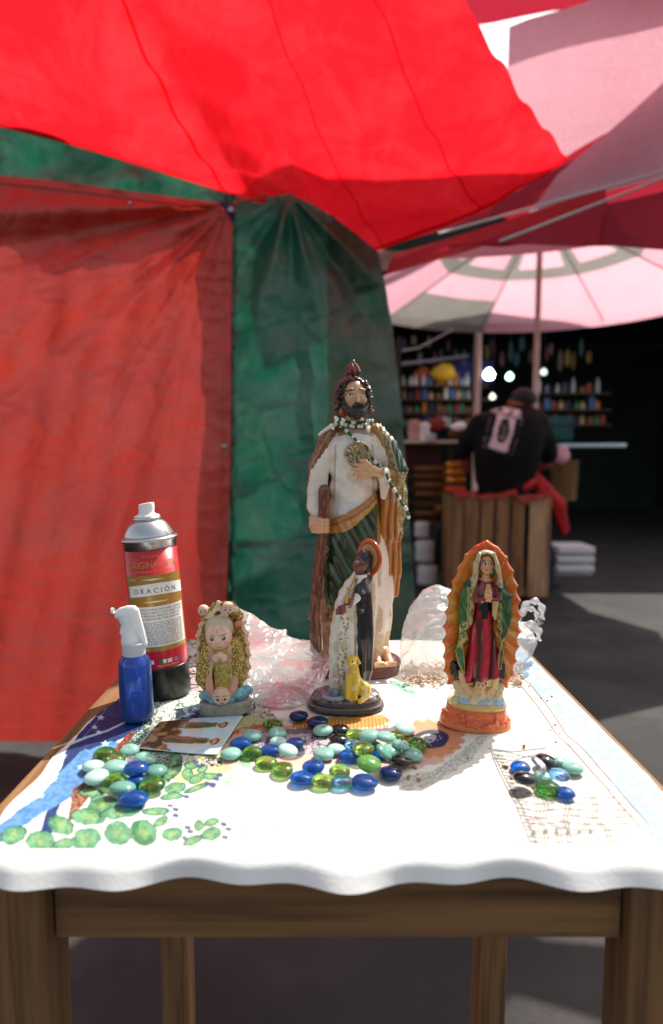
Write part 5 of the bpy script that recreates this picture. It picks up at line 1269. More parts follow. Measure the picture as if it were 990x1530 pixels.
def mdd(x, y, z):
    a_ = np.arctan2((z-165)*.62, x); d = np.sqrt((x)**2+((z-165)*.5)**2)
    return (1.4*np.abs(np.sin(a_*11))-.9)*(y < 6)*(d > 24)
def mdp(x, y, z, C):
    a_ = np.arctan2((z-165)*.62, x); n = fbm(x, y, z, 26, 4); d = np.sqrt(x**2+((z-165)*.55)**2)
    C = setc(C, np.clip((n-.42)*5, 0, 1)*(np.abs(x) < 50), (206, 124, 26)); C = setc(C, np.clip((d-50)/14, 0, 1), (214, 88, 22), .7)
    C = setc(C, (x < -24)*(n > .5)*(z < 200), (192, 140, 38), .7)
    C = setc(C, (np.abs(np.sin(a_*11)) < .17)*(y < 4)*(d > 30)*(vnoise(x, y, z, 4, 2) > .25), (186, 150, 62), .9)
    C = setc(C, (z > 270)*(n > .5), (214, 66, 30))
    return C
mdl.build('aureole', (-66, -12, 54), (66, 18, 294), 1.15, M['resin_gloss'], gu, sg, disp=mdd, paint=mdp)
sc = Sculpt(); CR = (156, 22, 40); GR = (44, 92, 36); DRE = (140, 16, 34); SKG = (216, 156, 104)
drs = [(66, 6, -6, 24, 14), (80, 2, -7, 27, 15), (100, 1, -6, 26, 15), (125, 1, -5, 22, 15), (155, 1, -5, 17, 14), (188, 0, -4, 14, 13), (205, 0, -4, 15, 12), (220, 0, -3, 14, 10), (232, 0, -3, 8, 8), (240, 0, -3, 6, 6)]
sc.add(prof(drs, lambda a, z, x, y: np.clip((175-z)/40, 0, 1)*(2.2*np.sin(x*.30+.5+.8*np.sin(z*.04))+.6*np.sin(x*.7))), DRE, 3)
sc.add(ell(G(723.5, 833, -9), (11, 10, 13.5)), SKG, 2); sc.add(ell(G(723.5, 842, -12), (7, 7, 6)), SKG, 3); sc.add(chain([G(724, 832, -18), G(724.2, 838, -20)], [1.2, 1.9]), SKG, 1.5); sc.add(chain([G(723.5, 846, -6), G(723, 856, -6)], [5.5, 6.5]), SKG, 2)
for e in (-1, 1):
    sc.add(chain([G(723+e*17, 872, -8), G(723+e*17, 886, -15), G(724+e*5, 884, -22)], [6.5, 6, 4.5]), (120, 22, 40), 4)
    sc.add(chain([G(724+e*3, 884, -23), G(724+e*2.4, 874, -24), G(724+e*1.6, 862, -23.5)], [3.4, 3.2, 1.8]), SKG, .5)
    for q in range(4): sc.add(chain([G(724+e*(1.4), 876-q*.5, -21.5-q*1.7), G(724+e*1.1, 860.5-q*.3+abs(q-1.5)*1.2, -21.5-q*1.6)], [1.5, 1.0]), SKG, .3)
    sc.add(chain([G(724+e*4, 878, -25), G(724+e*1.3, 870, -26.5)], [1.6, 1.2]), SKG, .5)
    sc.add(ell(G(724+e*8, 886, -20), (4.5, 5, 3.4)), (206, 176, 120), 1)
def gp(x, y, z, C):
    dm = np.abs(C-np.array(DRE)).sum(1) < 3; X = x
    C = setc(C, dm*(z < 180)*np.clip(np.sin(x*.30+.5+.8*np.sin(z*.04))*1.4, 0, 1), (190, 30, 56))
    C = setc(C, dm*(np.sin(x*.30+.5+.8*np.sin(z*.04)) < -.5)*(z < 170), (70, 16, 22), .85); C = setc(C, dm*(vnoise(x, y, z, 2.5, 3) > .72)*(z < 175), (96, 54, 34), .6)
    C = setc(C, dm*(z > 182)*(z < 196)*(np.abs(x) < 9), (16, 14, 16)); C = setc(C, dm*(z > 170)*(z < 184)*(np.abs(x) < 5), (20, 16, 18))
    C = setc(C, dm*(z > 200)*(vnoise(x, y, z, 3, 7) > .5), (104, 24, 44), .8); C = setc(C, dm*(np.abs(z-227-np.abs(x)*.25) < 1.6), (206, 180, 122))
    C = setc(C, dm*(z < 74+(x)*.25), (206, 176, 112))
    hx_ = G(723.5, 833, 0)[0]; f = (y < -11)*(z > 236)
    for e in (-4.6, 4.4):
        C = setc(C, f*((((x-hx_-e)/3.4)**2+((z-254)/2.3)**2) < 1), (20, 18, 18)); C = setc(C, f*((((x-hx_-e+.6)/1.6)**2+((z-253.4)/1.1)**2) < 1), (214, 206, 190)); C = setc(C, f*(np.abs(z-258.2+abs(1)*0) < .8)*(np.abs(x-hx_-e) < 3.2), (40, 26, 22))
    C = setc(C, f*((((x-hx_)/2.6)**2+((z-244.4)/1)**2) < 1), (176, 70, 62)); C = setc(C, f*(((np.abs(x-hx_)-6)/2.5)**2+((z-248)/2.5)**2 < 1), (222, 132, 100), .5)
    C = setc(C, (z > 240)*(np.abs(x-hx_) > 9)*(z < 262)*(y < -2), (70, 36, 24))
    return C
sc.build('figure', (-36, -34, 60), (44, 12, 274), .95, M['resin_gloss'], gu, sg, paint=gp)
mm_ = Sculpt()
def gpoly(L): return [(G(a_, b_, 0)[0], 1085.0-b_) for a_, b_ in L]
left_m = gpoly([(712, 812), (704, 830), (702, 850), (699, 866), (688, 870), (683, 884), (682, 930), (680, 955), (675, 966), (680, 985), (687, 1000), (693, 1002), (691, 975), (690, 955), (698, 948), (693, 935), (702, 925), (705, 910), (706, 880), (709, 868), (711, 850), (713, 835), (716, 820)])
right_m = gpoly([(735, 812), (742, 830), (746, 850), (750, 868), (760, 876), (761, 892), (760, 920), (757, 930), (754, 940), (748, 950), (750, 968), (746, 992), (739, 992), (741, 968), (744, 950), (741, 940), (744, 932), (738, 925), (737, 905), (738, 880), (741, 866), (739, 850), (734, 835), (731, 822)])
mm_.add(relief(left_m, 7, lambda x, z: -13-.10*(x+20), 5), GR, 2); mm_.add(relief(right_m, 7, lambda x, z: -13+.08*(x-20), 5), GR, 2)
mm_.add(relief(gpoly([(705, 850), (706, 828), (712, 815), (724, 810.5), (736, 815), (742, 830), (742, 850), (736, 842), (735, 828), (729, 820), (723.5, 818), (716, 821), (711, 830), (710, 845)]), 8, -9, 4), CREAM, 1.5)
mm_.add(ell(G(723.5, 832, -1), (16.5, 10, 18)), CREAM, 3)
mm_.add(ell(G(723.5, 838, 3), (22, 8, 27)), GR, 1); mm_.add(chain([G(702, 862, -2), G(692, 880, -4)], [7, 6]), GR, 3); mm_.add(chain([G(745, 862, -2), G(752, 880, -4)], [7, 6]), GR, 3)
def mmc(x, y, z):
    hx_ = G(723.5, 833, 0)[0]; return np.where((y < -3), -((((x-hx_)/11.5)**2+((z-251.5)/15.5)**2)-1)*8, -5)+0*z
def mmp(x, y, z, C):
    px = x+709+z*.064; py = 1085-z
    band = ((px > 694)*(px < 706.5)*(px-694 > (py-925)*.0)*(py > 862)*(py < 936))+((px > 731)*(px < 745)*(py > 872)*(py < 932))
    C = setc(C, band*1.0, (170, 150, 86)); 
    C = setc(C, band*(np.abs(np.abs((px-np.where(px < 715, 701, 739)))-4.6) < .8), (120, 98, 44)); C = setc(C, band*(vnoise(x, y, z, 1.9, 5) > .56)*(np.abs((px-np.where(px < 715, 701, 739))) < 4), (110, 92, 46))
    C = setc(C, (py < 866)*(px > 699)*(px < 749)*(y < -4)*1.0, (196, 176, 136)); C = setc(C, (y > -4)*1.0, (40, 82, 38)); C = setc(C, (py < 866)*(vnoise(x, y, z, 2.5, 3) > .68), (150, 120, 70), .7); C = setc(C, (py > 845)*(py < 868)*((px < 700)+(px > 748)), (40, 70, 42))
    edge_ = (poly2d(x, z, left_m) > -2.4)*(x < 5)+(poly2d(x, z, right_m) > -2.2)*(x > 5)
    C = setc(C, edge_*(y < -15)*(py > 925), (190, 170, 104)); C = setc(C, (py > 920)*(py < 962)*(px > 680)*(px < 704)*(vnoise(x, y, z, 2.4, 9) > .45)*(y < -16), (180, 158, 94))
    g_ = np.abs(C-np.array(GR)).sum(1) < 3; C = setc(C, g_*(px > 715), (30, 60, 40), .7); C = setc(C, g_*(vnoise(x, y, z, 5, 8) > .6), (66, 120, 48), .6)
    return C
mm_.build('mantle', (-46, -30, 74), (46, 12, 282), 1.0, M['resin'], gu, sg, disp=lambda x, y, z: .7*np.sin(z*.25+x*.5), cut=mmc, paint=mmp)
tl_ = Sculpt(); tl_.add(chain([G(737, 888, -22), G(735, 912, -19)], [3, 2.4]), (190, 164, 100), 1); tl_.add(chain([G(732, 890, -22), G(732, 908, -20)], [1.6, 1.4]), (190, 164, 100), .6)
tl_.build('sash_end', (0, -28, 166), (26, -12, 206), .8, M['resin'], gu, sg)
an = Sculpt()
an.add(ell(G(713, 1016, -17), (9.5, 9, 10)), (216, 164, 118), 2); an.add(chain([G(713, 1026, -12), G(712, 1036, -10)], [9, 14]), (212, 184, 140), 4)
for e in (-1, 1):
    an.add(chain([G(713+e*12, 1032, -12), G(713+e*23, 1018, -12), G(713+e*27, 1002, -9)], [6, 5.5, 5]), (218, 172, 126), 4)
    an.add(chain([G(713+e*8, 1040, -10), G(713+e*26, 1036, -10), G(713+e*34, 1020, -6)], [7, 8, 6]), (208, 184, 138), 4)
    an.add(chain([G(713+e*34-1, 1004, -8), G(713+e*36-1, 990, -6)], [6.5, 5]), (24, 24, 22), 3)
    an.add(ell(G(713+e*8, 1014, -19), (2.4, 4, 5)), (84, 44, 26), 1.5)
an.add(ell(G(713, 1007.5, -16), (9.5, 8.5, 6)), (84, 44, 26), 1)
for k in range(9): an.add(ell(G(677+k*8.6, 1046-(3 if k % 2 else 0), -12-6*math.sin(math.pi*k/8)), (8, 8, 7)), (150, 184, 206) if k % 3 else (214, 196, 156), 3)
an.add(prof([(24, 3, -2, 40, 22), (45, 3, 0, 38, 18), (66, 4, 2, 32, 12), (74, 5, 2, 26, 8)], None, 2.3), (206, 188, 148), 4)
def anp(x, y, z, C):
    hx_ = G(713, 1016, 0)[0]; f = (y < -20)*1.0
    for e in (-3.2, 3.2): C = setc(C, f*((((x-hx_-e)/1.5)**2+((z-70)/1.0)**2) < 1), (40, 26, 20)); C = setc(C, f*(np.abs(z-72.6) < .5)*(np.abs(x-hx_-e) < 1.8), (80, 46, 30))
    C = setc(C, f*((((x-hx_)/2)**2+((z-65)/.8)**2) < 1), (170, 72, 60))
    return setc(C, (vnoise(x, y, z, 3.5, 4) > .7)*(z < 58), (176, 150, 100), .7)
an.build('angel', (-46, -34, 22), (56, 18, 102), .95, M['resin'], gu, sg, disp=lambda x, y, z: .6*np.sin(x*.8+z*.3)*np.sin(z*.9), paint=anp)
bb = Sculpt(); BO = (212, 96, 38)
bb.add(prof([(0, 0, 0, 54, 37), (3, 0, 0, 55, 38), (7, 0, 0, 54, 37), (9, 0, 0, 53, 36), (16, 0, 0, 50, 34), (20, 0, 0, 47, 32), (31, 0, 0, 45, 31), (32, 0, 0, 43, 29)], None, 2.2), BO, 1)
bb.add(prof([(32, 1, 0, 44, 30), (35, 1, 0, 46, 31), (38, 1, 0, 44, 29), (40, 1, 0, 40, 26)], None, 2.2), (206, 172, 104), 1)
bb.add(chain([(-22, -31, 29), (20, -31, 29)], [1.2, 1.2]), BO, 1); bb.add(chain([(-22, -33, 15), (20, -33, 15)], [1.2, 1.2]), BO, 1)
for e in (-1, 1):
    bb.add(chain([(e*22, -31, 29), (e*26, -30, 24), (e*24, -32, 17)], [1.8, 2.4, 2.2]), BO, 1.5)
    for q in range(9): a_ = R(-90+e*(18+q*13)); bb.add(ell((50*math.cos(a_), 34.5*math.sin(a_), 13+2*math.sin(q*2)), (3.6, 3.2, 3.2)), BO, 2)
    bb.add(chain([(e*4, -37, 10), (e*12, -36.5, 13), (e*20, -35, 10)], [2, 2.2, 1.6]), BO, 2)
bb.build('base', (-60, -43, -1), (60, 43, 44), 1.0, M['resin'], gu, sg, disp=lambda x, y, z: .8*(fbm(x, y, z, 4, 4)-.5)*2*(z < 31)*(z > 8)*(1-(np.abs(x) < 20)*(y < 0)*(z > 17)),
         paint=lambda x, y, z, C: setc(setc(C, (z < 31)*(vnoise(x, y, z, 3, 7) > .66), (196, 74, 30), .7), (z < 9)*1.0, (206, 110, 50)))

# ---------- little figurine with glittering gold cloak
pb_, sb = base_T(337, 1063)
bv = empty('baby_virgin_figurine', (pb_.x, pb_.y, TZ+.001), 'little doll-faced figurine in a glittering gold cloak on a pale blue cloud', 'figurine', rot=(0, R(-2), R(6)))
def W(px, py, y): z = 1066.0-py; return (px-337.0+z*.10, y, z)
hwb = [(34, 26), (48, 36), (70, 41), (95, 41), (118, 39), (134, 35), (146, 28), (156, 19), (163, 9)]
Lb = [0]
for i in range(len(hwb)-1): Lb.append(Lb[-1]+math.dist(hwb[i], hwb[i+1]))
out_b = scallop(0, lambda t: float(np.interp(t*Lb[-1], Lb, [q[1] for q in hwb])), 0, lambda t: float(np.interp(t*Lb[-1], Lb, [q[0] for q in hwb])), 8, 172, 4.5)
sh_ = Sculpt(); PC = (216, 180, 146)
sh_.add(relief(out_b, 7, 4, 4), PC, 0)
sh_.build('aureole', (-48, -8, 28), (48, 14, 178), .95, M['wax'], bv, sb, disp=lambda x, y, z: (1.5*np.sin(np.arctan2((z-110)*.8, x)*14)+.9*(vnoise(x, y, z, 3, 4)-.5))*(y < 4),
          paint=lambda x, y, z, C: glitter(setc(C, (poly2d(x, z, out_b) < -4.5)*(y < 2), (146, 108, 46)), (poly2d(x, z, out_b) < -4.5)*(y < 2)*1.0, (206, 170, 90), (84, 60, 24), x, y, z, 1.3))
fb = Sculpt(); FP = (232, 190, 164)
fb.add(prof([(28, 0, -8, 17, 12), (60, 0, -8, 15, 13), (90, -1, -8, 15, 13), (110, -2, -6, 17, 12), (120, -2, -6, 16, 10)]), (176, 150, 66), 3)
fb.add(ell(W(320.5, 941, -12), (20, 17, 21)), FP, 3); fb.add(ell(W(320.5, 950, -18), (16, 12, 12)), FP, 5)
fb.add(ell(W(311, 951, -25), (4, 3, 4)), FP, 4); fb.add(ell(W(331, 950, -24), (4, 3, 4)), FP, 4); fb.add(ell(W(321, 948, -30), (1.6, 1.4, 1.4)), FP, 2)
fb.add(ell(W(321, 932, -7), (21.5, 17, 19.5)), (206, 186, 160), 1.5)
fb.add(chain([W(318, 976, -20), W(323, 970, -23)], [5, 4.5]), FP, 2); fb.add(chain([W(330, 976, -20), W(325, 970, -23)], [5, 4.5]), FP, 2)
for q in range(4): fb.add(cap(W(321+q*1.8, 974, -25), W(321.8+q*1.4, 967, -26), 1.3, 1.0), FP, .4)
fb.add(chain([W(312, 972, -14), W(318, 980, -18)], [6, 5]), (190, 150, 130), 3); fb.add(chain([W(337, 972, -13), W(331, 980, -18)], [6, 5]), (190, 150, 130), 3)
# raised heart outline
hp = [(327.5, 1001), (321, 994), (320, 989), (323, 986.5), (327.5, 990), (332, 986.5), (335, 989), (334, 994), (327.5, 1001)]
fb.add(chain([W(a_, b_, -21.5) for a_, b_ in hp], [.8]*9), (196, 172, 110), .5)
# gold cloak edges
for pts in ([(308, 962), (313, 985), (312, 1005), (309, 1022)], [(338, 960), (338, 982), (341, 1005), (350, 1024)]):
    fb.add(chain([W(a_, b_, -15) for a_, b_ in pts], [2, 2, 2, 1.6]), (212, 184, 146), 2)
for e, pts in ((-1, [(305, 965), (301, 990), (300, 1010), (304, 1024)]), (1, [(346, 958), (352, 985), (354, 1008), (356, 1022)])):
    fb.add(chain([W(a_, b_, -8) for a_, b_ in pts], [9, 11, 11, 5]), (158, 122, 42), 4)
for k in range(9):
    q = k/8; fb.add(ell(W(300+q*50, 930-34*math.sin(math.pi*(.12+.76*q)), -4), (7, 6, 7)), (158, 122, 42), 4)
fb.add(ell(W(349, 928, -9), (6, 6, 5)), (216, 132, 92), 2)
def fbp(x, y, z, C):
    gm_ = np.abs(C-np.array((158, 122, 42))).sum(1) < 3; gb_ = np.abs(C-np.array((176, 150, 66))).sum(1) < 3
    C = glitter(C, gm_*1.0, (226, 202, 120), (92, 66, 20), x, y, z, 1.25); C = glitter(C, gb_*1.0, (190, 166, 90), (150, 122, 50), x, y, z, 2, 5)
    c0 = W(320.5, 941, 0); f = (y < -20)*1.0; z0 = 1066-944.0
    for e, a_ in ((-9.2, 0), (8.0, 0)):
        C = setc(C, f*((((x-c0[0]-e)/2.8)**2+((z-z0)/2.8)**2) < 1), (52, 34, 36)); C = setc(C, f*((((x-c0[0]-e+.9)/1)**2+((z-z0-1)/1)**2) < 1), (236, 226, 216))
        C = setc(C, f*((((x-c0[0]-e)/1.5)**2+((z-z0+.8)/1.4)**2) < 1), (130, 66, 62), .6)
    C = setc(C, f*(np.abs(z-(z0+5.2)-(x-c0[0]-8)*.16) < .6)*(np.abs(x-c0[0]-7) < 5), (120, 90, 74)); C = setc(C, f*(np.abs(z-(z0+4.6)+.10*(x-c0[0]+8)**2*.3) < .6)*(np.abs(x-c0[0]+8) < 3.4), (120, 90, 74))
    C = setc(C, f*(np.abs(z-(1066-957.0)-.1*(x-c0[0])**2*.3) < .6)*(np.abs(x-c0[0]-1) < 3.4), (190, 96, 86))
    C = setc(C, (np.abs(x-c0[0]) < 19)*(z > 128)*(y < -10)*(np.abs(np.sin((x-c0[0])*.34+(z-150)*.16*np.sign(x-c0[0]+2))) < .12), (178, 158, 134), .6)
    C = setc(C, f*(((np.abs(x-c0[0])-12)/4)**2+((z-115)/3.4)**2 < 1), (228, 138, 122), .45)
    return C
fb.build('figure', (-46, -36, 26), (50, 12, 172), .85, M['wax'], bv, sb, paint=fbp)
def cherub(px, py, y, r, nm='cherub_head', wing=True):
    q = Sculpt(); q.add(ell(W(px, py, y), (r, r*.95, r)), (224, 186, 158), 2); q.add(ell(W(px-.3*r, py+.35*r, y-.5*r), (r*.45, r*.45, r*.4)), (224, 186, 158), 2); q.add(ell(W(px+.35*r, py+.35*r, y-.5*r), (r*.45, r*.45, r*.4)), (224, 186, 158), 2)
    if wing: q.add(ell(W(px+r*1.1, py+r*.3, y+1), (r*.6, r*.4, r*.5)), (228, 206, 182), 2)
    c0 = W(px, py, y)
    def pt(x, y_, z, C):
        f = (y_ < c0[1]-r*.5)*1.0
        for e in (-.38, .38):
            C = setc(C, f*((((x-c0[0]-e*r)/(r*.12+.35))**2+((z-c0[2]+r*.12)/(r*.1+.35))**2) < 1), (40, 28, 30)); C = setc(C, f*(np.abs(z-c0[2]-r*.22) < .45)*(np.abs(x-c0[0]-e*r) < r*.22), (90, 60, 50))
        return setc(C, f*((((x-c0[0])/(r*.18))**2+((z-c0[2]+r*.5)/(r*.07+.3))**2) < 1), (190, 90, 84))
    lo_ = [c0[0]-r*1.3-2, c0[1]-r*1.3-2, c0[2]-r*1.3-2]; hi_ = [c0[0]+r*2+2, c0[1]+r*1.3+2, c0[2]+r*1.3+2]
    q.build(nm, lo_, hi_, r/14, M['wax'], bv, sb, paint=pt)
tiara = Sculpt(); tiara.add(chain([W(306, 912, -8), W(314, 904, -8), W(317, 893, -8)], [4, 3.4, 2]), (224, 196, 164), 2); tiara.add(chain([W(330, 912, -8), W(321, 904, -8), W(317, 893, -8)], [4, 3.4, 2]), (224, 196, 164), 2); tiara.add(ell(W(306, 915, -9), (7, 4, 4)), (224, 196, 164), 2); tiara.add(ell(W(326, 914, -9), (7, 4, 4)), (224, 196, 164), 2)
tiara.build('bow', (-40, -20, 138), (30, 4, 182), .8, M['wax'], bv, sb)
cherub(295.5, 905.5, -3, 8.5); cherub(332.5, 902, -12, 9.5)
cherub(330, 1034, -20, 14, 'angel_head', False)
hr_ = Sculpt(); hr_.add(chain([W(309, 1008, -14), W(312, 1026, -16), W(324, 1044, -18)], [6, 6, 4]), (218, 164, 136), 3); hr_.add(chain([W(350, 1010, -14), W(347, 1026, -16), W(336, 1044, -18)], [6, 6, 4]), (218, 164, 136), 3)
hr_.build('angel_arms', (-36, -26, 14), (30, -4, 66), .9, M['wax'], bv, sb)
kb = Sculpt(); kb.add(prof([(0, 0, 0, 40, 27), (14, 0, 0, 40, 27), (17, 0, 0, 39, 26), (19, 0, 0, 36, 24)], None, 2.2), (150, 144, 130), 1)
kb.build('slab', (-44, -31, -1), (44, 31, 22), 1.0, M['wax'], bv, sb, paint=lambda x, y, z, C: setc(setc(C, (vnoise(x, y, z, 1.6, 4) > .86), (84, 66, 50)), (fbm(x, y, z, 12, 3) > .56), (168, 160, 144), .6))
kc = Sculpt(); CB = (118, 176, 194)
for (px, py, y, r) in ((311, 1035, -8, 11), (303, 1040, -2, 8), (318, 1044, -14, 7), (330, 1047, -18, 7), (343, 1044, -14, 7), (356, 1037, -8, 12), (366, 1036, 0, 10), (372, 1038, 4, 6), (337, 1036, 2, 14)): kc.add(ell(W(px, py, y), (r, r*.8, r*.85)), CB, 3)
kc.build('cloud', (-44, -32, 12), (50, 20, 50), .95, M['wax'], bv, sb, disp=lambda x, y, z: .7*np.sin(np.arctan2(z-18, x)*20), paint=lambda x, y, z, C: setc(C, (fbm(x, y, z, 6, 3) > .56), (160, 204, 212), .7))

# ---------- aerosol can with printed label
pc, scn = base_T(247, 1036)
can = empty('spray_can', (pc.x, pc.y, TZ+.001), 'red and gold aerosol can leaning left on a black cap base, white nozzle', 'spray can', rot=(0, R(-4.6), 0))
CR_ = 39.5
def lat(rows, name, m, par, sc_=scn, seg=48): return MB().lathe([(r*sc_, z*sc_) for r, z in rows], seg).build(name, m, par, True)
lat([(0, 0), (37, 0), (39, 2), (39.6, 40), (41, 44), (41, 49), (39, 50)], 'black_cap_base', M['black_plastic'], can)
mcan = mat('red_can_label', (205, 26, 44), .28, coat=.4, var=.04)
lat([(38, 46), (CR_, 50), (CR_, 226)], 'body', mcan, can)
lat([(CR_-.2, 225), (CR_-.2, 237), (42, 238.5), (42.6, 241), (41, 243.5), (38, 243)], 'shoulder_rim', M['steel'], can)
lat([(38, 242), (36.5, 247), (33, 255), (28, 262), (23, 266.5), (19.5, 268)], 'dome', M['steel'], can)
lat([(17, 267), (20.5, 268), (21, 271), (19, 273.5), (12, 274)], 'valve_ring', M['steel'], can)
nz = Sculpt(); nz.add(prof([(272, 0, 0, 14, 14), (277, 0, 0, 13, 13), (279, 0, 0, 11, 11), (288, 1, 0, 11.5, 10), (294, 1, 0, 11, 10)], None, 2.6), (238, 238, 234), 1)
nz.build('nozzle', (-18, -18, 270), (18, 18, 298), .8, M['white_plastic'], can, scn, cut=lambda x, y, z: z-(293.5+x*.12)+0*y)
lat([(18.5, 271.5), (18.8, 274.5), (16, 276), (12, 276)], 'nozzle_collar', M['white_plastic'], can)
def cpatch(name, a0, a1, z0, z1, dr, m, n=24, fz=None):
    V = []; F = []
    for i in range(n+1):
        t = i/n; a = R(a0+(a1-a0)*t); r = (CR_+dr)*scn
        o = fz(t) if fz else 0
        for z in (z0+o, z1+o): V.append((r*math.sin(a), -r*math.cos(a), z*scn))
        if i: b = i*2; F.append((b-2, b, b+1, b-1))
    return MB().add(V, F).build(name, m, can, True)
gold_m = mat('label_gold', (176, 134, 58), .35, metal=.25, coat=.3, var=.08); white_m = flat('label_white', (232, 230, 224), .4, var=.02); ink = flat('label_ink', (52, 44, 40), .5, var=0); goldink = mat('gold_ink', (196, 150, 70), .4, var=0); pale_ink = flat('pale_ink', (236, 222, 180), .4, var=0)
cpatch('gold_panel', -57, 92, 77, 190, .15, gold_m, 40)
cpatch('name_banner', -48, 92, 158, 175, .3, white_m, 40, lambda t: 4*math.sin(math.pi*t)-1)
cpatch('text_panel', -46, 84, 84, 144, .3, white_m, 40)
cpatch('side_strip', -84, -62, 52, 215, .15, mat('dark_red_label', (170, 18, 34), .3, coat=.3), 8)
def text_me(body, size, align='CENTER', res=2):
    cu = bpy.data.curves.new('txt', 'FONT'); cu.body = body; cu.size = size; cu.align_x = align; cu.resolution_u = res
    to = bpy.data.objects.new('txt', cu); col.objects.link(to)
    dg_ = bpy.context.evaluated_depsgraph_get(); me_ = bpy.data.meshes.new_from_object(to.evaluated_get(dg_))
    V = np.array([v.co[:] for v in me_.vertices]).reshape(-1, 3); F = [tuple(p.vertices) for p in me_.polygons]
    bpy.data.objects.remove(to); bpy.data.curves.remove(cu); bpy.data.meshes.remove(me_)
    return V, F
def wrap_text(mb, body, size, a_c, z, dr=.45, wide=None, arc=0, bold=0):
    V, F = text_me(body, size)
    if wide: 
        w0 = V[:, 0].max()-V[:, 0].min(); V[:, 0] *= wide/w0
    r = CR_+dr; out = []
    for x, y, _ in V:
        a = R(a_c)+x/r; zz_ = z+y+arc*math.cos(x/r*1.2); out.append((r*scn*math.sin(a), -r*scn*math.cos(a), zz_*scn))
    mb.add(out, F); return mb
t1 = MB(); wrap_text(t1, 'ORIGINAL SPRAY', 14, 24, 201, wide=88); t1.build('brand_lettering', goldink, can)
t2 = MB(); wrap_text(t2, 'PARA MEJORAR PROSPERIDAD', 5.2, 14, 193.6, wide=66); wrap_text(t2, 'EN TU HOGAR', 5, 14, 216, wide=24); t2.build('small_lettering', goldink, can)
t3 = MB(); wrap_text(t3, 'O R A C I Ó N', 10.5, 16, 162.5, wide=66, arc=1.5); t3.build('banner_lettering', ink, can)
t4 = MB()
for i, l in enumerate(('SPRAY AROMÁTICO REFRESCANTE LIMPIA Y ARMONIZA', 'EVITA LAS MALAS VIBRAS Y CARGA NEGATIVA DEL', 'TRABAJO PERSONAL, NEGOCIO, CAMPO, ETC.', 'ROCÍE SUS HABITACIONES Y PIDA QUE SE HAGA')):
    wrap_text(t4, l, 4.4, 18, 138-i*4.6, wide=(82, 80, 76, 70)[i])
body_l = 'Oh glorioso San Judas Tadeo fiel siervo y amigo te pido que intercedas por mi casa y mi trabajo'.split()
for i in range(13):
    k = i*3; l = ' '.join((body_l*4)[k:k+9]); wrap_text(t4, l, 3.3, 18, 119-i*2.7, wide=78)
t4.build('prayer_text', ink, can)
t5 = MB()
for (a_, z_, w_) in ((14, 151, 34), (14, 184, 30)):
    r = (CR_+.5)*scn
    n = 14; V = []; F = []
    for i in range(n+1):
        t = i/n*2-1; aa = R(a_+t*w_*.8); h = 1.2*(1-abs(t))**1.5+.25
        V += [(r*math.sin(aa), -r*math.cos(aa), (z_-h)*scn), (r*math.sin(aa), -r*math.cos(aa), (z_+h)*scn)]
        if i: b = 2*i; F.append((b-2, b, b+1, b-1))
    t5.add(V, F)
wrap_text(t5, 'ENCANTO', 4.6, -38, 183, wide=20); wrap_text(t5, 'CONT 400', 4, 70, 80, wide=14); wrap_text(t5, 'Sanity', 6, -22, 78.5, wide=18)
t5.build('ornament', pale_ink, can)
for a_, c_, w_ in ((-8, (235, 235, 235), 9), (14, (30, 120, 60), 5), (21, (236, 236, 230), 5), (32, (226, 226, 226), 7), (46, (206, 110, 120), 7), (56, (90, 90, 150), 5)):
    cpatch('badge', a_-w_*.7, a_+w_*.7, 58, 64, .35, flat('badge_%d' % (a_+99), c_, .4, var=0), 4)
t6 = MB(); wrap_text(t6, 'HECHO EN MÉXICO', 3, 28, 53.5, wide=34); t6.build('badge_text', pale_ink, can)

# ---------- blue spray bottle
pbo, sbo = base_T(205.5, 1075)
bo = empty('spray_bottle', (pbo.x, pbo.y, TZ+.0015), 'small translucent blue spray bottle with white trigger head, in front of the can', 'spray bottle', rot=(0, R(-1.6), 0))
lat([(0, 0), (21, 0), (24, 2), (25.3, 6), (25.5, 12), (25.2, 60), (24.6, 86), (22.5, 94), (17, 101), (15, 103), (15, 106), (13.6, 106), (13.6, 102), (21, 93), (23.2, 86), (23.8, 60), (24, 12), (22, 4), (0, 3)], 'bottle_wall', M['blue_plastic'], bo, sbo, 40)
lat([(0, 3.4), (21.8, 4.3), (23.8, 12), (23.6, 34), (0, 34)], 'liquid', M['blue_liquid'], bo, sbo, 40)
MB().tube([(x*sbo, y*sbo, z*sbo) for x, y, z in ((-2, 0, 104), (-1, 0, 90), (3, 0, 70), (7, 0, 50), (8, 0, 38), (4, 0, 24), (-5, 0, 14), (-16, -2, 7))], 2.3*sbo, 10).build('dip_tube', M['tube'], bo, True)
MB().lathe([((16.8+(.6 if k % 2 else 0))*sbo, (101+k*1.6)*sbo) for k in range(13)]+[(14*sbo, 121.5*sbo)], 36).build('collar', M['frost_plastic'], bo, True)
q8 = lambda X, Y_: ((X/4.25+160)-203.5, 1075-(Y_/4.25+740)-0)
tp_ = [(72, 748), (74, 705), (108, 682), (160, 668), (208, 670), (232, 695), (246, 760), (262, 840), (277, 925), (270, 948), (250, 946), (226, 905), (214, 880), (212, 925), (104, 925), (108, 870), (98, 845), (112, 800), (94, 756)]
th = Sculpt(); th.add(relief([q8(*k) for k in tp_], 9.5, 0, 12), (235, 235, 235), 0); th.add(prof([(116, -3, 0, 14, 14), (132, -3, 0, 12, 12), (145, -3, 0, 9, 9)]), (235, 235, 235), 4)
th.build('trigger_head', (-32, -16, 112), (26, 16, 184), .85, M['white_plastic'], bo, sbo)
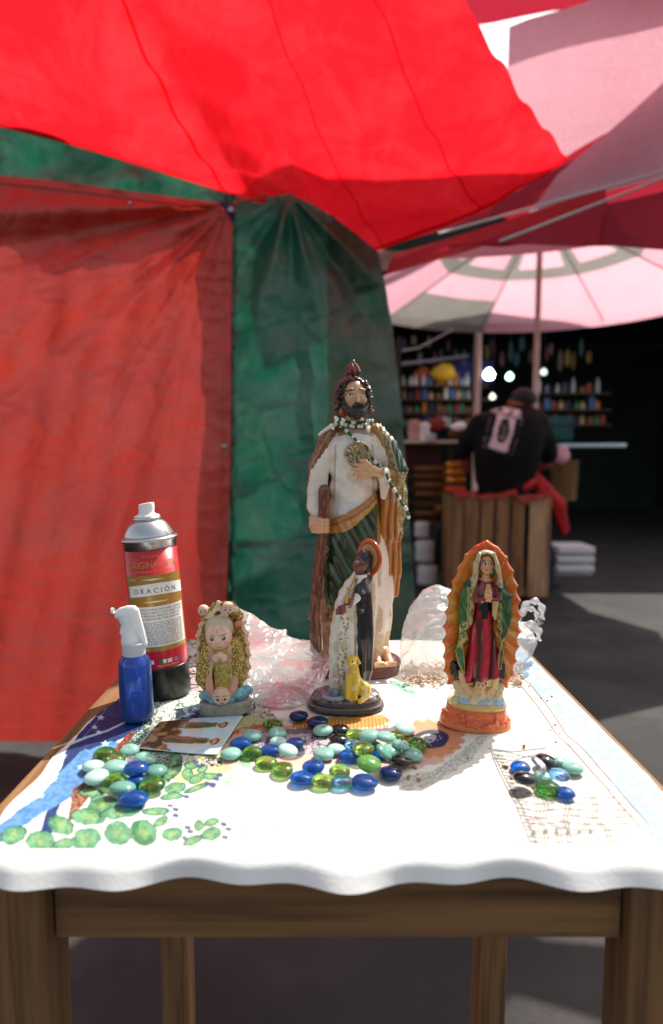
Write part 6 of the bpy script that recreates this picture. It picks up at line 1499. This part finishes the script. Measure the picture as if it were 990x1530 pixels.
MB().tube([((-12-9*math.sin(a))*sbo, -2*sbo, (148+14*math.cos(a))*sbo) for a in np.linspace(.2, 2.9, 12)], .7*sbo, 6).build('ring_wire', M['grommet'], bo, True)
MB().tube([(-27*sbo, 0, 170*sbo), (-31*sbo, 0, 170.5*sbo)], 4.5*sbo, 12).build('nozzle', M['white_plastic'], bo, True)

# ---------- holy card lying on the cloth
cq = [(204, 1120), (236, 1081), (363, 1072), (324, 1134)]
qc = [T(*q) for q in cq]
def cardp(u, v):                              # u along the card, v across
    p = qc[0].lerp(qc[3], u).lerp(qc[1].lerp(qc[2], u), v); return p
nu_, nv_ = 110, 60; Ug, Vg = np.meshgrid(np.linspace(0, 1, nu_+1), np.linspace(0, 1, nv_+1))
cV = np.array([[cardp(u, v)[:] for u in np.linspace(0, 1, nu_+1)] for v in np.linspace(0, 1, nv_+1)])
cV[..., 2] = TZ+.0022+.0025*(Ug**3)*(1-Vg)+.001*np.sin(Ug*3)*Vg
Cc = np.zeros(cV.shape); Cc[:] = (176, 204, 216)
def cp_(m, c_, a=1): 
    global Cc
    m = (np.clip(m, 0, 1)*a)[..., None]; Cc = Cc*(1-m)+np.array(c_, float)*m
nn = fbm(Ug*10, Vg*6, 0, 1, 4); cp_(Ug < .38+.2*(nn-.5), (134, 96, 60)); cp_((Ug < .36)*(nn > .5), (84, 62, 40)); cp_((Ug < .3)*(nn < .4), (168, 134, 84)); cp_((Ug > .55)*(nn > .5), (196, 216, 224), .6)
def fig(vc, u0, u1, hu_):
    w_ = np.interp(Ug, [u0, u0+.05, (u0+u1)/2, u1-.06, u1], [.04, .13, .15, .09, .03])
    d = np.abs(Vg-vc-.03*np.sin(Ug*8))/w_; ins = (Ug > u0)*(Ug < u1)*(d < 1); cp_(ins, (74, 96, 70)); cp_(ins*(np.sin(Ug*20+Vg*40) > .2), (52, 74, 54), .7); cp_(ins*(Vg > vc+.4*w_), (150, 92, 62)); cp_(ins*(Vg < vc-.55*w_), (206, 196, 170))
    dd = np.hypot((Ug-hu_)*1.7, Vg-vc); cp_((dd < .15)*(dd > .12), (222, 206, 150), .8); cp_(dd < .085, (108, 62, 44)); cp_(np.hypot((Ug-hu_+.006)*2.0, Vg-vc) < .055, (206, 146, 112))
fig(.30, .22, .82, .87); fig(.74, .30, .80, .84)
cp_(np.maximum(np.abs(Ug-.5)*2, np.abs(Vg-.5)*2) > .975, (226, 226, 220))
ix = np.arange(Ug.size).reshape(Ug.shape); Fc = np.stack([ix[:-1, :-1], ix[:-1, 1:], ix[1:, 1:], ix[1:, :-1]], -1).reshape(-1, 4)
cd = mkobj('holy_card', mesh_np('holy_card', cV.reshape(-1, 3), Fc, Cc.reshape(-1, 3)), M['card']); so = cd.modifiers.new('thickness', 'SOLIDIFY'); so.thickness = .0005; so.offset = -1
tag(cd, 'glossy printed card with two green robed figures lying in front of the figurine', 'card')

# ---------- plastic bags
def Pv(px, py, Y):
    u = (px-CXP)/FPX; v = (CYP-py)/FPX; dy = CT+v*ST; dz = v*CT-ST
    k = Y/dy; return np.stack([u*k, Y, CAMZ+dz*k], 1)
def bag_mesh(name, poly, T_, Yf, m, cfn=None, h=1.6, amp=5, edge=40, sc1=26, seed=3, parent=None):
    pl = [(a_, -b_) for a_, b_ in poly]
    xs = [p[0] for p in pl]; zs = [p[1] for p in pl]
    def f(x, y, z):
        d2 = poly2d(x, z, pl)
        n1 = 1-np.abs(2*fbm(x, 0, z, sc1, seed, 2)-1); n2 = 1-np.abs(2*fbm(x+300, 0, z*1.3, sc1*.5, seed+4, 2)-1)
        th = T_*np.sqrt(np.clip(-d2/edge, 0, 1))+amp*(n1**7)*.8+amp*.35*(n2**9)
        d3 = d2+2.5*(vnoise(x, 0, z, 9, seed)-.5)
        return np.maximum(np.abs(y)-th, d3)
    lo = (min(xs)-6, -T_-amp*2.2, min(zs)-6); hi = (max(xs)+6, T_+amp*2.2, max(zs)+6)
    ax = [np.arange(lo[i], hi[i]+h, h, dtype=np.float32) for i in range(3)]
    V = np.broadcast_to(f(ax[0][:, None, None], ax[1][None, :, None], ax[2][None, None, :]), tuple(len(a_) for a_ in ax)).astype(np.float32)
    v, F = surface_nets(V, lo, h)
    px, py = v[:, 0], -v[:, 2]; Y = Yf(px, py)+v[:, 1]*.0009
    W3 = Pv(px, py, Y); W3[:, 2] = np.maximum(W3[:, 2], TZ+.0012)
    C_v = None
    if cfn: C_v = cfn(px, py)
    o = mkobj(name, mesh_np(name, W3, F, C_v), m, parent); return o
lb_poly = [(352, 905), (366, 912), (388, 925), (405, 938), (420, 941), (428, 940), (427, 949), (440, 955), (466, 957), (470, 968), (482, 985), (494, 980), (492, 1000), (478, 1030), (458, 1052), (438, 1070), (405, 1072), (385, 1055), (368, 1040), (352, 1015), (340, 960)]
def lbc(px, py):
    C = np.zeros((len(px), 3)); C[:] = (232, 246, 246)
    n = fbm(px, py, 0, 30, 3)
    C[:] = (240, 246, 246)
    C = setc(C, np.clip(1-np.abs((px-480)*.55+(py-1000)*.75)/30, 0, 1)*(px > 395)*(py > 970), (240, 150, 158), .7)
    C = setc(C, np.exp(-((px-384)/16)**2-((py-955)/18)**2), (245, 170, 178), .7)
    C = setc(C, np.exp(-((px-408)/24)**2-((py-995)/26)**2), (186, 204, 214), .7)
    return C
lbg = bag_mesh('plastic_bag', lb_poly, 15, lambda px, py: np.interp(py, [905, 1072], [.90, .735]), M['bag_pink'], lbc, amp=6, seed=5, sc1=48)
tag(lbg, 'crumpled thin white and pink plastic bag between the doll figurine and the tall saint', 'plastic bag')
rb_poly = [(600, 1022), (598, 985), (597, 962), (602, 932), (613, 905), (631, 882), (650, 873), (668, 877), (690, 890), (730, 900), (762, 915), (780, 930), (796, 945), (803, 962), (795, 978), (786, 990), (784, 1012), (770, 1022), (720, 1030), (664, 1027), (640, 1029)]
rbg = empty('seed_bag', (P(690, 1025, .88).x, .90, TZ), 'clear knotted plastic bag of pale seeds behind the orange aureole statue', 'plastic bag')
YR = lambda px, py: np.interp(py, [873, 1030], [.93, .838])
o = bag_mesh('film', rb_poly, 26, YR, M['bag_white'], None, amp=8, seed=9, edge=50, sc1=50, parent=rbg); o.location = -Vector(rbg.location)
knot = MB()
for pts, r in (([(770, 930), (782, 905), (797, 896), (810, 905), (810, 925), (797, 940), (780, 950)], 6), ([(772, 940), (778, 918), (792, 908), (803, 915), (800, 930), (786, 942)], 4.5), ([(764, 950), (775, 935), (790, 930), (806, 940), (803, 958)], 6)):
    q = [P(a_, b_, .93) for a_, b_ in pts]; n = len(q); dense = []
    for i in range(n-1):
        for k in range(5): dense.append(q[i].lerp(q[i+1], k/5))
    dense.append(q[-1]); dense = [sum((dense[max(0, min(len(dense)-1, i+d_))] for d_ in (-2, -1, 0, 1, 2)), Vector())/5 for i in range(len(dense))]
    knot.tube(dense, [r*.00095*(.75+.35*math.sin(i*1.3)) for i in range(len(dense))], 9)
ko = knot.build('knot', M['bag_white'], rbg, True); ko.location = -Vector(rbg.location)
gr_ = MB(); rs = random.Random(4)
for i in range(700):
    px = rs.uniform(604, 780); py = rs.uniform(996, 1026)
    if 668 < px < 740 and rs.random() < .7: continue
    p = T(px, py); lvl = rs.choice((0, 0, 1, 2)); r = rs.uniform(.0016, .003)
    a_ = rs.uniform(0, 6.28); c_ = Vector((p.x, p.y, TZ+.002+r*.6+lvl*.0028))
    v = [c_+Vector((math.cos(a_+t)*r*(1.4 if k_ == 0 else 1), math.sin(a_+t)*r, 0)) for k_, t in enumerate((0, 1.57, 3.14, 4.71))]+[c_+Vector((0, 0, r*.6)), c_-Vector((0, 0, r*.6))]
    gr_.add(v, [(0, 1, 4), (1, 2, 4), (2, 3, 4), (3, 0, 4), (1, 0, 5), (2, 1, 5), (3, 2, 5), (0, 3, 5)])
go = gr_.build('seeds', mat('pale_seed', (226, 206, 178), .6, color2=(150, 92, 60), c2s=160, c2t=.56), None, True)
tag(go, 'pale and brown seeds heaped inside the clear plastic bag', 'seeds', kind='stuff')

# ---------- glass pebbles
gmat = {'mint': mat('mint_glass', (134, 184, 168), .10, coat=.5, var=.05, vs=40, sss=.3), 'pale': mat('pale_mint_glass', (180, 214, 202), .10, coat=.5, var=.04, vs=40, sss=.3), 'dmint': mat('deep_mint_glass', (96, 156, 140), .10, coat=.5, var=.06, vs=40, sss=.3),
        'blue': mat('cobalt_glass', (12, 118, 210), .03, trans=.75, ior=1.5, var=0, color2=(8, 66, 160), c2s=14), 'navy': mat('navy_glass', (6, 44, 96), .06, trans=.3, ior=1.45, var=0), 'lblue': mat('light_blue_glass', (120, 190, 240), .03, trans=.95, ior=1.5, var=0),
        'green': mat('green_glass', (96, 168, 62), .03, trans=.92, ior=1.5, var=0), 'lime': mat('lime_glass', (160, 206, 104), .03, trans=.92, ior=1.5, var=0, color2=(104, 168, 60), c2s=16), 'black': mat('black_glass', (8, 8, 10), .05, coat=.6, var=0), 'clear': mat('clear_lilac_glass', (224, 222, 236), .12, trans=.9, ior=1.5, var=0), 'milk': mat('milky_green_glass', (110, 180, 90), .08, trans=.45, ior=1.5, var=0, coat=.4)}
gk = []
for v_ in range(5):
    rg_ = random.Random(v_); V = []; F = []; seg = 28
    pr_ = [(0.0, 0), (.70, 0), (.90, .08), (1.0, .26), (.95, .44), (.80, .60), (.55, .73), (.28, .79), (0.0, .81)]
    sx_, ph = 1+rg_.uniform(-.03, .08), rg_.uniform(0, 6)
    for r, z in pr_:
        for k in range(seg):
            a_ = 2*math.pi*k/seg; w_ = 1+.035*math.sin(2*a_+ph)+.02*math.sin(3*a_+ph*2); V.append((r*w_*sx_*math.cos(a_), r*w_/sx_*math.sin(a_), z*(1+.05*math.sin(a_+ph))))
    for i in range(len(pr_)-1):
        for k in range(seg): F.append((i*seg+k, i*seg+(k+1) % seg, (i+1)*seg+(k+1) % seg, (i+1)*seg+k))
    gk.append((V, F))
gmesh = {}
def gem_mesh(kind, v):
    if (kind, v) not in gmesh:
        me_ = bpy.data.meshes.new('glass_pebble'); me_.from_pydata(gk[v][0], [], gk[v][1]); bm = bmesh.new(); bm.from_mesh(me_); bmesh.ops.remove_doubles(bm, verts=bm.verts, dist=1e-5); bmesh.ops.recalc_face_normals(bm, faces=bm.faces); bm.to_mesh(me_); bm.free()
        me_.materials.append(gmat[kind]); me_.polygons.foreach_set('use_smooth', [True]*len(me_.polygons)); gmesh[(kind, v)] = me_
    return gmesh[(kind, v)]
# px, py, width, kind, level, tiltx, tilty, label
def c3(x, y, w_): return (320+x/3, 1050+y/3, w_/3)
def c2(x, y, w_): return (110+x/4.125, 1060+y/4.125, w_/4.125)
def c6(x, y, w_): return (600+x/3.96, 1060+y/3.96, w_/3.96)
G3 = [(378, 62, 78, 'navy', 0, 0, 0, 'navy pebble alone left of the black base, farthest back of the middle heap'), (463, 90, 82, 'navy', 0, 0, 0, 'navy pebble touching the front of the black statue base'),
 (487, 127, 80, 'mint', 0, 0, 0, 'mint pebble just in front of the navy one under the black base'), (565, 122, 75, 'black', 0, 0, 0, 'black pebble behind the other black one in the middle heap'),
 (262, 98, 78, 'green', 0, 0, 0, 'clear green pebble farthest back by the pink bag tip'), (170, 150, 80, 'mint', 0, 0, 0, 'mint pebble nearest the corner of the printed card'),
 (283, 138, 80, 'mint', 0, 0, 0, 'mint pebble just in front of the farthest clear green one'), (290, 178, 75, 'pale', 0, 0, 0, 'pale mint pebble squeezed between two mint and two blue ones'),
 (118, 185, 85, 'blue', 0, 0, 0, 'blue pebble beside the right corner of the card'), (75, 232, 85, 'mint', 0, 0, 0, 'mint pebble at the left end of the middle heap'),
 (170, 225, 85, 'green', 0, 0, 0, 'olive green clear pebble right of the leftmost blue one'), (250, 215, 80, 'blue', 0, 0, 0, 'blue pebble left of the palest mint one'),
 (360, 188, 75, 'blue', 0, 6, 0, 'dark blue clear pebble leaning by itself right of the pale mint'), (328, 220, 82, 'pale', 1, 6, 8, 'very pale mint pebble resting over two blue ones'),
 (232, 275, 90, 'lime', 0, 0, 0, 'lime pebble at the front left edge, left of its twin'), (305, 305, 95, 'lime', 0, 0, 0, 'lime pebble at the front left edge, right of its twin'),
 (560, 165, 80, 'black', 0, 0, 0, 'black pebble in front of the other black one in the middle heap'), (630, 148, 78, 'lime', 0, 0, 0, 'yellow green clear pebble right of the two black ones'),
 (695, 160, 85, 'mint', 1, 8, -14, 'mint pebble tilted up at the left top of the heap'), (765, 165, 85, 'mint', 1, -8, 10, 'mint pebble at the very top of the middle heap'),
 (815, 150, 70, 'lime', 0, 0, 0, 'small lime pebble half hidden behind the heap top'), (850, 125, 85, 'pale', 0, 8, 10, 'pale mint pebble at the back right of the middle heap'),
 (545, 210, 75, 'pale', 0, 0, 0, 'pale mint pebble between the black ones and the broad mint'), (490, 235, 90, 'mint', 0, 0, 0, 'broad mint pebble in the open left of the middle blues'),
 (620, 190, 70, 'lblue', 0, 0, 0, 'bright blue pebble behind the larger blue one in mid heap'), (603, 242, 92, 'blue', 0, 0, 0, 'large blue pebble left of the teal lime one'),
 (668, 212, 90, 'lime', 1, 0, 0, 'lime pebble with teal glints in the heap centre'), (445, 290, 95, 'blue', 0, 0, 0, 'blue pebble of the front row, behind the leftmost blue one'),
 (393, 342, 98, 'blue', 0, 0, 0, 'blue pebble farthest left in the front row'), (487, 355, 95, 'lime', 0, 0, 0, 'lime pebble between two blue ones in the front row'),
 (562, 312, 92, 'lime', 0, 0, 0, 'pale lime pebble behind the light blue one'), (573, 358, 92, 'lblue', 0, 0, 0, 'light sky blue pebble nearest the camera in the heap'),
 (672, 362, 108, 'blue', 0, 0, 0, 'widest blue pebble at the front right of the row'), (692, 285, 100, 'milk', 1, 12, 0, 'milky green pebble leaning on the heap front'),
 (752, 245, 80, 'dmint', 1, 0, 42, 'mint pebble standing nearly on edge'), (790, 228, 88, 'mint', 0, 10, 0, 'deep mint pebble behind the one on edge'), (835, 195, 70, 'mint', 1, 0, 10, 'mint pebble on the right shoulder of the heap'),
 (885, 238, 92, 'mint', 0, 0, 0, 'mint pebble at the right end of the middle heap'), (838, 268, 92, 'black', 0, -8, 0, 'black pebble on the right front side of the heap'),
 (790, 320, 95, 'navy', 0, 0, 0, 'dark blue pebble right of the widest blue one'), (905, 190, 92, 'green', 0, 0, 0, 'bright green clear pebble on the printed face'), (720, 192, 62, 'dmint', 0, 0, 0, 'small deep mint pebble buried in the heap'), (735, 235, 60, 'blue', 0, 0, 0, 'small blue pebble deep inside the middle heap')]
G2 = [(190, 280, 125, 'green', 0, 0, 0, 'green clear pebble at the back of the left pile on the denim print'), (250, 315, 130, 'lime', 0, 0, 0, 'lime clear pebble just in front of the rearmost green one'), (342, 265, 105, 'mint', 0, 14, 0, 'mint pebble at the back right of the left pile'),
 (120, 355, 120, 'pale', 0, 0, 0, 'pale mint pebble farthest left of all'), (258, 362, 138, 'mint', 0, 0, 0, 'broad mint pebble in the middle of the left pile'), (352, 312, 80, 'clear', 0, 0, 0, 'clear lilac pebble between mint ones in the left pile'),
 (440, 315, 120, 'mint', 0, 0, 8, 'mint pebble right of the clear lilac one'), (382, 370, 138, 'blue', 1, 0, 0, 'blue pebble on top of the left pile'), (140, 425, 142, 'pale', 0, 0, 0, 'largest pale mint pebble at the left of the left pile'),
 (505, 385, 125, 'dmint', 0, 0, 0, 'deep mint pebble at the right of the left pile'), (255, 447, 135, 'green', 0, 0, 0, 'green clear pebble right of the largest pale mint one'), (385, 440, 112, 'blue', 0, 0, 0, 'blue pebble under the topmost blue one'),
 (300, 500, 138, 'dmint', 0, -8, 0, 'deep mint pebble in front of the green one in the left pile'), (485, 478, 142, 'green', 0, 8, 0, 'green clear pebble right front of the left pile'), (370, 560, 162, 'blue', 0, 0, 0, 'big blue pebble nearest the camera in the left pile')]
G6 = [(700, 345, 108, 'blue', 0, 0, 0, 'blue pebble at the left end of the right pile'), (800, 345, 95, 'clear', 1, 0, 40, 'frosted clear pebble standing on edge in the right pile'), (852, 320, 120, 'black', 0, 10, 10, 'black pebble at the back of the right pile'), (935, 308, 85, 'mint', 0, 0, 0, 'mint pebble at the back right of the right pile'),
 (725, 410, 120, 'black', 1, 0, 0, 'black pebble at the front left of the right pile'), (835, 402, 105, 'mint', 0, 0, 0, 'mint pebble in the middle of the right pile'), (865, 470, 132, 'green', 0, 0, 0, 'clear green pebble at the front of the right pile'), (930, 398, 112, 'lblue', 1, 0, 8, 'bright blue pebble on the right side of the right pile'), (965, 495, 105, 'blue', 0, 0, 0, 'deep blue pebble at the front right corner of the right pile'), (1010, 350, 110, 'mint', 0, 0, 0, 'mint pebble farthest right of all')]
rp = random.Random(2); first = None
for lst, cv, grp in ((G3, c3, 'glass pebbles in the middle heap'), (G2, c2, 'glass pebbles in the left pile'), (G6, c6, 'glass pebbles in the right pile')):
    for x, y, w_, kd, lv, tx, ty, lb in lst:
        px, py, wp_ = cv(x, y, w_)
        z = TZ+.0036+lv*.0065; p = T(px, py+1, z); r = wp_*p.y/FPX/2*1.17
        o = bpy.data.objects.new('glass_pebble', gem_mesh(kd, rp.randrange(5))); col.objects.link(o)
        h = r*.40
        lift = r*math.sin(R(max(abs(tx), abs(ty))))*.8
        o.scale = (r, r, r*.92); o.rotation_euler = (R(tx+rp.uniform(-2, 2)), R(ty+rp.uniform(-2, 2)), rp.uniform(0, 6.28) if not (tx or ty) else 0)
        o.location = (p.x, p.y, TZ+.0022+lv*.0065+lift)
        tag(o, lb, 'glass pebble', grp)

# ---------- dried buds and crumbs
bud_m = mat('dried_bud', (172, 128, 76), .7, color2=(96, 62, 36), c2s=300)
def bud(px, py, L, a_deg, label):
    p = T(px, py); q = Sculpt(); q.add(chain([(-L*.5, 0, 2), (-L*.1, .5, 2.6), (L*.35, 0, 2.2)], [1.4, 2.3, 1.9]), (176, 132, 80), 1)
    for k in range(4): a_ = k*1.57; q.add(cap((L*.35, 0, 2.4), (L*.35+3, 2*math.cos(a_), 2.6+1.6*math.sin(a_)), 1.2, .6), (196, 150, 90), .8)
    o = q.build('dried_bud', (-L, -5, -2), (L+2, 5, 7), .5, bud_m, None, p.y/FPX*.95, disp=lambda x, y, z: .4*(vnoise(x, y, z, 1.5, 4)-.5))
    o.location = (p.x, p.y, TZ+.0006); o.rotation_euler = (0, 0, R(a_deg)); tag(o, label, 'dried bud', 'dried buds scattered on the cloth')
bud(333, 1113, 7, 60, 'dried bud standing at the card corner near the blue pebble'); bud(618, 1149, 6, -40, 'dried bud touching the black pebble on the right of the heap'); bud(610.5, 1164, 7, 80, 'longest dried bud in the shadow right of the heap'); bud(625, 1168, 3.5, 10, 'tiny dried bud right of the longest one')
bud(755, 1148, 7, 150, 'dried bud left of the blue pebble in the right pile'); bud(764, 1166, 5, 90, 'dried bud behind the front black pebble of the right pile'); bud(789, 1189, 5, 20, 'dried bud in front of the right pile'); bud(783, 1118, 4, 70, 'dried bud behind the right pile on bare cloth'); bud(797, 1180, 4, 60, 'dried bud between black and green pebbles of the right pile')
cm = MB(); rc_ = random.Random(8)
for i in range(70):
    px, py = rc_.choice([(rc_.uniform(560, 700), rc_.uniform(1060, 1190)), (rc_.uniform(740, 842), rc_.uniform(1030, 1130)), (rc_.uniform(300, 840), rc_.uniform(1060, 1260))])
    p = T(px, py); r = rc_.uniform(.0003, .0009); cm.lathe([(0, 0), (r, r*.4), (r*.6, r), (0, r*1.2)], 5, (p.x, p.y, TZ+.0004))
tag(cm.build('crumbs', flat('dark_crumb', (60, 44, 34)), None, True), 'dark crumbs scattered over the cloth', 'crumbs', kind='stuff')
